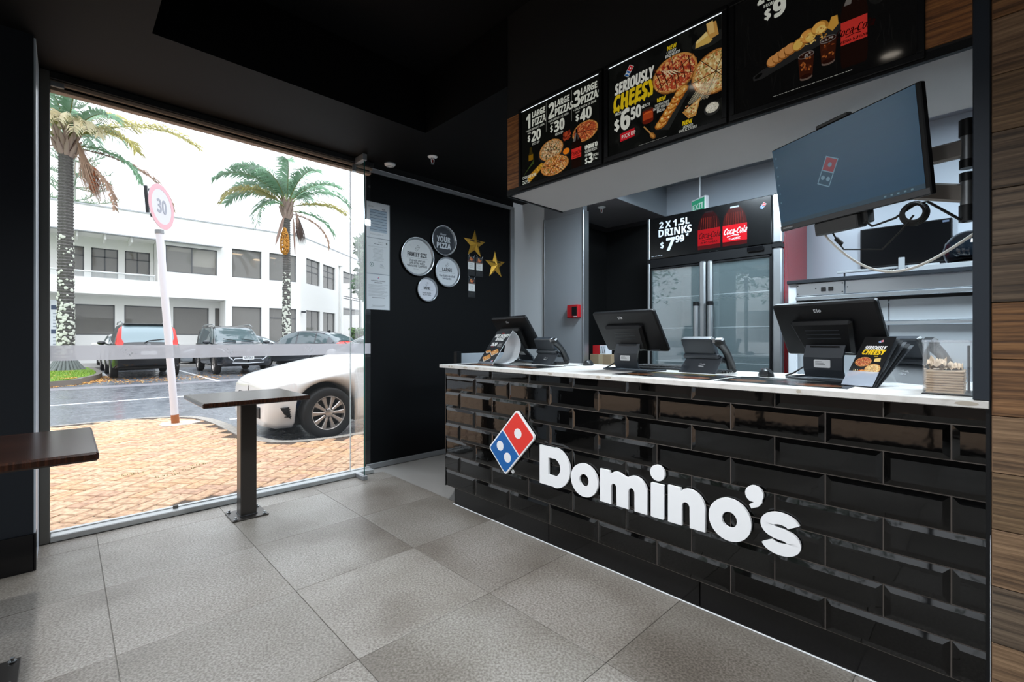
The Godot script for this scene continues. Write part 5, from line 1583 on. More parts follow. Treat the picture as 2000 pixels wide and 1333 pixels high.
func build_counter_things() -> void:
	counter_mat("dark printed counter mat under the hot honey stand", 0.8, 1.5, mat_art(0), 0)
	counter_mat("dark printed counter mat before the middle desk phone", 2.03, 2.5, mat_art(1), 1)
	counter_mat("dark printed counter mat before the till nearest the boarded wall", 2.52, 2.97, mat_art(2), 2)
	pos_terminal("black touch screen till behind the hot honey stand, farthest along the counter", Vector3(2.224, 1.139, 0.917), -99.8, 34.1, Vector2(2.33, 0.93), true, 1.12)
	pos_terminal("black touch screen till before the dark recess, middle of the three", Vector3(1.991, 1.137, 1.998), -95.2, 34.4, Vector2(2.05, 1.95), true)
	pos_terminal("black touch screen till before the steel cabinet, nearest of the three", Vector3(2.098, 1.138, 2.848), -104.7, 30.5, Vector2(2.12, 2.832), false)
	desk_phone("dark grey desk phone between the first two tills", Vector3(2.235, TOP, 1.215), -PI / 2 - 0.08)
	desk_phone("dark grey desk phone before the fridge doors", Vector3(2.215, TOP, 2.285), -PI / 2 - 0.12)
	desk_phone("dark grey desk phone behind the clear napkin box", Vector3(2.27, TOP, 3.07), -PI / 2 - 0.5)
	mouse("black corded mouse beside the middle till, before the dark recess", Vector3(2.33, TOP, 1.49), 2.0)
	mouse("black corded mouse between the middle phone and the nearest till", Vector3(2.2, TOP, 2.59), 2.0)
	# keyboard
	var k := thing("keyboard", "black keyboard lying behind the middle till", "keyboard", Vector3(2.34, TOP, 2.05), -PI / 2)
	obj("tray", MB.new().span(Vector3(-0.2, 0, -0.06), Vector3(0.2, 0.014, 0.06), 0.004), mats.black_plastic, k)
	var ks := MB.new()
	for r in 5:
		for c in 18:
			ks.box(Vector3(-0.183 + c * 0.0215, 0.018, -0.044 + r * 0.022), Vector3(0.018, 0.009, 0.018), 0.003)
	var kk := obj("keys", ks, mats.rubber, k)
	kk.set_meta("kind", "stuff")
	# loop-shaped stand with the hot honey print
	var t := thing("promo_stand", "curved white stand with a dark hot honey pizza print, at the far counter end", "stand", Vector3(1.975, TOP + 0.0015, 0.8), deg_to_rad(-11.0))
	var pr := [Vector2(0, 0), Vector2(0.08, 0.112), Vector2(0.16, 0.225)]
	var cu := Curve2D.new()
	cu.add_point(Vector2(0.16, 0.225), Vector2.ZERO, Vector2(0.04, -0.02))
	cu.add_point(Vector2(0.222, 0.11), Vector2(0.01, 0.05), Vector2(-0.01, -0.05))
	cu.add_point(Vector2(0.15, 0.01), Vector2(0.05, 0.02), Vector2(-0.05, -0.01))
	cu.add_point(Vector2(0.08, 0.001), Vector2(0.03, 0), Vector2.ZERO)
	for q in cu.tessellate(4, 4): pr.append(q)
	var wm := mat("white_sheet", hexc("e6e9ec"), 0.25)
	wm.backlight_enabled = true; wm.backlight = Color(0.35, 0.36, 0.38)
	var sh := MB.new()
	for i in pr.size() - 1:
		var a: Vector2 = pr[i]; var b: Vector2 = pr[i + 1]
		var n2 := (b - a).normalized().orthogonal() * 0.002
		var f := func(v: Vector2, z: float) -> Vector3: return Vector3(v.x, v.y, z)
		sh._q_out([f.call(a, 0), f.call(b, 0), f.call(b, 0.2), f.call(a, 0.2)], f.call(a + n2 * 9, 0.1))
		sh._q_out([f.call(a - n2, 0), f.call(b - n2, 0), f.call(b - n2, 0.2), f.call(a - n2, 0.2)], f.call(a - n2 * 9, 0.1) * Vector3(1, 1, 1) + f.call(n2 * 18, 0.0))
		for z in [0.0, 0.2]: sh.quad(f.call(a, z), f.call(b, z), f.call(b - n2, z), f.call(a - n2, z))
	obj("bent_sheet", sh, wm, t)
	var p := Print.new(400, 640, hexc("15171b"), self)
	p.text("NEW", 205, 62, 22, hexc("d02a2a"), 0.5, 0.9)
	p.text("HOT HONEY", 205, 128, 58, hexc("eef0ee"), 0.5, 0.78, 0.1, "Droid Sans", 0, 3)
	p.text("RANGE", 205, 196, 58, hexc("eef0ee"), 0.5, 0.8, 0.1, "Droid Sans", 0, 3)
	p.text("$6.50", 60, 300, 62, hexc("eef0ee"), 0, 0.72, 0, "Droid Sans", 0, 3)
	p.text("EACH", 90, 326, 18, hexc("d02a2a"))
	p.greek(245, 240, 350, 5, 18, 8, hexc("c9cbc8"), true)
	for q in [[95, 420, 75, 34], [270, 430, 105, 70], [150, 540, 110, 70]]:
		p.poly([Vector2(q[0] - q[2], q[1]), Vector2(q[0] + q[2] * 0.3, q[1] - q[3]), Vector2(q[0] + q[2], q[1]), Vector2(q[0] - q[2] * 0.2, q[1] + q[3])], hexc("d9cfc0"))
		p.poly([Vector2(q[0] - q[2], q[1] - 12), Vector2(q[0] + q[2] * 0.3, q[1] - q[3] - 10), Vector2(q[0] + q[2], q[1] - 12), Vector2(q[0] - q[2] * 0.2, q[1] + q[3] - 16)], hexc("c98a45"))
		p.blotch(20, q[0] - q[2] * 0.5, q[1] - q[3] * 0.5, q[0] + q[2] * 0.5, q[1] + q[3] * 0.3, [hexc("e8c58a"), hexc("a8501c"), hexc("d9a050")], 12)
	p.rect(0, 608, 400, 32, hexc("6b7078"))
	p.domino(335, 588, 22, 1.0, hexc("d02a3a"), hexc("2a66b0"), Color.WHITE, Color.WHITE)
	var m := MB.new()
	var o := Vector3(-0.0022, 0.0022, 0)
	m.quad_uv(o + Vector3(0, 0, 0), o + Vector3(0, 0, 0.2), o + Vector3(0.16, 0.225, 0.2), o + Vector3(0.16, 0.225, 0))
	obj("front_print", m, tex_mat("honey_print", p.im, 0.25), t)
	# leaflet holder
	t = thing("leaflet_holder", "clear holder with a fan of dark cheesy pizza leaflets beside the nearest till", "leaflets", Vector3(1.93, TOP + 0.0015, 2.925))
	var U := Vector3(-0.03, 0, 0.1); var V := Vector3(0.13, 0.176, 0.05)
	var N := U.cross(V).normalized()
	if N.x > 0: N = -N
	var ca := pane_mat("clear_acrylic", Color(0.92, 0.95, 0.97), 0.14)
	var h := MB.new()
	var bx := func(a: Vector3, u: Vector3, v: Vector3, th: Vector3, mb: MB) -> void:
		mb._q_out([a, a + u, a + u + v, a + v], a + (u + v) * 0.5 + th)
		mb._q_out([a + th, a + u + th, a + u + v + th, a + v + th], a + (u + v) * 0.5)
		var c := a + (u + v + th) * 0.5
		mb._q_out([a, a + u, a + u + th, a + th], c); mb._q_out([a + v, a + u + v, a + u + v + th, a + v + th], c)
		mb._q_out([a, a + v, a + v + th, a + th], c); mb._q_out([a + u, a + u + v, a + u + v + th, a + u + th], c)
	bx.call(N * -0.02 + Vector3(0, 0.012, 0), U, V * 0.55, N * -0.003, h)
	bx.call(Vector3(0.12, 0.004, 0.05) + N * -0.015, U, Vector3(-0.05, 0.08, -0.02), N * -0.003, h)
	obj("clear_back", h, ca, t)
	h = MB.new()
	bx.call(N * 0.004 + U * 0.03, U * 0.94, V * 0.28, N * 0.002, h)
	obj("front_pocket", h, pane_mat("pocket_acrylic", Color(0.8, 0.84, 0.9), 0.4), t)
	for i in 6:
		var lf := MB.new()
		var sl := V + Vector3(0.008, -0.004, 0.007) * i
		bx.call(N * (-0.003 * i) + U * (0.03 + 0.01 * i), U * 0.94, sl, N * -0.0012, lf)
		obj("leaflet", lf, mats.satin_black if i % 2 == 0 else mat("leaflet_edge", hexc("303236"), 0.4), t)
	var q := Print.new(360, 640, hexc("0f0f10"), self)
	q.domino(215, 60, 24, 1.2, hexc("d02a3a"), hexc("2a66b0"), Color.WHITE, Color.WHITE)
	q.text("SERIOUSLY", 180, 165, 44, hexc("f0f0ee"), 0.5, 0.76, 0.15, "Droid Sans", 0, 2)
	q.text("CHEESY", 180, 232, 60, hexc("efc31c"), 0.5, 0.86, 0.15, "Droid Sans", 0, 4)
	q.pizza(120, 330, 96, 62, hexc("b5482a"), [hexc("a0301c"), hexc("d9a05a"), hexc("e0b878")], 6, 0.3)
	q.pizza(262, 420, 92, 68, hexc("d8b878"), [hexc("e9d6a0"), hexc("c48f4a"), hexc("b5622e")], 6, 0.9)
	for i in 5: q.oval(40 + i * 28, 500 - i * 12, 30, 22, hexc("c9803a"), -0.3, 0.1)
	q.poly([Vector2(235, 285), Vector2(300, 270), Vector2(310, 320), Vector2(240, 325)], hexc("e0bf74"))
	q.blotch(14, 30, 430, 150, 520, [hexc("f0d9a0"), hexc("c4561e")], 10)
	q.text("NEW", 215, 262, 14, hexc("efc31c")); q.text("NEW", 110, 545, 14, hexc("efc31c"))
	q.greek(90, 560, 200, 2, 12, 5, hexc("c9cbc8"), true)
	m = MB.new()
	var oo := N * 0.0012 + U * 0.03
	m.quad_uv(oo, oo + U * 0.94, oo + U * 0.94 + V, oo + V)
	obj("leaflet_print", m, tex_mat("leaflet_print", q.im, 0.3), t)
	# clear box of napkins
	t = thing("napkin_box", "clear box holding brown paper napkins at the boarded wall end", "napkin box", Vector3(1.8, TOP, 3.16))
	var cw := pane_mat("box_acrylic", Color(0.86, 0.88, 0.9), 0.04)
	h = MB.new()
	h.span(Vector3(0, 0.002, 0), Vector3(0.003, 0.165, 0.108)).span(Vector3(0.197, 0.002, 0), Vector3(0.2, 0.165, 0.108)).span(Vector3(0.003, 0.002, 0), Vector3(0.197, 0.165, 0.003)).span(Vector3(0.003, 0.002, 0.105), Vector3(0.197, 0.165, 0.108))
	obj("clear_wall", h, cw, t)
	h = MB.new()
	for z in [0.0015, 0.1065]: h.span(Vector3(-0.003, 0.16, z - 0.004), Vector3(0.203, 0.168, z + 0.004), 0.001)
	for x in [0.0, 0.2]: h.span(Vector3(x - 0.003, 0.16, 0.0), Vector3(x + 0.003, 0.168, 0.108), 0.001)
	obj("rim", h, pane_mat("rim_acrylic", Color(0.75, 0.77, 0.8), 0.2), t)
	obj("base_plate", MB.new().span(Vector3(-0.003, 0, -0.003), Vector3(0.203, 0.003, 0.111), 0.001), mats.dark_steel, t)
	obj("dark_divider", MB.new().span(Vector3(0.12, 0.004, 0.096), Vector3(0.194, 0.15, 0.102)), mats.satin_black, t)
	var km := mat("napkin_kraft", hexc("b29a80"), 0.9)
	for i in 9:
		var sk := rng.randf_range(-0.002, 0.002)
		obj("napkin", MB.new().span(Vector3(0.007 + sk, 0.004 + i * 0.0078, 0.006), Vector3(0.15 + sk, 0.0112 + i * 0.0078, 0.093 + sk * 0.5), 0.002), km, t)
	for w in 2:
		var g := []
		var nz := FastNoiseLite.new(); nz.seed = 90 + w; nz.frequency = 14.0
		for i in 15:
			var row := []
			for j in 13:
				var x := i / 14.0; var z := j / 12.0
				row.append(Vector3(0.012 + 0.09 * x + 0.03 * w, 0.076 + 0.045 * (1.0 - absf(x - 0.35) * 1.5) * (0.7 + 0.5 * nz.get_noise_2d(x * 0.25, z * 0.25)) + 0.012 * nz.get_noise_2d(x, z) - 0.014 * w, 0.008 + (0.045 * z if w == 0 else 0.03 + 0.05 * z)))
			g.append(row)
		obj("crumpled_napkin", MB.new().sheet(g, null, true), km, t)
	# the hung monitor
	monitor()

func monitor() -> void:
	var ctr := Vector3(1.8, 1.689, 2.943)
	var wall := Vector3(1.85, 1.6, 3.3)
	var t := thing("hung_monitor", "flat monitor with a domino emblem on a dark blue screen, hung on a wall arm", "monitor", wall)
	var s := Transform3D(ypr(-120.1, 9.5, -1.1), ctr - wall)
	obj("monitor_body", MB.new().at(s).span(Vector3(-0.27, -0.162, -0.022), Vector3(0.27, 0.162, -0.001), 0.003), mats.satin_black, t)
	obj("rear_box", MB.new().at(s).span(Vector3(-0.12, -0.2, -0.06), Vector3(0.06, -0.02, -0.022), 0.005).span(Vector3(-0.16, -0.135, -0.045), Vector3(0.16, 0.12, -0.022), 0.006), mats.black_plastic, t)
	var p := Print.new(1060, 600, hexc("123a52"), self)
	for y in 600:
		p.rect(0, y, 1060, 1, hexc("1c4259").lerp(hexc("082b48"), clampf(y / 600.0 * 0.3 + 0.1, 0, 1)))
	p.domino(455, 305, 92, 0.5, hexc("782a36"), hexc("1b3d52"), hexc("5d7c8e"), hexc("5f8093"))
	for i in 6: p.rect(22, 60 + i * 70, 12, 12, hexc("3a6178"))
	p.rect(0, 570, 1060, 30, hexc("1c3444"))
	for i in 5: p.rect(820 + i * 40, 580, 14, 10, hexc("54727f"))
	var m := MB.new().at(s)
	m.quad_uv(Vector3(-0.266, -0.142, 0), Vector3(0.257, -0.142, 0), Vector3(0.257, 0.158, 0), Vector3(-0.266, 0.158, 0))
	obj("screen", m, tex_mat("monitor_screen", p.im, 0.18, 0.35), t)
	obj("chin", MB.new().at(s).span(Vector3(-0.268, -0.16, -0.001), Vector3(0.268, -0.1425, 0.001)), mat("chin_grey", hexc("3b3d40"), 0.45), t)
	var mk := obj("maker_mark", letters("ThinkVision", 0.006, 0.0006), mat("mark_grey2", hexc("b0b3b6"), 0.4), t)
	mk.transform = s * Transform3D(Basis(), Vector3(-0.235, -0.151, 0.0013))
	obj("top_bar", MB.new().at(s).span(Vector3(-0.075, 0.162, -0.03), Vector3(0.045, 0.176, -0.006), 0.003), mats.black_plastic, t)
	obj("lower_box", MB.new().at(s).span(Vector3(-0.125, -0.21, -0.05), Vector3(0.04, -0.162, -0.004), 0.004), mat("box_grey", hexc("2f3031"), 0.5), t)
	var am := mat("arm_grey", hexc("77726c"), 0.4, 0.2)
	for y in [0.085, -0.055]:
		var h := Vector3(0.005, y, -0.043)
		var g := s * Vector3(0.02, y - 0.06, -0.05)
		var mid := h.lerp(g, 0.42) + Vector3(0.02, 0.02 if y < 0 else -0.018, 0)
		var b := MB.new()
		for q in [[h, mid, 0.034, 0.022], [mid, g, 0.03, 0.018]]:
			var d: Vector3 = (q[1] - q[0]).normalized()
			var L: float = (q[1] - q[0]).length()
			var z := d.cross(Vector3.UP).normalized()
			b.at(Transform3D(Basis(d, z.cross(d).normalized(), z), q[0])).box(Vector3(L * 0.5, 0, 0), Vector3(L + 0.02, q[2] * 1.6, q[3]), 0.006)
		obj("arm", b, am, t)
		obj("pivot", MB.new().cyl(h, 0.016, 0.075, 18), mats.aluminium, t)
		obj("pivot_cap", MB.new().cyl(h + Vector3(0, 0.06 if y > 0 else -0.06, 0), 0.019, 0.05, 16), mats.black_plastic, t)
		obj("pivot_foot", MB.new().cyl(h - Vector3(0, 0.05 if y > 0 else -0.05, 0), 0.018, 0.026, 16), mats.black_plastic, t)
	obj("wall_plate", MB.new().span(Vector3(-0.015, -0.17, -0.03), Vector3(0.025, 0.19, 0.006), 0.004), mats.black_plastic, t)
	# cables: a coiled black one and a drooping grey one
	var e := s * Vector3(0.2, -0.18, -0.03)
	var c := MB.new()
	for k in 4:
		var lp := []
		for i in 21:
			var a := TAU * i / 20.0
			lp.append(e + Vector3(0.0 + 0.006 * k, -0.022 + sin(a) * (0.026 + 0.003 * k), cos(a) * (0.024 + 0.003 * k)))
		c.tube(lp, 0.004, 6, false)
	obj("coiled_cable", c, mats.rubber, t)
	var a0 := s * Vector3(0.02, -0.168, -0.03)
	c = MB.new().tube([a0, a0.lerp(e, 0.3) + Vector3(0, -0.045, 0), a0.lerp(e, 0.7) + Vector3(0, -0.03, 0), e], 0.0035, 6)
	c.tube([e, e + Vector3(0.02, 0.01, 0.03), Vector3(0, -0.14, -0.05), Vector3(0.0, -0.13, -0.02)], 0.004, 6)
	c.tube([e + Vector3(0, -0.03, 0), e + Vector3(0.01, -0.07, -0.03), e + Vector3(0.03, -0.12, -0.08), s * Vector3(-0.04, -0.275, -0.03), s * Vector3(-0.06, -0.24, -0.03), s * Vector3(-0.075, -0.208, -0.03)], 0.0028, 6)
	obj("black_cable", c, mats.rubber, t)
	obj("cable_plug", MB.new().at(s * Transform3D(Basis(Vector3.BACK, 0.7), Vector3(-0.055, -0.243, -0.03))).box(Vector3.ZERO, Vector3(0.014, 0.034, 0.01), 0.002), mats.rubber, t)
	var g0 := s * Vector3(-0.11, -0.205, -0.03); var g1 := Vector3(-0.002, -0.175, -0.02)
	var gp := []
	for i in 25:
		var u := i / 24.0
		gp.append(g0.lerp(g1, u) + Vector3(0.03 * sin(u * PI), -0.135 * sin(pow(u, 0.92) * PI) * (1.0 - 0.1 * u), 0))
	obj("grey_cable", MB.new().tube(gp, 0.0045, 6), mat("grey_cable", hexc("cdc8c0"), 0.6), t)

# ------------------------------------------------------------------ two leaner tables bolted to the floor
func build_tables() -> void:
	var t := thing("bar_table", "small dark wooden table on a square steel post, before the shop window", "table", Vector3(0.695, 0, 0.07), 0.0, "tables bolted to the floor")
	var top := obj("tabletop", MB.new().span(Vector3(-0.285, 0.722, -0.285), Vector3(0.285, 0.75, 0.285), 0.006), mats.dark_wood, t)
	top.position.y = 0.0
	obj("post", MB.new().span(Vector3(-0.045, 0.008, -0.045), Vector3(0.045, 0.716, 0.045), 0.004), mat("raw_steel", hexc("4c4845"), 0.3, 0.85), t)
	obj("top_plate", MB.new().span(Vector3(-0.12, 0.714, -0.12), Vector3(0.12, 0.722, 0.12)), mats.raw_steel, t)
	obj("base_plate", MB.new().span(Vector3(-0.1, 0, -0.1), Vector3(0.1, 0.009, 0.1), 0.002), mats.raw_steel, t)
	obj("weld_bead", MB.new().span(Vector3(-0.05, 0.008, -0.05), Vector3(0.05, 0.013, 0.05), 0.003), mats.dark_steel, t)
	for x in [-0.08, 0.08]:
		for z in [-0.08, 0.08]:
			obj("bolt", MB.new().cyl(Vector3(x, 0.012, z), 0.011, 0.003, 16).cyl(Vector3(x, 0.018, z), 0.0065, 0.012, 6), mats.steel, t)
	copy_thing(t, "bar_table", "small dark wooden table beside the blue-black pier, cut off by the picture edge", Vector3(-0.335, 0, 1.095), 0.0)

# ------------------------------------------------------------------ pavement, road, grass
func smooth_line(pts: Array, step: float) -> PackedVector2Array:
	var c := Curve2D.new()
	for i in pts.size():
		var a: Vector2 = pts[maxi(i - 1, 0)]; var b: Vector2 = pts[mini(i + 1, pts.size() - 1)]
		var t := (b - a) / 6.0
		c.add_point(pts[i], -t, t)
	var out := PackedVector2Array()
	var L := c.get_baked_length()
	var n := int(L / step)
	for i in n + 1: out.push_back(c.sample_baked(L * i / n, true))
	return out

func kerb_mesh(line: PackedVector2Array, w: float, y0: float, y1: float, side: float) -> MB:
	# a concrete kerb along a line of (x, z); side tells where its width goes
	var b := MB.new()
	var inn := PackedVector2Array()
	for i in line.size():
		var d := (line[mini(i + 1, line.size() - 1)] - line[maxi(i - 1, 0)]).normalized().orthogonal() * side
		inn.push_back(line[i] + d * w)
	for i in line.size() - 1:
		var o0 := Vector3(line[i].x, y1 - 0.01, line[i].y); var o1 := Vector3(line[i + 1].x, y1 - 0.01, line[i + 1].y)
		var n0 := Vector3(inn[i].x, y1, inn[i].y); var n1 := Vector3(inn[i + 1].x, y1, inn[i + 1].y)
		b._q_out([o0, o1, n1, n0], Vector3(0, -99, 0))
		var l0 := Vector3(o0.x, y0, o0.z); var l1 := Vector3(o1.x, y0, o1.z)
		b._q_out([l0, l1, o1, o0], (n0 + n1) * 0.5)
		b._q_out([Vector3(n0.x, y0, n0.z), Vector3(n1.x, y0, n1.z), n1, n0], (o0 + o1) * 0.5)
	return b

func build_street() -> void:
	var as_m := mat("wet_asphalt", hexc("85898f"), 0.3, 0.0, 0.5)
	as_m.albedo_texture = noise_tex(101, 0.05, [[0.0, hexc("8e8e90")], [0.5, hexc("c4c4c6")], [1.0, hexc("f4f4f6")]], 512, 5)
	as_m.uv1_triplanar = true; as_m.uv1_world_triplanar = true; as_m.uv1_scale = Vector3(0.5, 0.5, 0.5)
	as_m.roughness_texture = noise_tex(103, 0.008, [[0.0, Color(0.35, 0.35, 0.35)], [0.45, Color(0.7, 0.7, 0.7)], [1.0, Color(1, 1, 1)]], 512, 4)
	as_m.roughness = 0.36
	struct("road", MB.new().span(Vector3(-60, -0.4, -70), Vector3(70, -0.15, 60)), as_m)
	var lm := mat("road_paint", hexc("d8dadc"), 0.5)
	var ln := MB.new()
	ln.span(Vector3(-40, -0.15, -8.97), Vector3(60, -0.146, -8.87))
	struct("road_marking", ln, lm)
	var pk := [[Vector3(3.15, -0.15, -12.6), Vector3(3.15, -0.15, -19.5)], [Vector3(6.2, -0.15, -13.0), Vector3(6.2, -0.15, -19.5)], [Vector3(0.85, -0.15, -16.5), Vector3(0.85, -0.15, -19.5)], [Vector3(1.72, -0.15, -4.9), Vector3(2.9, -0.15, -4.9)]]
	for q in pk:
		var d: Vector3 = q[1] - q[0]
		var b := MB.new().at(Transform3D(Basis(Vector3.UP, atan2(-d.z, d.x)), q[0])).span(Vector3(0, 0, -0.05), Vector3(d.length(), 0.004, 0.05))
		struct("road_marking", b, lm)
	struct("road_marking", MB.new().span(Vector3(3.4, -0.15, -5.55), Vector3(30, -0.1455, -5.45)), mat("yellow_paint", hexc("c9a23a"), 0.6))
	struct("road_gutter", MB.new().span(Vector3(-40, -0.15, -13.1), Vector3(60, -0.147, -12.4)), mat("pale_gutter", hexc("77757a"), 0.45))
	# pavement of herringbone bricks with a kerb that steps in for the parking bay
	var kl := smooth_line([Vector2(-9, -5.32), Vector2(-4, -5.32), Vector2(0.2, -5.4), Vector2(0.9, -5.28), Vector2(1.3, -4.95), Vector2(1.46, -4.3), Vector2(1.5, -3.4), Vector2(1.53, -2.75), Vector2(1.68, -2.3), Vector2(2.1, -2.13), Vector2(2.7, -2.15), Vector2(8, -2.2), Vector2(20, -2.2)], 0.12)
	var bed := PackedVector2Array([Vector2(20, -0.36), Vector2(-2.75, -0.36), Vector2(-2.75, 8), Vector2(-9, 8)])
	for q in kl: bed.push_back(q)
	var sw := MB.new().at(Transform3D(Basis(Vector3(1, 0, 0), Vector3(0, 0, 1), Vector3(0, -1, 0)), Vector3(0, -0.058, 0))).prism(bed, 0.0, 0.2)
	var side := struct("sidewalk", sw, mat("sand_bed", hexc("4a3a2e"), 0.9))
	var km := mat("kerb_concrete", hexc("b0aaa2"), 0.6)
	km.albedo_texture = noise_tex(111, 0.05, [[0.0, hexc("a8a29a")], [1.0, hexc("ffffff")]], 256, 4)
	km.uv1_triplanar = true; km.uv1_scale = Vector3(1.5, 1.5, 1.5)
	obj("kerb", kerb_mesh(kl, 0.15, -0.16, -0.048, 1.0 if Geometry2D.is_point_in_polygon(kl[10] + (kl[11] - kl[9]).normalized().orthogonal() * 0.1, bed) else -1.0), km, side)
	var bm := []
	for i in 6:
		var m := mat("brick_%d" % i, [hexc("d6b08d"), hexc("d2aa86"), hexc("d9b593"), hexc("d6ac83"), hexc("cda486"), hexc("dcb997")][i], 0.55, 0.0, 0.4)
		m.albedo_texture = noise_tex(121 + i % 2, 0.06, [[0.0, hexc("a89c90")], [0.55, hexc("e8e2dc")], [1.0, hexc("ffffff")]], 256, 4)
		m.uv1_triplanar = true; m.uv1_world_triplanar = true; m.uv1_scale = Vector3(1.1, 1.1, 1.1)
		bm.append(m)
	var inner := Geometry2D.offset_polygon(bed, -0.155)[0]
	var sizes := Vector2(0.221, 0.106)
	var proto := MB.new().box(Vector3(0, -0.025, 0), Vector3(sizes.x, 0.05, sizes.y), 0.006).done()
	var rot := deg_to_rad(40.0)
	var all := []
	var u := 0.115
	for a in range(-70, 71):
		for b in range(-60, 61):
			# herringbone: pairs of bricks stepping along both axes
			for k in 2:
				var cx := 0.0; var cz := 0.0
				# lattice vectors (1,1) and (2,-2) in brick widths
				cx = (a + 2.0 * b) * u; cz = (a - 2.0 * b) * u
				var c := Vector2(cx + 1.0 * u, cz + 0.5 * u) if k == 0 else Vector2(cx + 0.5 * u, cz + 2.0 * u)
				var w := c.rotated(-rot) + Vector2(0.6, -2.0)
				if w.x < -5.0 or w.x > 6.5 or w.y > 5.0: continue
				if not Geometry2D.is_point_in_polygon(w, inner): continue
				var near_edge := false
				for off in [Vector2(0.07, 0), Vector2(-0.07, 0), Vector2(0, 0.07), Vector2(0, -0.07)]:
					if not Geometry2D.is_point_in_polygon(w + off, inner): near_edge = true
				if near_edge: continue
				var dist := Vector2(w.x + 0.13, w.y - 3.3).length()
				# only bricks in the view count as the nearest ones
				var dirx := 0.693 * (w.x + 0.13) - 0.721 * (w.y - 3.3)
				var lat := 0.721 * (w.x + 0.13) + 0.693 * (w.y - 3.3)
				var seen: bool = w.y < -0.3 and dirx > 0.5 and lat / dirx > -1.02 and lat / dirx < -0.3
				all.append([dist + (0.0 if seen else 50.0), w, -rot + (0.0 if k == 0 else PI / 2)])
	all.sort_custom(func(p, q): return p[0] < q[0])
	var rest := MB.new()
	for i in all.size():
		var w: Vector2 = all[i][1]
		var dy := rng.randf_range(-0.0025, 0.0015)
		var tf := Transform3D(Basis(Vector3.UP, -all[i][2]) * Basis(Vector3.RIGHT, rng.randf_range(-0.012, 0.012)), Vector3(w.x, -0.05 + dy, w.y))
		if i < 300:
			var o := obj("brick", proto, bm[rng.randi() % 6], side)
			o.transform = tf
		else:
			rest.at(tf).box(Vector3(0, -0.01, 0), Vector3(sizes.x, 0.02, sizes.y), 0.0)
	obj("far_bricks", rest, bm[2], side).set_meta("kind", "stuff")
	# moss in a few joints and a paler patch round the sign post
	var pt := PackedVector2Array()
	for i in 20: pt.push_back(Vector2.from_angle(TAU * i / 20) * rng.randf_range(0.2, 0.28) + Vector2(1.0, 4.4))
	obj("mortar_patch", MB.new().at(Transform3D(Basis(Vector3.RIGHT, -PI / 2), Vector3.ZERO)).prism(pt, -0.06, -0.046), mat("mortar", hexc("b7ab9d"), 0.8), side)
	var ms := MB.new()
	for q in [[0.62, -1.62], [0.5, -1.5], [0.78, -1.72], [0.3, -1.75], [1.22, -3.2], [1.3, -2.75]]:
		for k in 14:
			var c := Vector3(q[0] + rng.randf_range(-0.09, 0.09), -0.05, q[1] + rng.randf_range(-0.02, 0.02))
			var d := Vector3(rng.randf_range(-0.01, 0.01), rng.randf_range(0.006, 0.018), rng.randf_range(-0.01, 0.01))
			ms.tri(c, c + Vector3(0.006, 0, 0), c + d)
	var mo := obj("joint_moss", ms, mat("moss", hexc("5f7a2c"), 0.9), side)
	mo.set_meta("kind", "stuff")
	# planted island across the road, at the left, and a lawn far right
	grass_island("grass", "bright green grass island with a curved kerb at the foot of the nearer palm", smooth_line([Vector2(-14, -13.6), Vector2(-4, -13.5), Vector2(-0.5, -13.75), Vector2(0.15, -14.9), Vector2(0.5, -16.2), Vector2(0.62, -18.0), Vector2(0.5, -21.5)], 0.3), [Vector2(-14, -21.5)])
	grass_island("grass", "green lawn strip far along the street, seen through the glass fin", smooth_line([Vector2(26, -9.2), Vector2(8.0, -9.6), Vector2(7.4, -11.5), Vector2(8.0, -13.6), Vector2(9.6, -15.2), Vector2(26, -15.5)], 0.4), [Vector2(26.5, -12)])
	struct("verge", MB.new().span(Vector3(-14, -0.15, -26), Vector3(16, -0.03, -21.6)), mat("verge_concrete", hexc("8d8a86"), 0.6))
	# fallen leaves: a carpet by the kerb and under the cars
	var lf := MB.new()
	lf.tri(Vector3(-0.045, 0, 0), Vector3(0.0, 0.008, 0.025), Vector3(0.05, 0.002, 0)); lf.tri(Vector3(-0.045, 0, 0), Vector3(0.05, 0.002, 0), Vector3(0.0, 0.01, -0.025))
	var mm := MultiMesh.new()
	mm.transform_format = MultiMesh.TRANSFORM_3D
	mm.use_colors = true
	mm.mesh = lf.done()
	var spots := []
	for i in 520:
		var t := rng.randf()
		var base := Vector2(-0.6, -13.65).lerp(Vector2(0.2, -14.9), t / 0.4) if t < 0.4 else Vector2(0.2, -14.9).lerp(Vector2(0.7, -17.5), (t - 0.4) / 0.6)
		spots.append(base + Vector2(absf(rng.randfn(0.0, 0.28)) + 0.03, rng.randf_range(-0.1, 0.25)))
	for i in 260: spots.append(Vector2(rng.randf_range(0.5, 3.4), rng.randfn(-14.6, 0.7)))
	for i in 160: spots.append(Vector2(rng.randf_range(3.0, 7.0), rng.randfn(-15.2, 1.0)))
	for i in 120: spots.append(Vector2(rng.randf_range(-3.0, 0.1), rng.randf_range(-19.0, -14.2)))
	mm.instance_count = spots.size()
	for i in spots.size():
		var s := rng.randf_range(0.7, 1.3)
		var yy := -0.147 if not (spots[i].x < 0.1 and spots[i].y < -14.1) else 0.02
		mm.set_instance_transform(i, Transform3D(Basis(Vector3.UP, rng.randf() * TAU).scaled(Vector3(s, s, s)), Vector3(spots[i].x, yy + 0.002, spots[i].y)))
		mm.set_instance_color(i, [Color(0.62, 0.27, 0.05), Color(0.72, 0.38, 0.09), Color(0.5, 0.2, 0.05), Color(0.75, 0.48, 0.16)][rng.randi() % 4])
	var mi := MultiMeshInstance3D.new()
	mi.multimesh = mm
	var lmt := mat("leaf_litter", Color.WHITE, 0.7)
	lmt.vertex_color_use_as_albedo = true
	mi.material_override = lmt
	mi.name = "fallen_leaves"
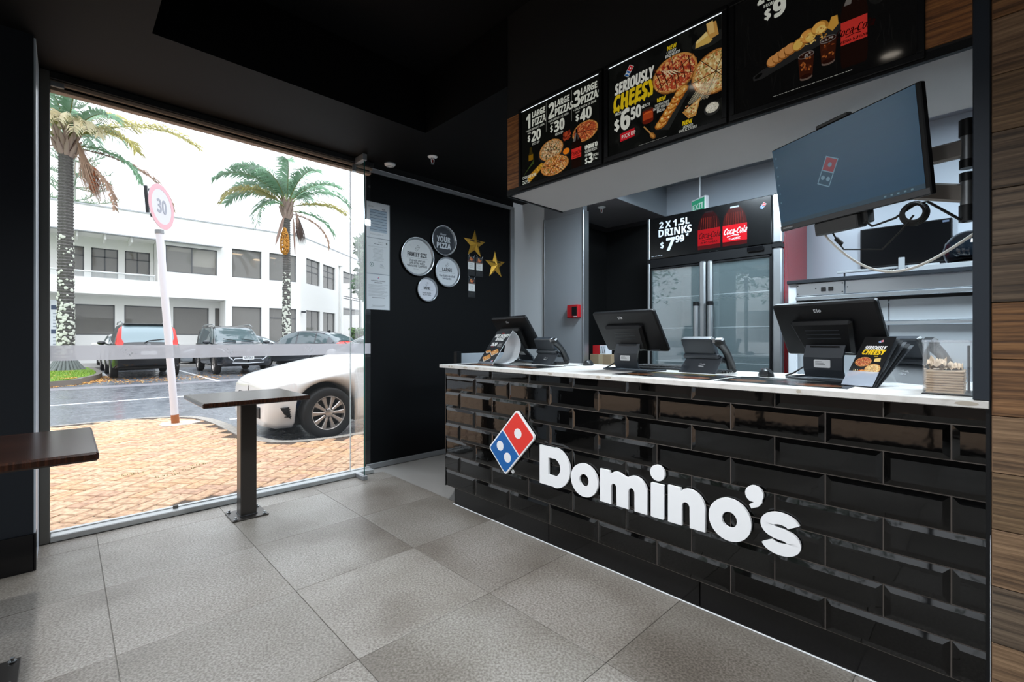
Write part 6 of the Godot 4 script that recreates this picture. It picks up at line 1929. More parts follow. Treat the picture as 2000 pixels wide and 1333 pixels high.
	add_child(mi)
	tag(mi, "orange fallen leaves along the curved kerb and behind the parked cars", "leaves", "", "stuff")

func grass_island(called: String, label: String, edge: PackedVector2Array, closing: Array) -> void:
	var poly := PackedVector2Array(edge)
	for q in closing: poly.push_back(q)
	var up := Transform3D(Basis(Vector3(1, 0, 0), Vector3(0, 0, -1), Vector3(0, 1, 0)), Vector3.ZERO)
	var fl := PackedVector2Array()
	for q in poly: fl.push_back(Vector2(q.x, -q.y))
	var g := MB.new().at(up).prism(fl, -0.16, -0.01)
	var gm := mat("turf", hexc("6f8a34"), 0.9)
	gm.albedo_texture = noise_tex(131, 0.08, [[0.0, hexc("8a9a5a")], [0.5, hexc("d0e08a")], [1.0, hexc("ffffc8")]], 512, 4)
	gm.uv1_triplanar = true; gm.uv1_world_triplanar = true; gm.uv1_scale = Vector3(0.8, 0.8, 0.8)
	var blades := MB.new()
	for i in 2600:
		var w := Vector2(rng.randf_range(-2.2, 0.6), rng.randf_range(-18.5, -13.6)) if closing[0].x < 0 else Vector2(rng.randf_range(7.4, 13.0), rng.randf_range(-21.0, -9.8))
		if not Geometry2D.is_point_in_polygon(w, poly): continue
		var c := Vector3(w.x, -0.012, w.y)
		var a := rng.randf() * TAU
		var d := Vector3(cos(a), 0, sin(a)) * 0.012
		blades.tri(c - d, c + d, c + Vector3(rng.randf_range(-0.03, 0.03), rng.randf_range(0.04, 0.09), rng.randf_range(-0.03, 0.03)))
	var o := thing(called, label, "grass")
	o.set_meta("kind", "stuff")
	obj("turf", g, gm, o).set_meta("kind", "stuff")
	obj("blades", blades, mat("grass_blade", hexc("86a63e"), 0.8), o).set_meta("kind", "stuff")
	var sgn := 1.0 if Geometry2D.is_point_in_polygon(edge[4] + (edge[5] - edge[3]).normalized().orthogonal() * 0.1, poly) else -1.0
	struct("kerb", kerb_mesh(edge, -0.15, -0.16, 0.0, sgn), mat("old_kerb", hexc("6b655f"), 0.8))

# ------------------------------------------------------------------ the white office building across the street
func wall_cells(b: MB, w: float, h0: float, h1: float, holes: Array, th: float, tf: Transform3D) -> void:
	var us := [0.0, w]; var ys := [h0, h1]
	for q in holes:
		for x in [q[0], q[2]]: if not us.has(x): us.append(x)
		for y in [q[1], q[3]]: if not ys.has(y): ys.append(y)
	us.sort(); ys.sort()
	b.at(tf)
	for i in us.size() - 1:
		var run := -1
		for j in ys.size():
			var open := true
			if j < ys.size() - 1:
				var cx: float = (us[i] + us[i + 1]) * 0.5; var cy: float = (ys[j] + ys[j + 1]) * 0.5
				open = false
				for q in holes:
					if cx > q[0] and cx < q[2] and cy > q[1] and cy < q[3]: open = true
			if not open and run < 0: run = j
			if open and run >= 0:
				b.span(Vector3(us[i], ys[run], -th), Vector3(us[i + 1], ys[j], 0))
				run = -1

func office_window(t: Node3D, tf: Transform3D, q: Array, kind: int) -> void:
	# frame, mullions and panes set back in an opening (u0, y0, u1, y1)
	var d := -0.12
	var f := MB.new().at(tf)
	var u0: float = q[0]; var y0: float = q[1]; var u1: float = q[2]; var y1: float = q[3]
	f.span(Vector3(u0, y0, d - 0.05), Vector3(u0 + 0.05, y1, d + 0.02)).span(Vector3(u1 - 0.05, y0, d - 0.05), Vector3(u1, y1, d + 0.02)).span(Vector3(u0, y0, d - 0.05), Vector3(u1, y0 + 0.05, d + 0.02)).span(Vector3(u0, y1 - 0.05, d - 0.05), Vector3(u1, y1, d + 0.02))
	var cols := 1; var rows := 1
	if kind == 1: cols = 2
	if kind == 2: cols = 2; rows = 2
	if kind == 3: cols = 2; rows = 3
	for i in range(1, cols):
		var x := lerpf(u0, u1, float(i) / cols)
		f.span(Vector3(x - 0.025, y0, d - 0.05), Vector3(x + 0.025, y1, d + 0.02))
	var yy := [y0, y1]
	if rows == 2: yy = [y0, lerpf(y0, y1, 0.78), y1]
	if rows == 3: yy = [y0, lerpf(y0, y1, 0.5), lerpf(y0, y1, 0.74), y1]
	for j in range(1, yy.size() - 1): f.span(Vector3(u0, yy[j] - 0.025, d - 0.05), Vector3(u1, yy[j] + 0.025, d + 0.02))
	var w := obj("window", f, mat("window_frame_grey", hexc("5e5f62"), 0.5), t)
	for i in cols:
		for j in yy.size() - 1:
			var a := lerpf(u0, u1, float(i) / cols) + 0.025; var b := lerpf(u0, u1, float(i + 1) / cols) - 0.025
			var p := MB.new().at(tf)
			p.quad(Vector3(a, yy[j] + 0.025, d), Vector3(b, yy[j] + 0.025, d), Vector3(b, yy[j + 1] - 0.025, d), Vector3(a, yy[j + 1] - 0.025, d))
			obj("pane", p, pane_mat("office_glass", Color(0.66, 0.65, 0.63), 0.5), w)

func build_building() -> void:
	var t := thing("office_building", "long white two-storey office building with dark windows across the street", "building", Vector3(10.26, -0.1, -26.0))
	var o := Transform3D(Basis(), -Vector3(10.26, -0.1, -26.0))
	var wm := mat("white_render", hexc("f6f5f2"), 0.7)
	# front wall, right-hand part down to the ground
	var F := o * Transform3D(Basis(), Vector3(3.25, 0, -26.0))
	var up := [[0.33, 4.57, 2.6, 5.95, 1], [3.31, 4.57, 4.82, 6.17, 0], [5.24, 4.57, 6.76, 6.17, 0]]
	var gr := [[3.31, 0.55, 4.82, 2.93, 0], [5.24, 0.3, 6.76, 2.93, 2]]
	var b := MB.new()
	wall_cells(b, 7.01, 3.25, 7.4, up, 0.25, F)
	wall_cells(b, 7.01, -0.2, 3.25, gr + [[0.0, -0.2, 3.0, 3.25]], 0.25, F)
	# wing turning away from the street
	var dirv := Vector3(0.748, 0, -0.664)
	var W := o * Transform3D(Basis(dirv, Vector3.UP, dirv.cross(Vector3.UP)), Vector3(10.26, 0, -26.0))
	var wu := [[0.67, 4.6, 2.44, 6.2, 3], [2.86, 4.57, 4.65, 6.17, 3], [5.95, 4.3, 9.4, 6.15, 2]]
	var wg := [[0.67, 0.6, 2.44, 2.93, 1], [2.86, 0.6, 4.65, 2.93, 1], [5.95, 0.4, 9.4, 4.2, 2]]
	wall_cells(b, 14.0, 3.25, 7.4, wu.slice(0, 2) + [[5.95, 3.25, 9.4, 6.15]], 0.25, W)
	wall_cells(b, 14.0, -0.2, 3.25, wg.slice(0, 2) + [[5.95, -0.2, 9.4, 3.25]], 0.25, W)
	# recessed ground floor and balcony to the left
	var R := o * Transform3D(Basis(), Vector3(-9.0, 0, -27.5))
	var ru := []
	for x in [-4.75, -3.15, -1.9, -0.37, 0.79, 2.07]: ru.append([x + 9.0, 3.7, x + 9.0 + (0.9 if x < 0.5 else 1.02), 5.65, 2])
	var rg := [[1.2, 1.31, 3.0, 2.82, 0], [3.6, 1.31, 5.4, 2.82, 0], [6.2, 1.31, 8.0, 2.82, 0], [9.07, 1.31, 10.68, 2.82, 0], [11.05, 1.31, 12.73, 2.84, 0], [13.1, 1.33, 14.75, 2.86, 0], [15.05, 0.0, 15.4, 2.88, 0]]
	wall_cells(b, 12.25, 3.6, 6.15, ru, 0.25, R)
	wall_cells(b, 15.6, -0.2, 3.6, rg, 0.25, R)
	b.at(o)
	b.span(Vector3(-9, 6.15, -27.75), Vector3(3.25, 7.4, -26.0)).span(Vector3(3.26, 3.61, -27.49), Vector3(3.45, 6.15, -26.25))
	b.span(Vector3(6.26, -0.2, -27.49), Vector3(6.45, 3.24, -26.25))
	obj("wall", b, wm, t)
	obj("floor_slab", MB.new().at(o).span(Vector3(-9, 3.25, -27.5), Vector3(6.25, 3.6, -25.95)).span(Vector3(-9, 3.6, -26.15), Vector3(3.25, 4.02, -25.95)), wm, t)
	obj("roof", MB.new().at(o).span(Vector3(-9, 7.15, -40), Vector3(10.3, 7.3, -26.2)), mat("roof_grey", hexc("9a9a9a"), 0.8), t)
	obj("canopy_edge", MB.new().at(o).span(Vector3(-9, 6.1, -26.02), Vector3(6.05, 6.14, -25.7)), mat("canopy_grey", hexc("a9abae"), 0.6), t)
	for k in 12: obj("canopy_fin", MB.new().at(o).span(Vector3(-8.6 + k * 0.98, 5.86, -27.3), Vector3(-8.52 + k * 0.98, 6.12, -25.9)), wm, t)
	obj("parapet_cap", MB.new().at(o).span(Vector3(-9, 7.4, -26.3), Vector3(10.3, 7.46, -25.97)).at(W).span(Vector3(0, 7.4, -0.3), Vector3(14, 7.46, 0.03)), mat("cap_grey", hexc("b9bcc0"), 0.6), t)
	obj("handrail", MB.new().at(o).tube([Vector3(-9, 4.3, -26.05), Vector3(3.15, 4.3, -26.05)], 0.04, 8), mats.white_plastic, t)
	obj("rail_glass", MB.new().at(o).span(Vector3(-9, 4.02, -26.06), Vector3(3.15, 4.28, -26.05)), pane_mat("rail_glass", Color(0.9, 0.92, 0.92), 0.15), t)
	obj("drainpipe", MB.new().at(W).tube([Vector3(5.3, 6.4, 0.1), Vector3(5.3, 0, 0.1)], 0.07, 10).span(Vector3(5.15, 6.4, 0.0), Vector3(5.55, 6.62, 0.2), 0.01), wm, t)
	obj("flood_light", MB.new().at(o).span(Vector3(10.28, 2.72, -25.98), Vector3(10.5, 2.83, -25.8), 0.01), mats.charcoal_plastic, t)
	for q in up: office_window(t, F, q, q[4])
	for q in gr: office_window(t, F, q, q[4])
	for q in wu: office_window(t, W, q, q[4])
	for q in wg: office_window(t, W, q, q[4])
	for q in ru: office_window(t, R, q, q[4])
	for q in rg: office_window(t, R, q, q[4])
	# rooms behind the glass: floors, back walls, lit ceiling panels
	var rm := MB.new().at(o)
	rm.span(Vector3(-9, 3.3, -34), Vector3(10, 3.55, -27.8)).span(Vector3(-9, 6.25, -34), Vector3(10, 6.3, -27.8)).span(Vector3(-9, 2.95, -34), Vector3(10, 3.0, -27.8)).span(Vector3(-9, -0.15, -34.2), Vector3(10, 6.3, -34)).span(Vector3(3.3, 3.3, -27.8), Vector3(10, 3.5, -26.3)).span(Vector3(3.3, 6.2, -27.8), Vector3(10, 6.25, -26.3)).span(Vector3(6.5, 2.95, -27.8), Vector3(10, 3.0, -26.3))
	obj("room", rm, mat("office_grey", hexc("8d8a86"), 0.8), t)
	var rw := MB.new().at(W).span(Vector3(0.2, -0.1, -4.0), Vector3(14, 6.3, -3.9)).span(Vector3(0.2, 6.25, -4), Vector3(14, 6.3, -0.3)).span(Vector3(0.2, 3.3, -4), Vector3(14, 3.5, -0.3))
	obj("wing_room", rw, mats.office_grey, t)
	var bl := MB.new().at(o)
	for q in [[3.55, 5.2, 5.9], [0.8, 0.0, 0.0]]: pass
	bl.span(Vector3(4.75, 5.0, -26.24), Vector3(5.85, 5.95, -26.22)).span(Vector3(3.58, 5.7, -26.24), Vector3(4.7, 5.95, -26.22))
	obj("roller_blind", bl, mat("blind_cream", hexc("c9c4b6"), 0.7), t)
	var lg := mat("office_light", Color.WHITE, 0.5)
	lg.emission_enabled = true; lg.emission = Color(1.0, 0.86, 0.66); lg.emission_energy_multiplier = 1.1
	for q in [[7.0, -28.4], [6.7, -29.8], [8.9, -28.4], [8.6, -29.9], [4.0, -28.6], [2.4, -28.6], [0.0, -28.9]]:
		obj("office_light", MB.new().at(o).span(Vector3(q[0], 6.22, q[1]), Vector3(q[0] + 0.6, 6.245, q[1] + 0.6)), lg, t)
	# directory board by the left entrance
	var s := thing("directory_board", "pale tenant board with dark headings at the office entrance, left of the nearer palm", "sign", Vector3(-0.62, -0.1, -26.4))
	obj("board", MB.new().span(Vector3(0, 0.2, 0), Vector3(0.75, 3.0, 0.08), 0.005), mat("board_pale", hexc("c9ced2"), 0.5), s)
	for y in [2.55, 1.45]: obj("heading", MB.new().span(Vector3(0.02, y, 0.08), Vector3(0.73, y + 0.2, 0.085)), mat("heading_blue", hexc("39475e"), 0.5), s)
	var gl := MB.new()
	for y in [2.35, 2.2, 2.05, 1.9, 1.75, 1.25, 1.1, 0.95, 0.8]: gl.span(Vector3(0.08, y, 0.08), Vector3(0.3 + 0.3 * fmod(y * 7.3, 1.0), y + 0.04, 0.084))
	obj("name_lines", gl, mat("line_grey", hexc("7f878f"), 0.6), s)

# ------------------------------------------------------------------ palms and trees
func frond(t: Node3D, from: Vector3, az: float, lift: float, length: float, droop: float, m: Material, rachis: Material, leaf_len := 0.55, thin := 1.0, wind := 0.0) -> void:
	var pts := []
	var p := from
	var el := lift
	var n := 16
	var a := az
	for i in n + 1:
		pts.append(p)
		var d := Vector3(cos(a) * cos(el), sin(el), sin(a) * cos(el))
		p += d * length / n
		el -= droop / n * (0.5 + 1.1 * i / n)
		a += wind / n
	var rad := []
	for i in n + 1: rad.append(lerpf(0.028, 0.006, float(i) / n))
	var b := MB.new()
	var cnt := int(62 * length / 2.6)
	for i in cnt:
		var u := 0.14 + 0.86 * i / (cnt - 1.0)
		var x := u * n
		var k := mini(int(x), n - 1)
		var q: Vector3 = pts[k].lerp(pts[k + 1], x - k)
		var fw: Vector3 = (pts[k + 1] - pts[k]).normalized()
		var side := fw.cross(Vector3.UP).normalized()
		var up := side.cross(fw)
		var ll := leaf_len * (0.35 + 0.9 * sin(clampf(u * 1.05, 0.0, 1.0) * PI * 0.86)) * rng.randf_range(0.75, 1.15)
		for s in [-1.0, 1.0]:
			if rng.randf() > thin: continue
			var d0 = (side * s * 0.75 + fw * 0.62 + up * rng.randf_range(-0.15, 0.45)).normalized()
			var d1 = (d0 + Vector3(0, -0.9, 0) + fw * 0.2 + Vector3(wind * 0.15, 0, 0)).normalized()
			var w = d0.cross(fw).normalized() * 0.02
			var wv = fw * 0.024 + w
			var m1 = q + d0 * ll * 0.5; var e = m1 + d1 * ll * 0.55
			b.tri(q - wv * 0.6, q + wv * 0.6, m1 + wv); b.tri(q - wv * 0.6, m1 + wv, m1 - wv); b.tri(m1 - wv, m1 + wv, e)
	var f := obj("frond", b, m, t)
	obj("midrib", MB.new().tube(pts, rad, 5), rachis, f)

func leaf_mat(key: String, c: Color, back: float) -> StandardMaterial3D:
	var m := mat(key, c, 0.55)
	m.backlight_enabled = true
	m.backlight = Color(back, back, back)
	return m

func palm(label: String, base: Vector3, h: float, r0: float, r1: float, specs: Array, shaft: float, lichen: bool) -> Node3D:
	var t := thing("palm_tree", label, "palm tree", base, 0.0, "")
	var pr := []
	var n := int(h / 0.11)
	for i in n + 1:
		var u := float(i) / n
		var r := lerpf(r0, r1, u) * (1.0 + 0.5 * exp(-u * 26.0))
		pr.append(Vector2(r * 1.06, h * u)); pr.append(Vector2(r * 0.94, h * u + 0.035))
	var bm := mat("palm_bark", hexc("8d8a88"), 0.85)
	if bm.albedo_texture == null:
		bm.albedo_texture = noise_tex(141, 0.05, [[0.0, hexc("6a6866")], [0.5, hexc("b4b2b0")], [1.0, hexc("f0eeec")]], 256, 4)
		bm.uv1_triplanar = true; bm.uv1_scale = Vector3(0.8, 2.2, 0.8)
	obj("trunk", MB.new().lathe(pr, 18, true), bm, t)
	# root flare
	var rt := MB.new()
	for k in 26:
		var a := TAU * k / 26
		var q := Vector3(cos(a), 0, sin(a))
		rt.tube([q * r0 * 1.0 + Vector3(0, 0.45, 0), q * r0 * 1.45 + Vector3(0, 0.22, 0), q * r0 * (1.9 + rng.randf() * 0.5) + Vector3(0, -0.02, 0)], [0.02, 0.045, 0.06], 5)
	obj("root_flare", rt, mat("palm_root", hexc("6f7472"), 0.9), t)
	if lichen:
		var lc := MB.new()
		for i in 420:
			var y := rng.randf_range(0.5, h * 0.62); y = y if rng.randf() < 1.15 - y / (h * 0.7) else rng.randf_range(0.4, 2.4)
			var a := rng.randf() * TAU
			var r := lerpf(r0, r1, y / h) * 1.05 + 0.004
			var c := Vector3(cos(a) * r, y, sin(a) * r)
			var nn := Vector3(cos(a), 0, sin(a)); var uu := Vector3.UP; var vv := nn.cross(uu)
			var sz := rng.randf_range(0.025, 0.075)
			var prev := Vector3.ZERO
			for k in 8:
				var g := TAU * k / 7.0
				var e := c + (uu * sin(g) + vv * cos(g)) * sz * (0.75 + 0.35 * fmod(k * 0.618 + i * 0.37, 1.0))
				if k > 0: lc.tri(c + nn * 0.012, prev, e)
				prev = e
		obj("lichen", lc, mat("lichen", hexc("cfd1c4"), 0.9), t).set_meta("kind", "stuff")
	# boots of old leaf bases under the crown
	var bt := MB.new()
	for k in 22:
		var a := TAU * k / 22 * 2.6
		var y := h - 0.1 + shaft * k / 22.0
		var q := Vector3(cos(a), 0, sin(a))
		bt.tube([q * r1 * 0.7 + Vector3(0, y - 0.1, 0), q * r1 * 1.5 + Vector3(0, y + 0.15, 0), q * r1 * (1.75 + 0.3 * (k % 3)) + Vector3(0, y + 0.42, 0)], [0.09, 0.075, 0.012], 6)
	obj("leaf_bases", bt, mat("leaf_base", hexc("ab958b"), 0.85), t)
	var rm := mat("midrib_green", hexc("8a8f52"), 0.6)
	for s in specs:
		var mk: Material = [leaf_mat("palm_green", hexc("6f9c76"), 0.5), leaf_mat("palm_olive", hexc("a79d4c"), 0.5), leaf_mat("palm_brown", hexc("a0806a"), 0.4), leaf_mat("palm_cream", hexc("fbeecb"), 0.6)][s[5]]
		frond(t, Vector3(cos(s[0]) * 0.1, h + shaft * s[6], sin(s[0]) * 0.1), s[0], s[1], s[2], s[3], mk, rm if s[5] < 2 else mats.leaf_base, s[4], 1.0 if s[5] < 2 else 0.85, 0.25)
	return t

func spray(t: Node3D, called: String, at: Vector3, rx: float, ry: float, n: int, m: Material, sz: float) -> void:
	# a hanging bunch of small round fruit
	var b := MB.new()
	for i in n:
		var u := rng.randf() * 2.0 - 1.0
		var w := sqrt(maxf(0.0, 1.0 - u * u)) * (0.75 - 0.25 * u)
		var a := rng.randf() * TAU
		b.ball(at + Vector3(cos(a) * rx * w, u * ry, sin(a) * rx * w), Vector3.ONE * sz * rng.randf_range(0.7, 1.2), 6, 4)
	obj(called, b, m, t).set_meta("kind", "stuff")

func hanging(t: Node3D, called: String, from: Vector3, to: Vector3, n: int, spread: float, m: Material) -> void:
	var b := MB.new()
	for i in n:
		var s := Vector3(rng.randfn(0, spread), 0, rng.randfn(0, spread))
		var u := rng.randf_range(0.0, 0.35)
		var a := from.lerp(to, u)
		var e := from.lerp(to, rng.randf_range(0.7, 1.0)) + s
		var w := Vector3(0.008, 0, 0.004)
		var k := a.lerp(e, 0.5) + s * 0.5
		b.tri(a - w, a + w, k + w); b.tri(a - w, k + w, k - w); b.tri(k - w, k + w, e)
	obj(called, b, m, t).set_meta("kind", "stuff")

func build_palms_and_trees() -> void:
	# azimuths: 0 points along +x, PI / 2 towards the shop
	var A := []
	A.append([0.15, 0.6, 4.2, 1.3, 0.6, 1, 0.9]); A.append([0.5, 0.5, 2.5, 1.7, 0.6, 1, 0.8]); A.append([0.3, 0.1, 2.6, 1.5, 0.4, 0, 0.4]); A.append([0.0, 0.05, 3.9, 1.5, 0.32, 2, 0.3])
	A.append([0.6, -0.55, 2.7, 0.95, 0.26, 2, 0.0])
	for k in 12: A.append([0.9 + k * 0.46, 0.75 + 0.25 * (k % 3), 2.4 + 0.2 * (k % 2), 1.5 + 0.2 * (k % 4), 0.6, 0 if k % 4 != 3 else 1, 0.9])
	A.append([2.6, 0.3, 2.2, 1.8, 0.5, 1, 0.6]); A.append([3.4, -0.1, 2.3, 1.4, 0.35, 2, 0.3])
	for k in 5: A.append([0.7 + k * 0.3, 0.9 + 0.1 * (k % 2), 1.5, 2.5 + 0.2 * (k % 3), 0.42, 3, 1.0])
	var p := palm("tall palm with a pale flower spray, its trunk spotted with lichen, nearer the pier", Vector3(-0.12, -0.02, -20.0), 7.95, 0.24, 0.2, A, 0.6, true)
	hanging(p, "dry_fruit_stalk", Vector3(0.3, 8.4, 0.3), Vector3(0.95, 5.9, 0.5), 160, 0.16, leaf_mat("palm_brown", hexc("a0806a"), 0.4))
	spray(p, "fruit_bunch", Vector3(0.75, 6.95, 0.5), 0.16, 0.45, 120, mat("fruit_rust", hexc("a8562a"), 0.5), 0.03)
	var B := []
	B.append([3.0, 0.85, 3.3, 1.75, 0.6, 0, 0.9]); B.append([2.8, 0.5, 3.2, 1.7, 0.55, 1, 0.7]); B.append([2.4, 0.15, 2.7, 1.9, 0.55, 0, 0.6]); B.append([0.1, 0.8, 3.2, 1.8, 0.6, 0, 0.9]); B.append([0.3, 0.35, 3.0, 1.25, 0.55, 1, 0.7])
	B.append([0.2, 0.05, 2.4, 1.3, 0.45, 0, 0.4]); B.append([0.4, -0.15, 2.6, 1.5, 0.25, 2, 0.2]); B.append([3.6, 0.6, 2.8, 1.6, 0.55, 0, 0.8])
	for k in 11: B.append([0.7 + k * 0.52, 0.85 + 0.22 * (k % 3), 2.8, 1.5 + 0.15 * (k % 3), 0.6, 0, 0.95])
	p = palm("slimmer palm with a hanging bunch of orange fruit, before the middle of the white building", Vector3(7.49, -0.05, -20.0), 7.05, 0.19, 0.15, B, 0.6, true)
	spray(p, "fruit_bunch", Vector3(-0.2, 5.75, 0.35), 0.24, 0.62, 420, mat("fruit_orange", hexc("c98a2c"), 0.45), 0.036)
	hanging(p, "dark_fruit_stalk", Vector3(0.4, 7.2, 0.2), Vector3(0.6, 5.6, 0.3), 140, 0.09, mat("stalk_dark", hexc("5a4a44"), 0.8))
	for q in [[Vector3(-0.2, 7.0, 0.3), Vector3(-0.62, 5.5, 0.4), 0.08], [Vector3(0.35, 7.3, 0.2), Vector3(0.5, 5.9, 0.25), 0.07], [Vector3(0.2, 6.9, 0.3), Vector3(0.28, 5.2, 0.3), 0.05]]:
		obj("spathe", MB.new().tube([q[0], q[0].lerp(q[1], 0.35) + Vector3(0, 0, 0.05), q[0].lerp(q[1], 0.75), q[1]], [0.02, q[2], q[2] * 0.7, 0.01], 7), mat("spathe_brown", hexc("9a7f74"), 0.8), p)
	# a thin conifer far behind the roof
	var c := thing("conifer", "slender pale conifer rising behind the white roof, beside the nearer palm", "tree", Vector3(0.3, -0.1, -44.0))
	obj("trunk", MB.new().tube([Vector3.ZERO, Vector3(0, 20.5, 0)], [0.3, 0.05], 8), mat("conifer_bark", hexc("a3a59c"), 0.9), c)
	var nb := MB.new()
	for k in 11:
		var y := 9.5 + k * 1.0
		for j in 6:
			var a := TAU * j / 6.0 + k * 0.5
			var L := lerpf(3.2, 0.6, k / 10.0)
			var e := Vector3(cos(a) * L, y + 0.5, sin(a) * L)
			nb.tube([Vector3(0, y, 0), Vector3(cos(a) * L * 0.5, y + 0.05, sin(a) * L * 0.5), e], [0.05, 0.045, 0.03], 4)
			for g in 10:
				var u := 0.35 + 0.065 * g
				var o := Vector3(cos(a) * L * u, y + 0.5 * u * u, sin(a) * L * u)
				nb.tube([o, o + Vector3(rng.randf_range(-0.25, 0.25), 0.28, rng.randf_range(-0.25, 0.25))], [0.04, 0.02], 3, false)
	obj("foliage", nb, leaf_mat("conifer_green", hexc("8fa389"), 0.3), c)
	# broad-leaved trees: one seen through the glass fin, the others round the corner to the left
	leafy("broad-leaved dark green tree seen through the glass fin", Vector3(15.3, -0.1, -24.0), 9.0, 2.3, 3.4, 5.6, 9000, 1.7)
	leafy("spreading street tree beyond the side window", Vector3(-11.0, -0.1, -1.5), 8.0, 3.2, 2.6, 5.2, 3200)
	leafy("street tree beyond the side window, farther from the pier", Vector3(-13.0, -0.1, 6.0), 8.0, 3.4, 2.8, 5.4, 3000)
	leafy("street tree beyond the pier, round the corner", Vector3(-10.5, -0.1, -9.0), 8.5, 3.2, 3.0, 5.4, 3000)
	var f := thing("timber_fence", "dark timber fence with a hedge top beyond the far lawn", "fence", Vector3(17.0, -0.1, -27.0))
	for k in 30: obj("board", MB.new().span(Vector3(-2.6 + k * 0.2, 0, 0), Vector3(-2.42 + k * 0.2, 1.5, 0.03), 0.004), mat("fence_brown", hexc("4a3d36"), 0.85), f)
	var hd := thing("hedge", "clipped green hedge behind the dark timber fence", "hedge", Vector3(17.0, -0.1, -27.6))
	var hb := MB.new()
	for i in 2200:
		var q := Vector3(rng.randf_range(-2.8, 3.4), rng.randf_range(1.0, 2.0), rng.randf_range(-0.4, 0.4))
		leaf_quad(hb, q, 0.11)
	obj("foliage", hb, leaf_mat("hedge_green", hexc("58803a"), 0.4), hd)
	obj("stems", MB.new().span(Vector3(-2.7, 0, -0.25), Vector3(3.3, 1.7, 0.25), 0.1), mat("hedge_dark", hexc("2e3a22"), 0.9), hd)
	# low pale buildings beyond the side street
	var g := thing("side_building", "low pale building across the side street", "building", Vector3(-24, -0.1, 2))
	var gb := MB.new()
	wall_cells(gb, 26, 0, 5, [[3, 1, 6, 3], [9, 1, 12, 3], [15, 1, 18, 3], [21, 1, 24, 3]], 0.3, Transform3D(Basis(Vector3(0, 0, -1), Vector3.UP, Vector3(1, 0, 0)), Vector3(0, 0, 13)))
	gb.at(Transform3D()).span(Vector3(-8, 4.6, -13), Vector3(-0.3, 5, 13)).span(Vector3(-8, 0, -13), Vector3(-7.7, 5, 13))
	obj("wall", gb, mats.white_render, g)

func leaf_quad(b: MB, q: Vector3, s: float) -> void:
	var d := Vector3(rng.randf_range(-1, 1), rng.randf_range(-0.6, 0.6), rng.randf_range(-1, 1)).normalized()
	var e := d.cross(Vector3(rng.randf_range(-1, 1), rng.randf_range(-1, 1), rng.randf_range(-1, 1))).normalized()
	b.tri(q - d * s, q + e * s * 0.45, q + d * s); b.tri(q - d * s, q + d * s, q - e * s * 0.45)

func leafy(label: String, base: Vector3, h: float, r: float, ry: float, cy: float, n: int, big := 1.0) -> void:
	var t := thing("broad_leaf_tree", label, "tree", base)
	var b := MB.new().tube([Vector3.ZERO, Vector3(0.1, cy * 0.35, 0), Vector3(0, cy * 0.7, 0.1), Vector3(0.1, cy, 0)], [0.28, 0.22, 0.17, 0.09], 9)
	var cl := []
	for i in 15:
		var a := TAU * i * 0.382; var u := -0.8 + 1.6 * i / 14.0
		var c := Vector3(cos(a) * r * 0.72 * sqrt(1.0 - u * u * 0.8), cy + u * ry * 0.8, sin(a) * r * 0.72 * sqrt(1.0 - u * u * 0.8))
		cl.append(c)
		b.tube([Vector3(0, cy * (0.45 + 0.03 * i), 0), c.lerp(Vector3(0, cy, 0), 0.5) + Vector3(0, -0.2, 0), c], [0.09, 0.05, 0.02], 5)
	obj("trunk", b, mat("tree_bark", hexc("4c443d"), 0.9), t)
	var f := MB.new()
	for i in n:
		var c: Vector3 = cl[rng.randi() % cl.size()]
		var d := Vector3(rng.randfn(), rng.randfn(), rng.randfn()).normalized() * pow(rng.randf(), 0.45) * r * 0.42
		leaf_quad(f, c + d, rng.randf_range(0.09, 0.16) * big)
	obj("foliage", f, leaf_mat("tree_green", hexc("46663f"), 0.4), t)

# ------------------------------------------------------------------ the leaning speed sign
func build_sign_post() -> void:
	var t := thing("speed_sign", "leaning white pole with a round thirty speed limit sign on the brick pavement", "sign", Vector3(0.96, -0.05, -4.43))
	t.rotation.z = 0.068
	var wm := mat("pole_white", hexc("d5d3d8"), 0.5)
	obj("pole", MB.new().cyl(Vector3(0, 1.35, 0), 0.045, 2.5, 20), wm, t)
	var pr := []
	for i in 9: pr.append(Vector2(0.046 + 0.002 * (i % 2), 0.015 * i))
	obj("rusty_foot", MB.new().lathe(pr, 18), mat("rust", hexc("9a5a30"), 0.9), t)
	obj("pole_foot", MB.new().cyl(Vector3(0, 0.04, 0), 0.044, 0.16, 18), mat("rust_pale", hexc("c9a27a"), 0.9), t)
	var D := Transform3D(Basis(Vector3.UP, deg_to_rad(56)), Vector3(0, 2.93, 0))
	var pl := obj("sign_plate", MB.new().at(D).prism(ring_pts(48, 0, 0, 0.3, 0.3), 0.05, 0.053), mat("sign_face_white", hexc("c4c2c6"), 0.4), t)
	obj("red_ring", MB.new().at(D).ring(ring_pts(48, 0, 0, 0.298, 0.298), ring_pts(48, 0, 0, 0.232, 0.232), 0.053, 0.0545), mat("sign_ring", hexc("cf98a0"), 0.4), pl)
	var n := obj("number", letters("30", 0.185, 0.003), mat("sign_ink", hexc("8a8c96"), 0.4), pl)
	n.transform = D * Transform3D(Basis.from_scale(Vector3(0.82, 1, 1)), Vector3(0, 0, 0.0545))
	var bk := MB.new().at(D)
	for y in [-0.16, 0.16]: bk.span(Vector3(-0.24, y - 0.02, 0.03), Vector3(0.24, y + 0.02, 0.05))
	bk.span(Vector3(-0.305, -0.14, 0.015), Vector3(-0.285, 0.2, 0.05))
	obj("back_bracket", bk, mats.dark_steel, t)
	obj("clamp", MB.new().cyl(Vector3(0, 2.77, 0), 0.052, 0.04, 16).cyl(Vector3(0, 2.6, 0), 0.052, 0.05, 16), mats.dull_aluminium, t)

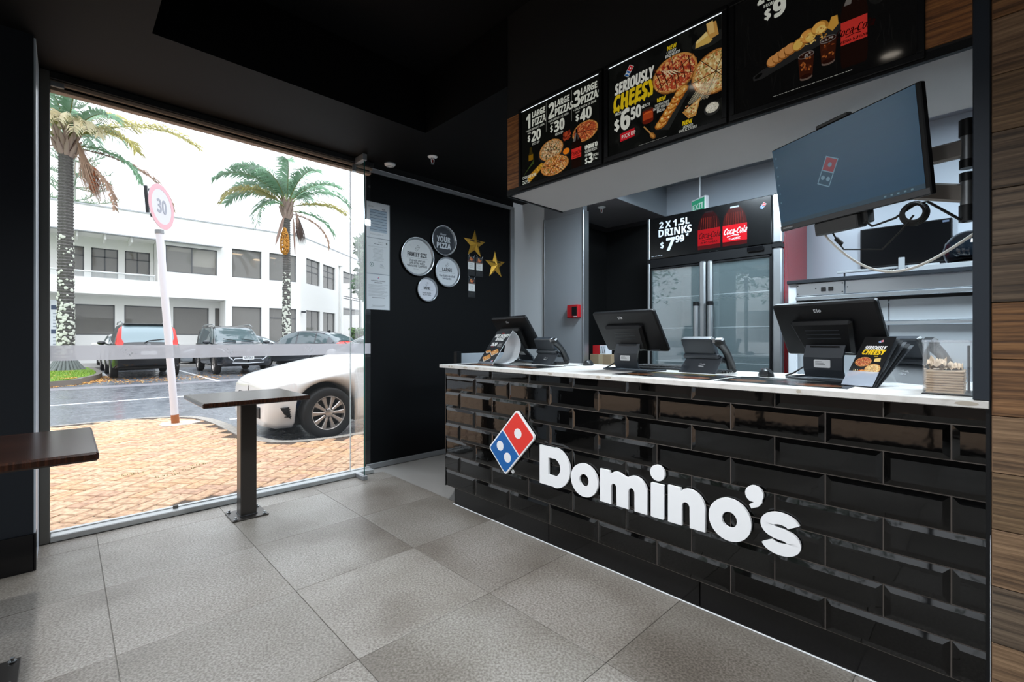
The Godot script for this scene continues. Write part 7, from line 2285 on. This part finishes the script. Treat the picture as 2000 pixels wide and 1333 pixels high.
# ------------------------------------------------------------------ cars: front at x = 0, tail at +x
func lut(tb: Array, s: float) -> float:
	if s <= tb[0][0]: return tb[0][1]
	for i in tb.size() - 1:
		if s <= tb[i + 1][0]:
			return lerpf(tb[i][1], tb[i + 1][1], (s - tb[i][0]) / maxf(1e-6, tb[i + 1][0] - tb[i][0]))
	return tb[-1][1]

func smooth_lut(tb: Array, s: float) -> float:
	# Catmull-Rom through the table's points
	var n := tb.size()
	for i in n - 1:
		if s <= tb[i + 1][0] or i == n - 2:
			var p0: Array = tb[maxi(i - 1, 0)]; var p1: Array = tb[i]; var p2: Array = tb[i + 1]; var p3: Array = tb[mini(i + 2, n - 1)]
			var u := clampf((s - p1[0]) / maxf(1e-6, p2[0] - p1[0]), 0.0, 1.0)
			var d := maxf(1e-6, p2[0] - p1[0])
			var m1: float = (p2[1] - p0[1]) / maxf(1e-6, p2[0] - p0[0]) * d; var m2: float = (p3[1] - p1[1]) / maxf(1e-6, p3[0] - p1[0]) * d
			# keep the curve between its points
			var dl: float = p2[1] - p1[1]
			m1 = clampf(m1, minf(0, dl * 3), maxf(0, dl * 3)); m2 = clampf(m2, minf(0, dl * 3), maxf(0, dl * 3))
			return p1[1] * (1 + 2 * u) * (1 - u) * (1 - u) + p2[1] * u * u * (3 - 2 * u) + m1 * u * (1 - u) * (1 - u) - m2 * u * u * (1 - u)
	return tb[-1][1]

func car_body(t: Node3D, sp: Dictionary, paint: Material, trim: Material) -> void:
	var L: float = sp.L
	var st := [0.0]
	var s := 0.0
	while s < L - 0.001:
		s += 0.04 if s < 0.35 or s > L - 0.4 else 0.07
		st.append(minf(s, L))
	for x in sp.wheels:
		for k in 15: st.append(clampf(x + (sp.wr + 0.075) * cos(PI * k / 14.0), 0.0, L))
	for g in sp.side_glass + [sp.screen, sp.rear]:
		st.append(g[0]); st.append(g[1])
	st.sort()
	var ss := [0.0]
	for x in st: if x - ss[-1] > 0.012: ss.append(x)
	var grid := []
	for i in ss.size() + 2:
		var x: float = ss[clampi(i - 1, 0, ss.size() - 1)]
		var cap: bool = i == 0 or i == ss.size() + 1
		var top := smooth_lut(sp.top, x); var belt := minf(lut(sp.belt, x), top)
		var hw := smooth_lut(sp.hw, x); var wt: float = lut(sp.wt, x)
		var yb: float = lut(sp.yb, x)
		for wx in sp.wheels:
			var R: float = sp.wr + 0.065
			if absf(x - wx) < R: yb = maxf(yb, sp.wr + sqrt(R * R - (x - wx) * (x - wx)))
		yb = minf(yb, belt - 0.1)
		var k := clampf((top - belt) / 0.2, 0.0, 1.0)
		var row := [Vector2(0, yb), Vector2(hw * 0.86, yb), Vector2(hw * 0.965, yb + minf(0.07, (belt - yb) * 0.2)), Vector2(hw, yb + (belt - yb) * 0.45), Vector2(hw * 0.995, yb + (belt - yb) * 0.74), Vector2(hw * 0.965, belt - 0.025), Vector2(hw * 0.93, belt)]
		var w6 := hw * 0.93
		var cab := [Vector2(lerpf(w6, wt, 0.5) + 0.02, lerpf(belt, top - 0.07, 0.52)), Vector2(wt + 0.03, top - 0.075), Vector2(wt - 0.05, top - 0.018), Vector2(wt * 0.5, top + 0.004), Vector2(0, top + 0.008)]
		var hood := [Vector2(w6 * 0.95, belt + (top - belt) * 0.3 + 0.006), Vector2(w6 * 0.86, belt + (top - belt) * 0.6 + 0.012), Vector2(w6 * 0.7, belt + (top - belt) * 0.85 + 0.018), Vector2(w6 * 0.36, top + 0.02), Vector2(0, top + 0.024)]
		for j in 5: row.append(hood[j].lerp(cab[j], k))
		var r3 := []
		for q in row: r3.append(Vector3(x, q.y if not cap else lerpf(q.y, (yb + belt) * 0.5, 0.15), q.x if not cap else q.x * 0.02))
		grid.append(r3)
	var where := func(i: int) -> float: return (ss[clampi(i - 1, 0, ss.size() - 1)] + ss[clampi(i, 0, ss.size() - 1)]) * 0.5
	var kind := func(i: int, j: int) -> int:
		var x: float = where.call(i)
		if i == 0 or i >= ss.size(): return 0
		for g in sp.side_glass: if x > g[0] and x < g[1] and (j == 6 or j == 7): return 1
		if x > sp.screen[0] and x < sp.screen[1] and j >= 8: return 2
		if x > sp.rear[0] and x < sp.rear[1] and j >= sp.rear[2]: return 3
		if sp.has("head") and x > sp.head[0] and x < sp.head[1] and j >= sp.head[2] and j <= sp.head[3]: return 4
		if sp.has("tail") and x > sp.tail[0] and x < sp.tail[1] and j >= sp.tail[2] and j <= sp.tail[3]: return 5
		return 0
	var other := []
	for r in grid:
		var q := []
		for v in r: q.append(Vector3(v.x, v.y, -v.z))
		other.append(q)
	var names := ["body_shell", "side_window", "windscreen", "rear_window", "headlight", "tail_light"]
	var gm := mat("car_glass", hexc("4c5a5e"), 0.04, 0.0, 0.6)
	var hm := mat("lamp_clear", hexc("c9d2d8"), 0.08, 0.3)
	var tm := mat("lamp_red", hexc("d0281e"), 0.15)
	for k in 6:
		var m: Material = [paint, gm, gm, sp.get("rear_glass", gm), hm, tm][k]
		if k in [4, 5] and not sp.has("head" if k == 4 else "tail"): continue
		var a := MB.new().sheet(grid, func(i, j): return kind.call(i, j) == k, true)
		if k in [1, 4, 5]:
			obj(names[k], a, m, t)
			obj(names[k], MB.new().sheet(other, func(i, j): return kind.call(i, j) == k, false), m, t)
		else:
			a.sheet(other, func(i, j): return kind.call(i, j) == k, false)
			obj(names[k], a, m, t)
	# dark floor and wheel wells
	var hwm := smooth_lut(sp.hw, L * 0.5)
	obj("underbody", MB.new().span(Vector3(0.25, sp.yb[1][1] + 0.02, -hwm * 0.8), Vector3(L - 0.2, sp.yb[1][1] + 0.12, hwm * 0.8)).span(Vector3(0.35, 0.3, -hwm * 0.6), Vector3(L - 0.3, 0.75, hwm * 0.6)), mats.rubber, t)
	for x in sp.wheels:
		for z in [-1.0, 1.0]: wheel(t, Vector3(x, sp.wr, z * (hwm - 0.105)), z, sp.wr, sp.get("spokes", 5), sp.get("rim", "alloy"))

func wheel(t: Node3D, at: Vector3, sd: float, r: float, spokes: int, rim: String) -> void:
	var X := Transform3D(Basis(Vector3(1, 0, 0), Vector3(0, 0, sd), Vector3(0, -sd, 0)), at)   # y of the lathe points outwards
	var tyre := [Vector2(r * 0.66, -0.1), Vector2(r * 0.9, -0.1), Vector2(r * 0.985, -0.085), Vector2(r, -0.06), Vector2(r, 0.06), Vector2(r * 0.985, 0.085), Vector2(r * 0.93, 0.098), Vector2(r * 0.8, 0.1), Vector2(r * 0.7, 0.092), Vector2(r * 0.665, 0.085)]
	var w := obj("wheel", MB.new().at(X).lathe(tyre, 36), mats.rubber, t)
	var am := mat("alloy", hexc("b3aca6"), 0.32, 0.75)
	obj("rim", MB.new().at(X).lathe([Vector2(r * 0.67, 0.084), Vector2(r * 0.66, 0.09), Vector2(r * 0.63, 0.082), Vector2(r * 0.6, 0.03)], 36), am, w)
	obj("brake_disc", MB.new().at(X).cyl(Vector3(0, 0.0, 0), r * 0.62, 0.02, 24), mats.matt_black, w)
	var s := MB.new()
	for k in spokes:
		var a := TAU * k / spokes
		var q := PackedVector2Array([Vector2(r * 0.1, -r * 0.05), Vector2(r * 0.4, -r * 0.062), Vector2(r * 0.645, -r * 0.1), Vector2(r * 0.645, r * 0.1), Vector2(r * 0.4, r * 0.062), Vector2(r * 0.1, r * 0.05)])
		s.at(X * Transform3D(Basis(Vector3.UP, a) * Basis(Vector3(1, 0, 0), Vector3(0, 0, -1), Vector3(0, 1, 0)), Vector3.ZERO)).prism(q, 0.05, 0.08, 0.008)
	s.at(X).lathe([Vector2(r * 0.2, 0.05), Vector2(r * 0.19, 0.078), Vector2(r * 0.13, 0.088), Vector2(0, 0.09)], 20)
	obj("spokes", s, am, w)
	var nb := MB.new().at(X)
	for k in 5: nb.cyl(Vector3(cos(TAU * k / 5 + 0.3) * r * 0.155, 0.078, sin(TAU * k / 5 + 0.3) * r * 0.155), 0.012, 0.014, 6)
	obj("wheel_nuts", nb, mats.dark_steel, w)

func mirror(t: Node3D, p: Vector3, m: Material) -> void:
	obj("wing_mirror", MB.new().ball(p, Vector3(0.08, 0.075, 0.12), 12, 8).tube([p + Vector3(0.02, -0.03, -0.1 * signf(p.z)), p + Vector3(0.06, -0.06, -0.2 * signf(p.z))], 0.025, 6), m, t)

func sedan_spec() -> Dictionary:
	return {"L": 4.6, "wr": 0.32, "wheels": [0.86, 3.52], "spokes": 10,
		"top": [[0.0, 0.56], [0.03, 0.64], [0.12, 0.72], [0.4, 0.84], [0.9, 0.955], [1.3, 1.03], [1.75, 1.28], [2.2, 1.44], [2.6, 1.475], [3.2, 1.45], [3.7, 1.3], [4.1, 1.12], [4.45, 1.06], [4.56, 0.95], [4.6, 0.75]],
		"belt": [[0.0, 0.54], [0.12, 0.66], [0.4, 0.76], [0.9, 0.86], [1.3, 0.93], [1.5, 0.95], [3.9, 1.02], [4.4, 1.0], [4.6, 0.72]],
		"hw": [[0.0, 0.58], [0.06, 0.68], [0.2, 0.78], [0.45, 0.84], [0.86, 0.875], [2.3, 0.88], [3.6, 0.875], [4.2, 0.83], [4.5, 0.74], [4.6, 0.62]],
		"wt": [[0.0, 0.7], [1.3, 0.66], [2.2, 0.58], [3.2, 0.57], [4.2, 0.62]],
		"yb": [[0.0, 0.3], [0.12, 0.2], [0.5, 0.19], [4.1, 0.2], [4.5, 0.28], [4.6, 0.34]],
		"side_glass": [[1.75, 2.55], [2.63, 3.45]], "screen": [1.32, 2.15], "rear": [3.35, 4.05, 8], "head": [0.06, 0.62, 5, 6], "tail": [4.42, 4.58, 4, 6]}

func suv_spec() -> Dictionary:
	return {"L": 4.6, "wr": 0.36, "wheels": [0.9, 3.58], "spokes": 5,
		"top": [[0.0, 0.8], [0.04, 0.9], [0.15, 0.98], [0.6, 1.07], [1.15, 1.14], [1.6, 1.45], [2.05, 1.7], [2.6, 1.76], [3.7, 1.75], [4.2, 1.7], [4.38, 1.5], [4.5, 1.12], [4.58, 1.0], [4.6, 0.7]],
		"belt": [[0.0, 0.78], [0.15, 0.9], [0.6, 0.97], [1.15, 1.04], [4.3, 1.1], [4.5, 1.04], [4.6, 0.68]],
		"hw": [[0.0, 0.66], [0.06, 0.76], [0.3, 0.86], [0.7, 0.9], [2.3, 0.905], [3.9, 0.9], [4.4, 0.85], [4.6, 0.78]],
		"wt": [[0.0, 0.72], [1.2, 0.72], [2.1, 0.64], [3.8, 0.63], [4.5, 0.72]],
		"yb": [[0.0, 0.4], [0.15, 0.3], [0.6, 0.27], [4.1, 0.28], [4.6, 0.42]],
		"side_glass": [[1.6, 2.45], [2.53, 3.35], [3.42, 3.95]], "screen": [1.17, 2.0], "rear": [4.22, 4.5, 8]}

func build_cars() -> void:
	var Y := -0.15
	var trim = mats.satin_black
	# white sedan at the kerb in front of the shop
	var wp := mat("car_white", hexc("dddbd8"), 0.22, 0.0, 0.5)
	wp.clearcoat_enabled = true; wp.clearcoat = 0.6; wp.clearcoat_roughness = 0.05
	var t := thing("parked_car", "white sedan at the kerb right outside the shop window, front wheel by the bricks", "car", Vector3(1.58, Y, -3.34))
	var sp := sedan_spec()
	sp.yb = [[0.0, 0.2], [0.12, 0.17], [0.5, 0.17], [4.1, 0.2], [4.5, 0.28], [4.6, 0.34]]
	sp.hw = [[0.0, 0.66], [0.06, 0.74], [0.2, 0.81], [0.45, 0.85], [0.86, 0.885], [2.3, 0.885], [3.6, 0.875], [4.2, 0.83], [4.5, 0.74], [4.6, 0.62]]
	sp.wheels = [0.69, 3.35]
	sp.top[0][1] = 0.68; sp.top[1][1] = 0.715; sp.top[2][1] = 0.765
	sp.belt[0][1] = 0.62; sp.belt[1][1] = 0.7
	sp.head = [0.07, 0.66, 6, 7]
	car_body(t, sp, wp, trim)
	for z in [1.0, -1.0]:
		mirror(t, Vector3(1.5, 1.02, z * 0.98), wp)
		var fg := MB.new().at(Transform3D(Basis(Vector3.UP, z * 0.6), Vector3(0.22, 0.36, z * 0.80)))
		fg.prism(PackedVector2Array([Vector2(-0.1, 0.075), Vector2(0.1, 0.075), Vector2(0.1, -0.05), Vector2(0.03, -0.08)]), -0.03, 0.02) if z > 0 else fg.prism(PackedVector2Array([Vector2(-0.1, 0.075), Vector2(0.1, 0.075), Vector2(0.1, -0.05), Vector2(0.03, -0.08)]), -0.02, 0.03)
		for k in 4: fg.span(Vector3(-0.04, 0.045 - k * 0.03, -0.02 if z > 0 else -0.03), Vector3(0.1, 0.052 - k * 0.03, 0.028 if z > 0 else 0.02))
		obj("bumper_vent", fg, mats.satin_black, t)
	obj("grille", MB.new().span(Vector3(-0.012, 0.28, -0.5), Vector3(0.03, 0.42, 0.5), 0.01).span(Vector3(-0.01, 0.5, -0.45), Vector3(0.03, 0.56, 0.45), 0.01), mats.satin_black, t)
	var wpr := MB.new()
	for q in [[0.55, -0.1], [-0.1, -0.65]]: wpr.tube([Vector3(1.34, 1.055, q[0]), Vector3(1.5, 1.16, (q[0] + q[1]) * 0.5), Vector3(1.58, 1.2, q[1])], 0.012, 5)
	obj("wiper", wpr, mats.satin_black, t)
	obj("badge", MB.new().ball(Vector3(-0.012, 0.53, 0), Vector3(0.012, 0.035, 0.055), 14, 8), mats.steel, t)
	obj("door_seam", MB.new().tube([Vector3(1.5, 0.28, 0.886), Vector3(1.46, 0.6, 0.889), Vector3(1.5, 0.9, 0.866)], 0.004, 4), mats.satin_black, t)
	# black four-wheel drive, tail towards the shop
	var bp := mat("car_black", hexc("101114"), 0.1, 0.0, 0.6)
	t = thing("parked_car", "black four-wheel drive seen from behind with tall red tail lights, beside the grass island", "car", Vector3(1.79, Y, -19.85), -PI / 2)
	sp = suv_spec()
	sp.rear = [4.2, 4.5, 9]
	sp.rear_glass = mat("car_glass_pale", hexc("84969c"), 0.04, 0.0, 0.6)
	sp.tail = [4.24, 4.54, 6, 8]
	car_body(t, sp, bp, trim)
	for z in [1.0, -1.0]:
		mirror(t, Vector3(1.35, 1.12, z * 1.0), bp)
		obj("reflector", MB.new().ball(Vector3(4.6, 0.62, z * 0.68), Vector3(0.03, 0.06, 0.07), 10, 6), mats.lamp_red, t)
		obj("fog_strip", MB.new().span(Vector3(4.59, 0.47, z * 0.2 - 0.1), Vector3(4.625, 0.515, z * 0.2 + 0.1), 0.008), mats.aluminium, t)
		obj("roof_rail", MB.new().tube([Vector3(2.1, 1.76, z * 0.62), Vector3(2.4, 1.83, z * 0.62), Vector3(3.8, 1.82, z * 0.62), Vector3(4.1, 1.75, z * 0.62)], 0.02, 6), mats.aluminium, t)
	obj("rear_bumper", MB.new().span(Vector3(4.5, 0.42, -0.82), Vector3(4.66, 0.72, 0.82), 0.05), bp, t)
	obj("chrome_strip", MB.new().span(Vector3(4.58, 0.98, -0.42), Vector3(4.625, 1.02, 0.42), 0.008), mats.steel, t)
	obj("badge", MB.new().at(Transform3D(Basis(Vector3.FORWARD, -PI / 2), Vector3(4.6, 1.075, 0))).cyl(Vector3.ZERO, 0.05, 0.02, 18), mats.steel, t)
	obj("rear_wiper", MB.new().tube([Vector3(4.53, 1.14, 0.1), Vector3(4.49, 1.2, 0.0), Vector3(4.47, 1.25, -0.4)], 0.014, 5), mats.satin_black, t)
	obj("spoiler", MB.new().span(Vector3(4.1, 1.71, -0.6), Vector3(4.32, 1.755, 0.6), 0.015), bp, t)
	obj("number_plate", MB.new().span(Vector3(4.655, 0.76, -0.2), Vector3(4.665, 0.87, 0.2), 0.002), mats.white_plastic, t)
	# dark four-wheel drive, nose towards the shop
	t = thing("parked_car", "dark four-wheel drive facing the shop with a silver-trimmed front", "car", Vector3(4.55, Y, -14.95), PI / 2)
	sp = suv_spec()
	sp.rear = [4.22, 4.5, 8]
	sp.head = [0.06, 0.5, 5, 5]
	var dp := mat("car_navy", hexc("1b2027"), 0.1, 0.0, 0.6)
	car_body(t, sp, dp, trim)
	for z in [1.0, -1.0]:
		mirror(t, Vector3(1.4, 1.14, z * 1.0), dp)
		var ch := MB.new().tube([Vector3(0.06, 0.86, z * 0.62), Vector3(0.0, 0.62, z * 0.6), Vector3(0.02, 0.5, z * 0.46)], 0.03, 6)
		obj("chrome_bracket", ch, mats.steel, t)
		obj("roof_rail", MB.new().tube([Vector3(2.0, 1.74, z * 0.64), Vector3(2.3, 1.82, z * 0.63), Vector3(3.8, 1.81, z * 0.62), Vector3(4.1, 1.75, z * 0.62)], 0.022, 6), mats.aluminium, t)
	obj("grille", MB.new().span(Vector3(-0.015, 0.66, -0.5), Vector3(0.05, 0.86, 0.5), 0.02), mats.gloss_black, t)
	obj("lower_trim", MB.new().tube([Vector3(-0.01, 0.56, -0.42), Vector3(-0.02, 0.42, -0.5), Vector3(-0.03, 0.4, 0), Vector3(-0.02, 0.42, 0.5), Vector3(-0.01, 0.56, 0.42), Vector3(-0.02, 0.57, 0), Vector3(-0.01, 0.56, -0.42)], 0.02, 6), mats.steel, t)
	var pl := obj("number_plate", MB.new().span(Vector3(-0.035, 0.53, -0.18), Vector3(-0.02, 0.65, 0.18), 0.002), mats.white_plastic, t)
	var pn := obj("plate_number", letters("NRT358", 0.075, 0.003), mats.gloss_black, pl)
	pn.transform = Transform3D(Basis(Vector3(0, 0, 1), Vector3(0, 1, 0), Vector3(-1, 0, 0)), Vector3(-0.036, 0.59, 0)) * Transform3D(Basis.from_scale(Vector3(0.85, 1, 1)), Vector3.ZERO)
	obj("emblem", MB.new().span(Vector3(-0.03, 0.8, -0.06), Vector3(-0.01, 0.88, 0.06), 0.01), mats.steel, t)
	obj("wiper", MB.new().tube([Vector3(1.2, 1.19, 0.5), Vector3(1.3, 1.27, 0.1)], 0.012, 5).tube([Vector3(1.2, 1.19, -0.1), Vector3(1.3, 1.27, -0.5)], 0.012, 5), mats.satin_black, t)
	# grey hatchback, tail towards the shop at a slant
	t = thing("parked_car", "dark grey hatchback seen from behind at a slant with a full-width red light bar", "car", Vector3(6.35, Y, -19.9), deg_to_rad(-57))
	sp = suv_spec()
	sp.top = [[0.0, 0.7], [0.15, 0.86], [0.6, 0.96], [1.15, 1.04], [1.6, 1.34], [2.1, 1.56], [2.7, 1.62], [3.5, 1.57], [4.0, 1.42], [4.35, 1.16], [4.5, 1.08], [4.6, 0.7]]
	sp.rear = [3.75, 4.32, 8]; sp.wr = 0.34
	sp.tail = [4.4, 4.52, 6, 11]
	var gp := mat("car_grey", hexc("3a3d42"), 0.12, 0.2, 0.6)
	car_body(t, sp, gp, trim)
	for z in [1.0, -1.0]: mirror(t, Vector3(1.35, 1.04, z * 0.98), gp)
	obj("rear_bumper", MB.new().span(Vector3(4.5, 0.45, -0.8), Vector3(4.66, 0.75, 0.8), 0.05), gp, t)
	obj("aerial_fin", MB.new().prism(PackedVector2Array([Vector2(3.4, 1.58), Vector2(3.6, 1.57), Vector2(3.58, 1.66)]), -0.01, 0.01), mats.satin_black, t)
	# three more, half hidden behind the first row
	var more := [["white car half hidden behind the black four-wheel drive", Vector3(1.75, Y, -25.0), -PI / 2, wp], ["silver-grey car parked sideways between the two four-wheel drives", Vector3(3.6, Y, -22.8), 0.0, mat("car_silver", hexc("9aa1a8"), 0.15, 0.4, 0.6)], ["white car behind the grey hatchback, farthest along the row", Vector3(10.2, Y, -23.6), -PI / 2, wp], ["pale silver car at the window edge beyond the hatchback", Vector3(10.0, Y, -17.9), deg_to_rad(-20), mats.get("car_silver")]]
	for q in more:
		t = thing("parked_car", q[0], "car", q[1], q[2])
		var m: Material = q[3] if q[3] else mats.car_silver
		car_body(t, sedan_spec(), m, trim)
		for z in [1.0, -1.0]: mirror(t, Vector3(1.5, 1.02, z * 0.96), m)
		obj("number_plate", MB.new().span(Vector3(4.595, 0.6, -0.18), Vector3(4.61, 0.71, 0.18), 0.002), mats.white_plastic, t)
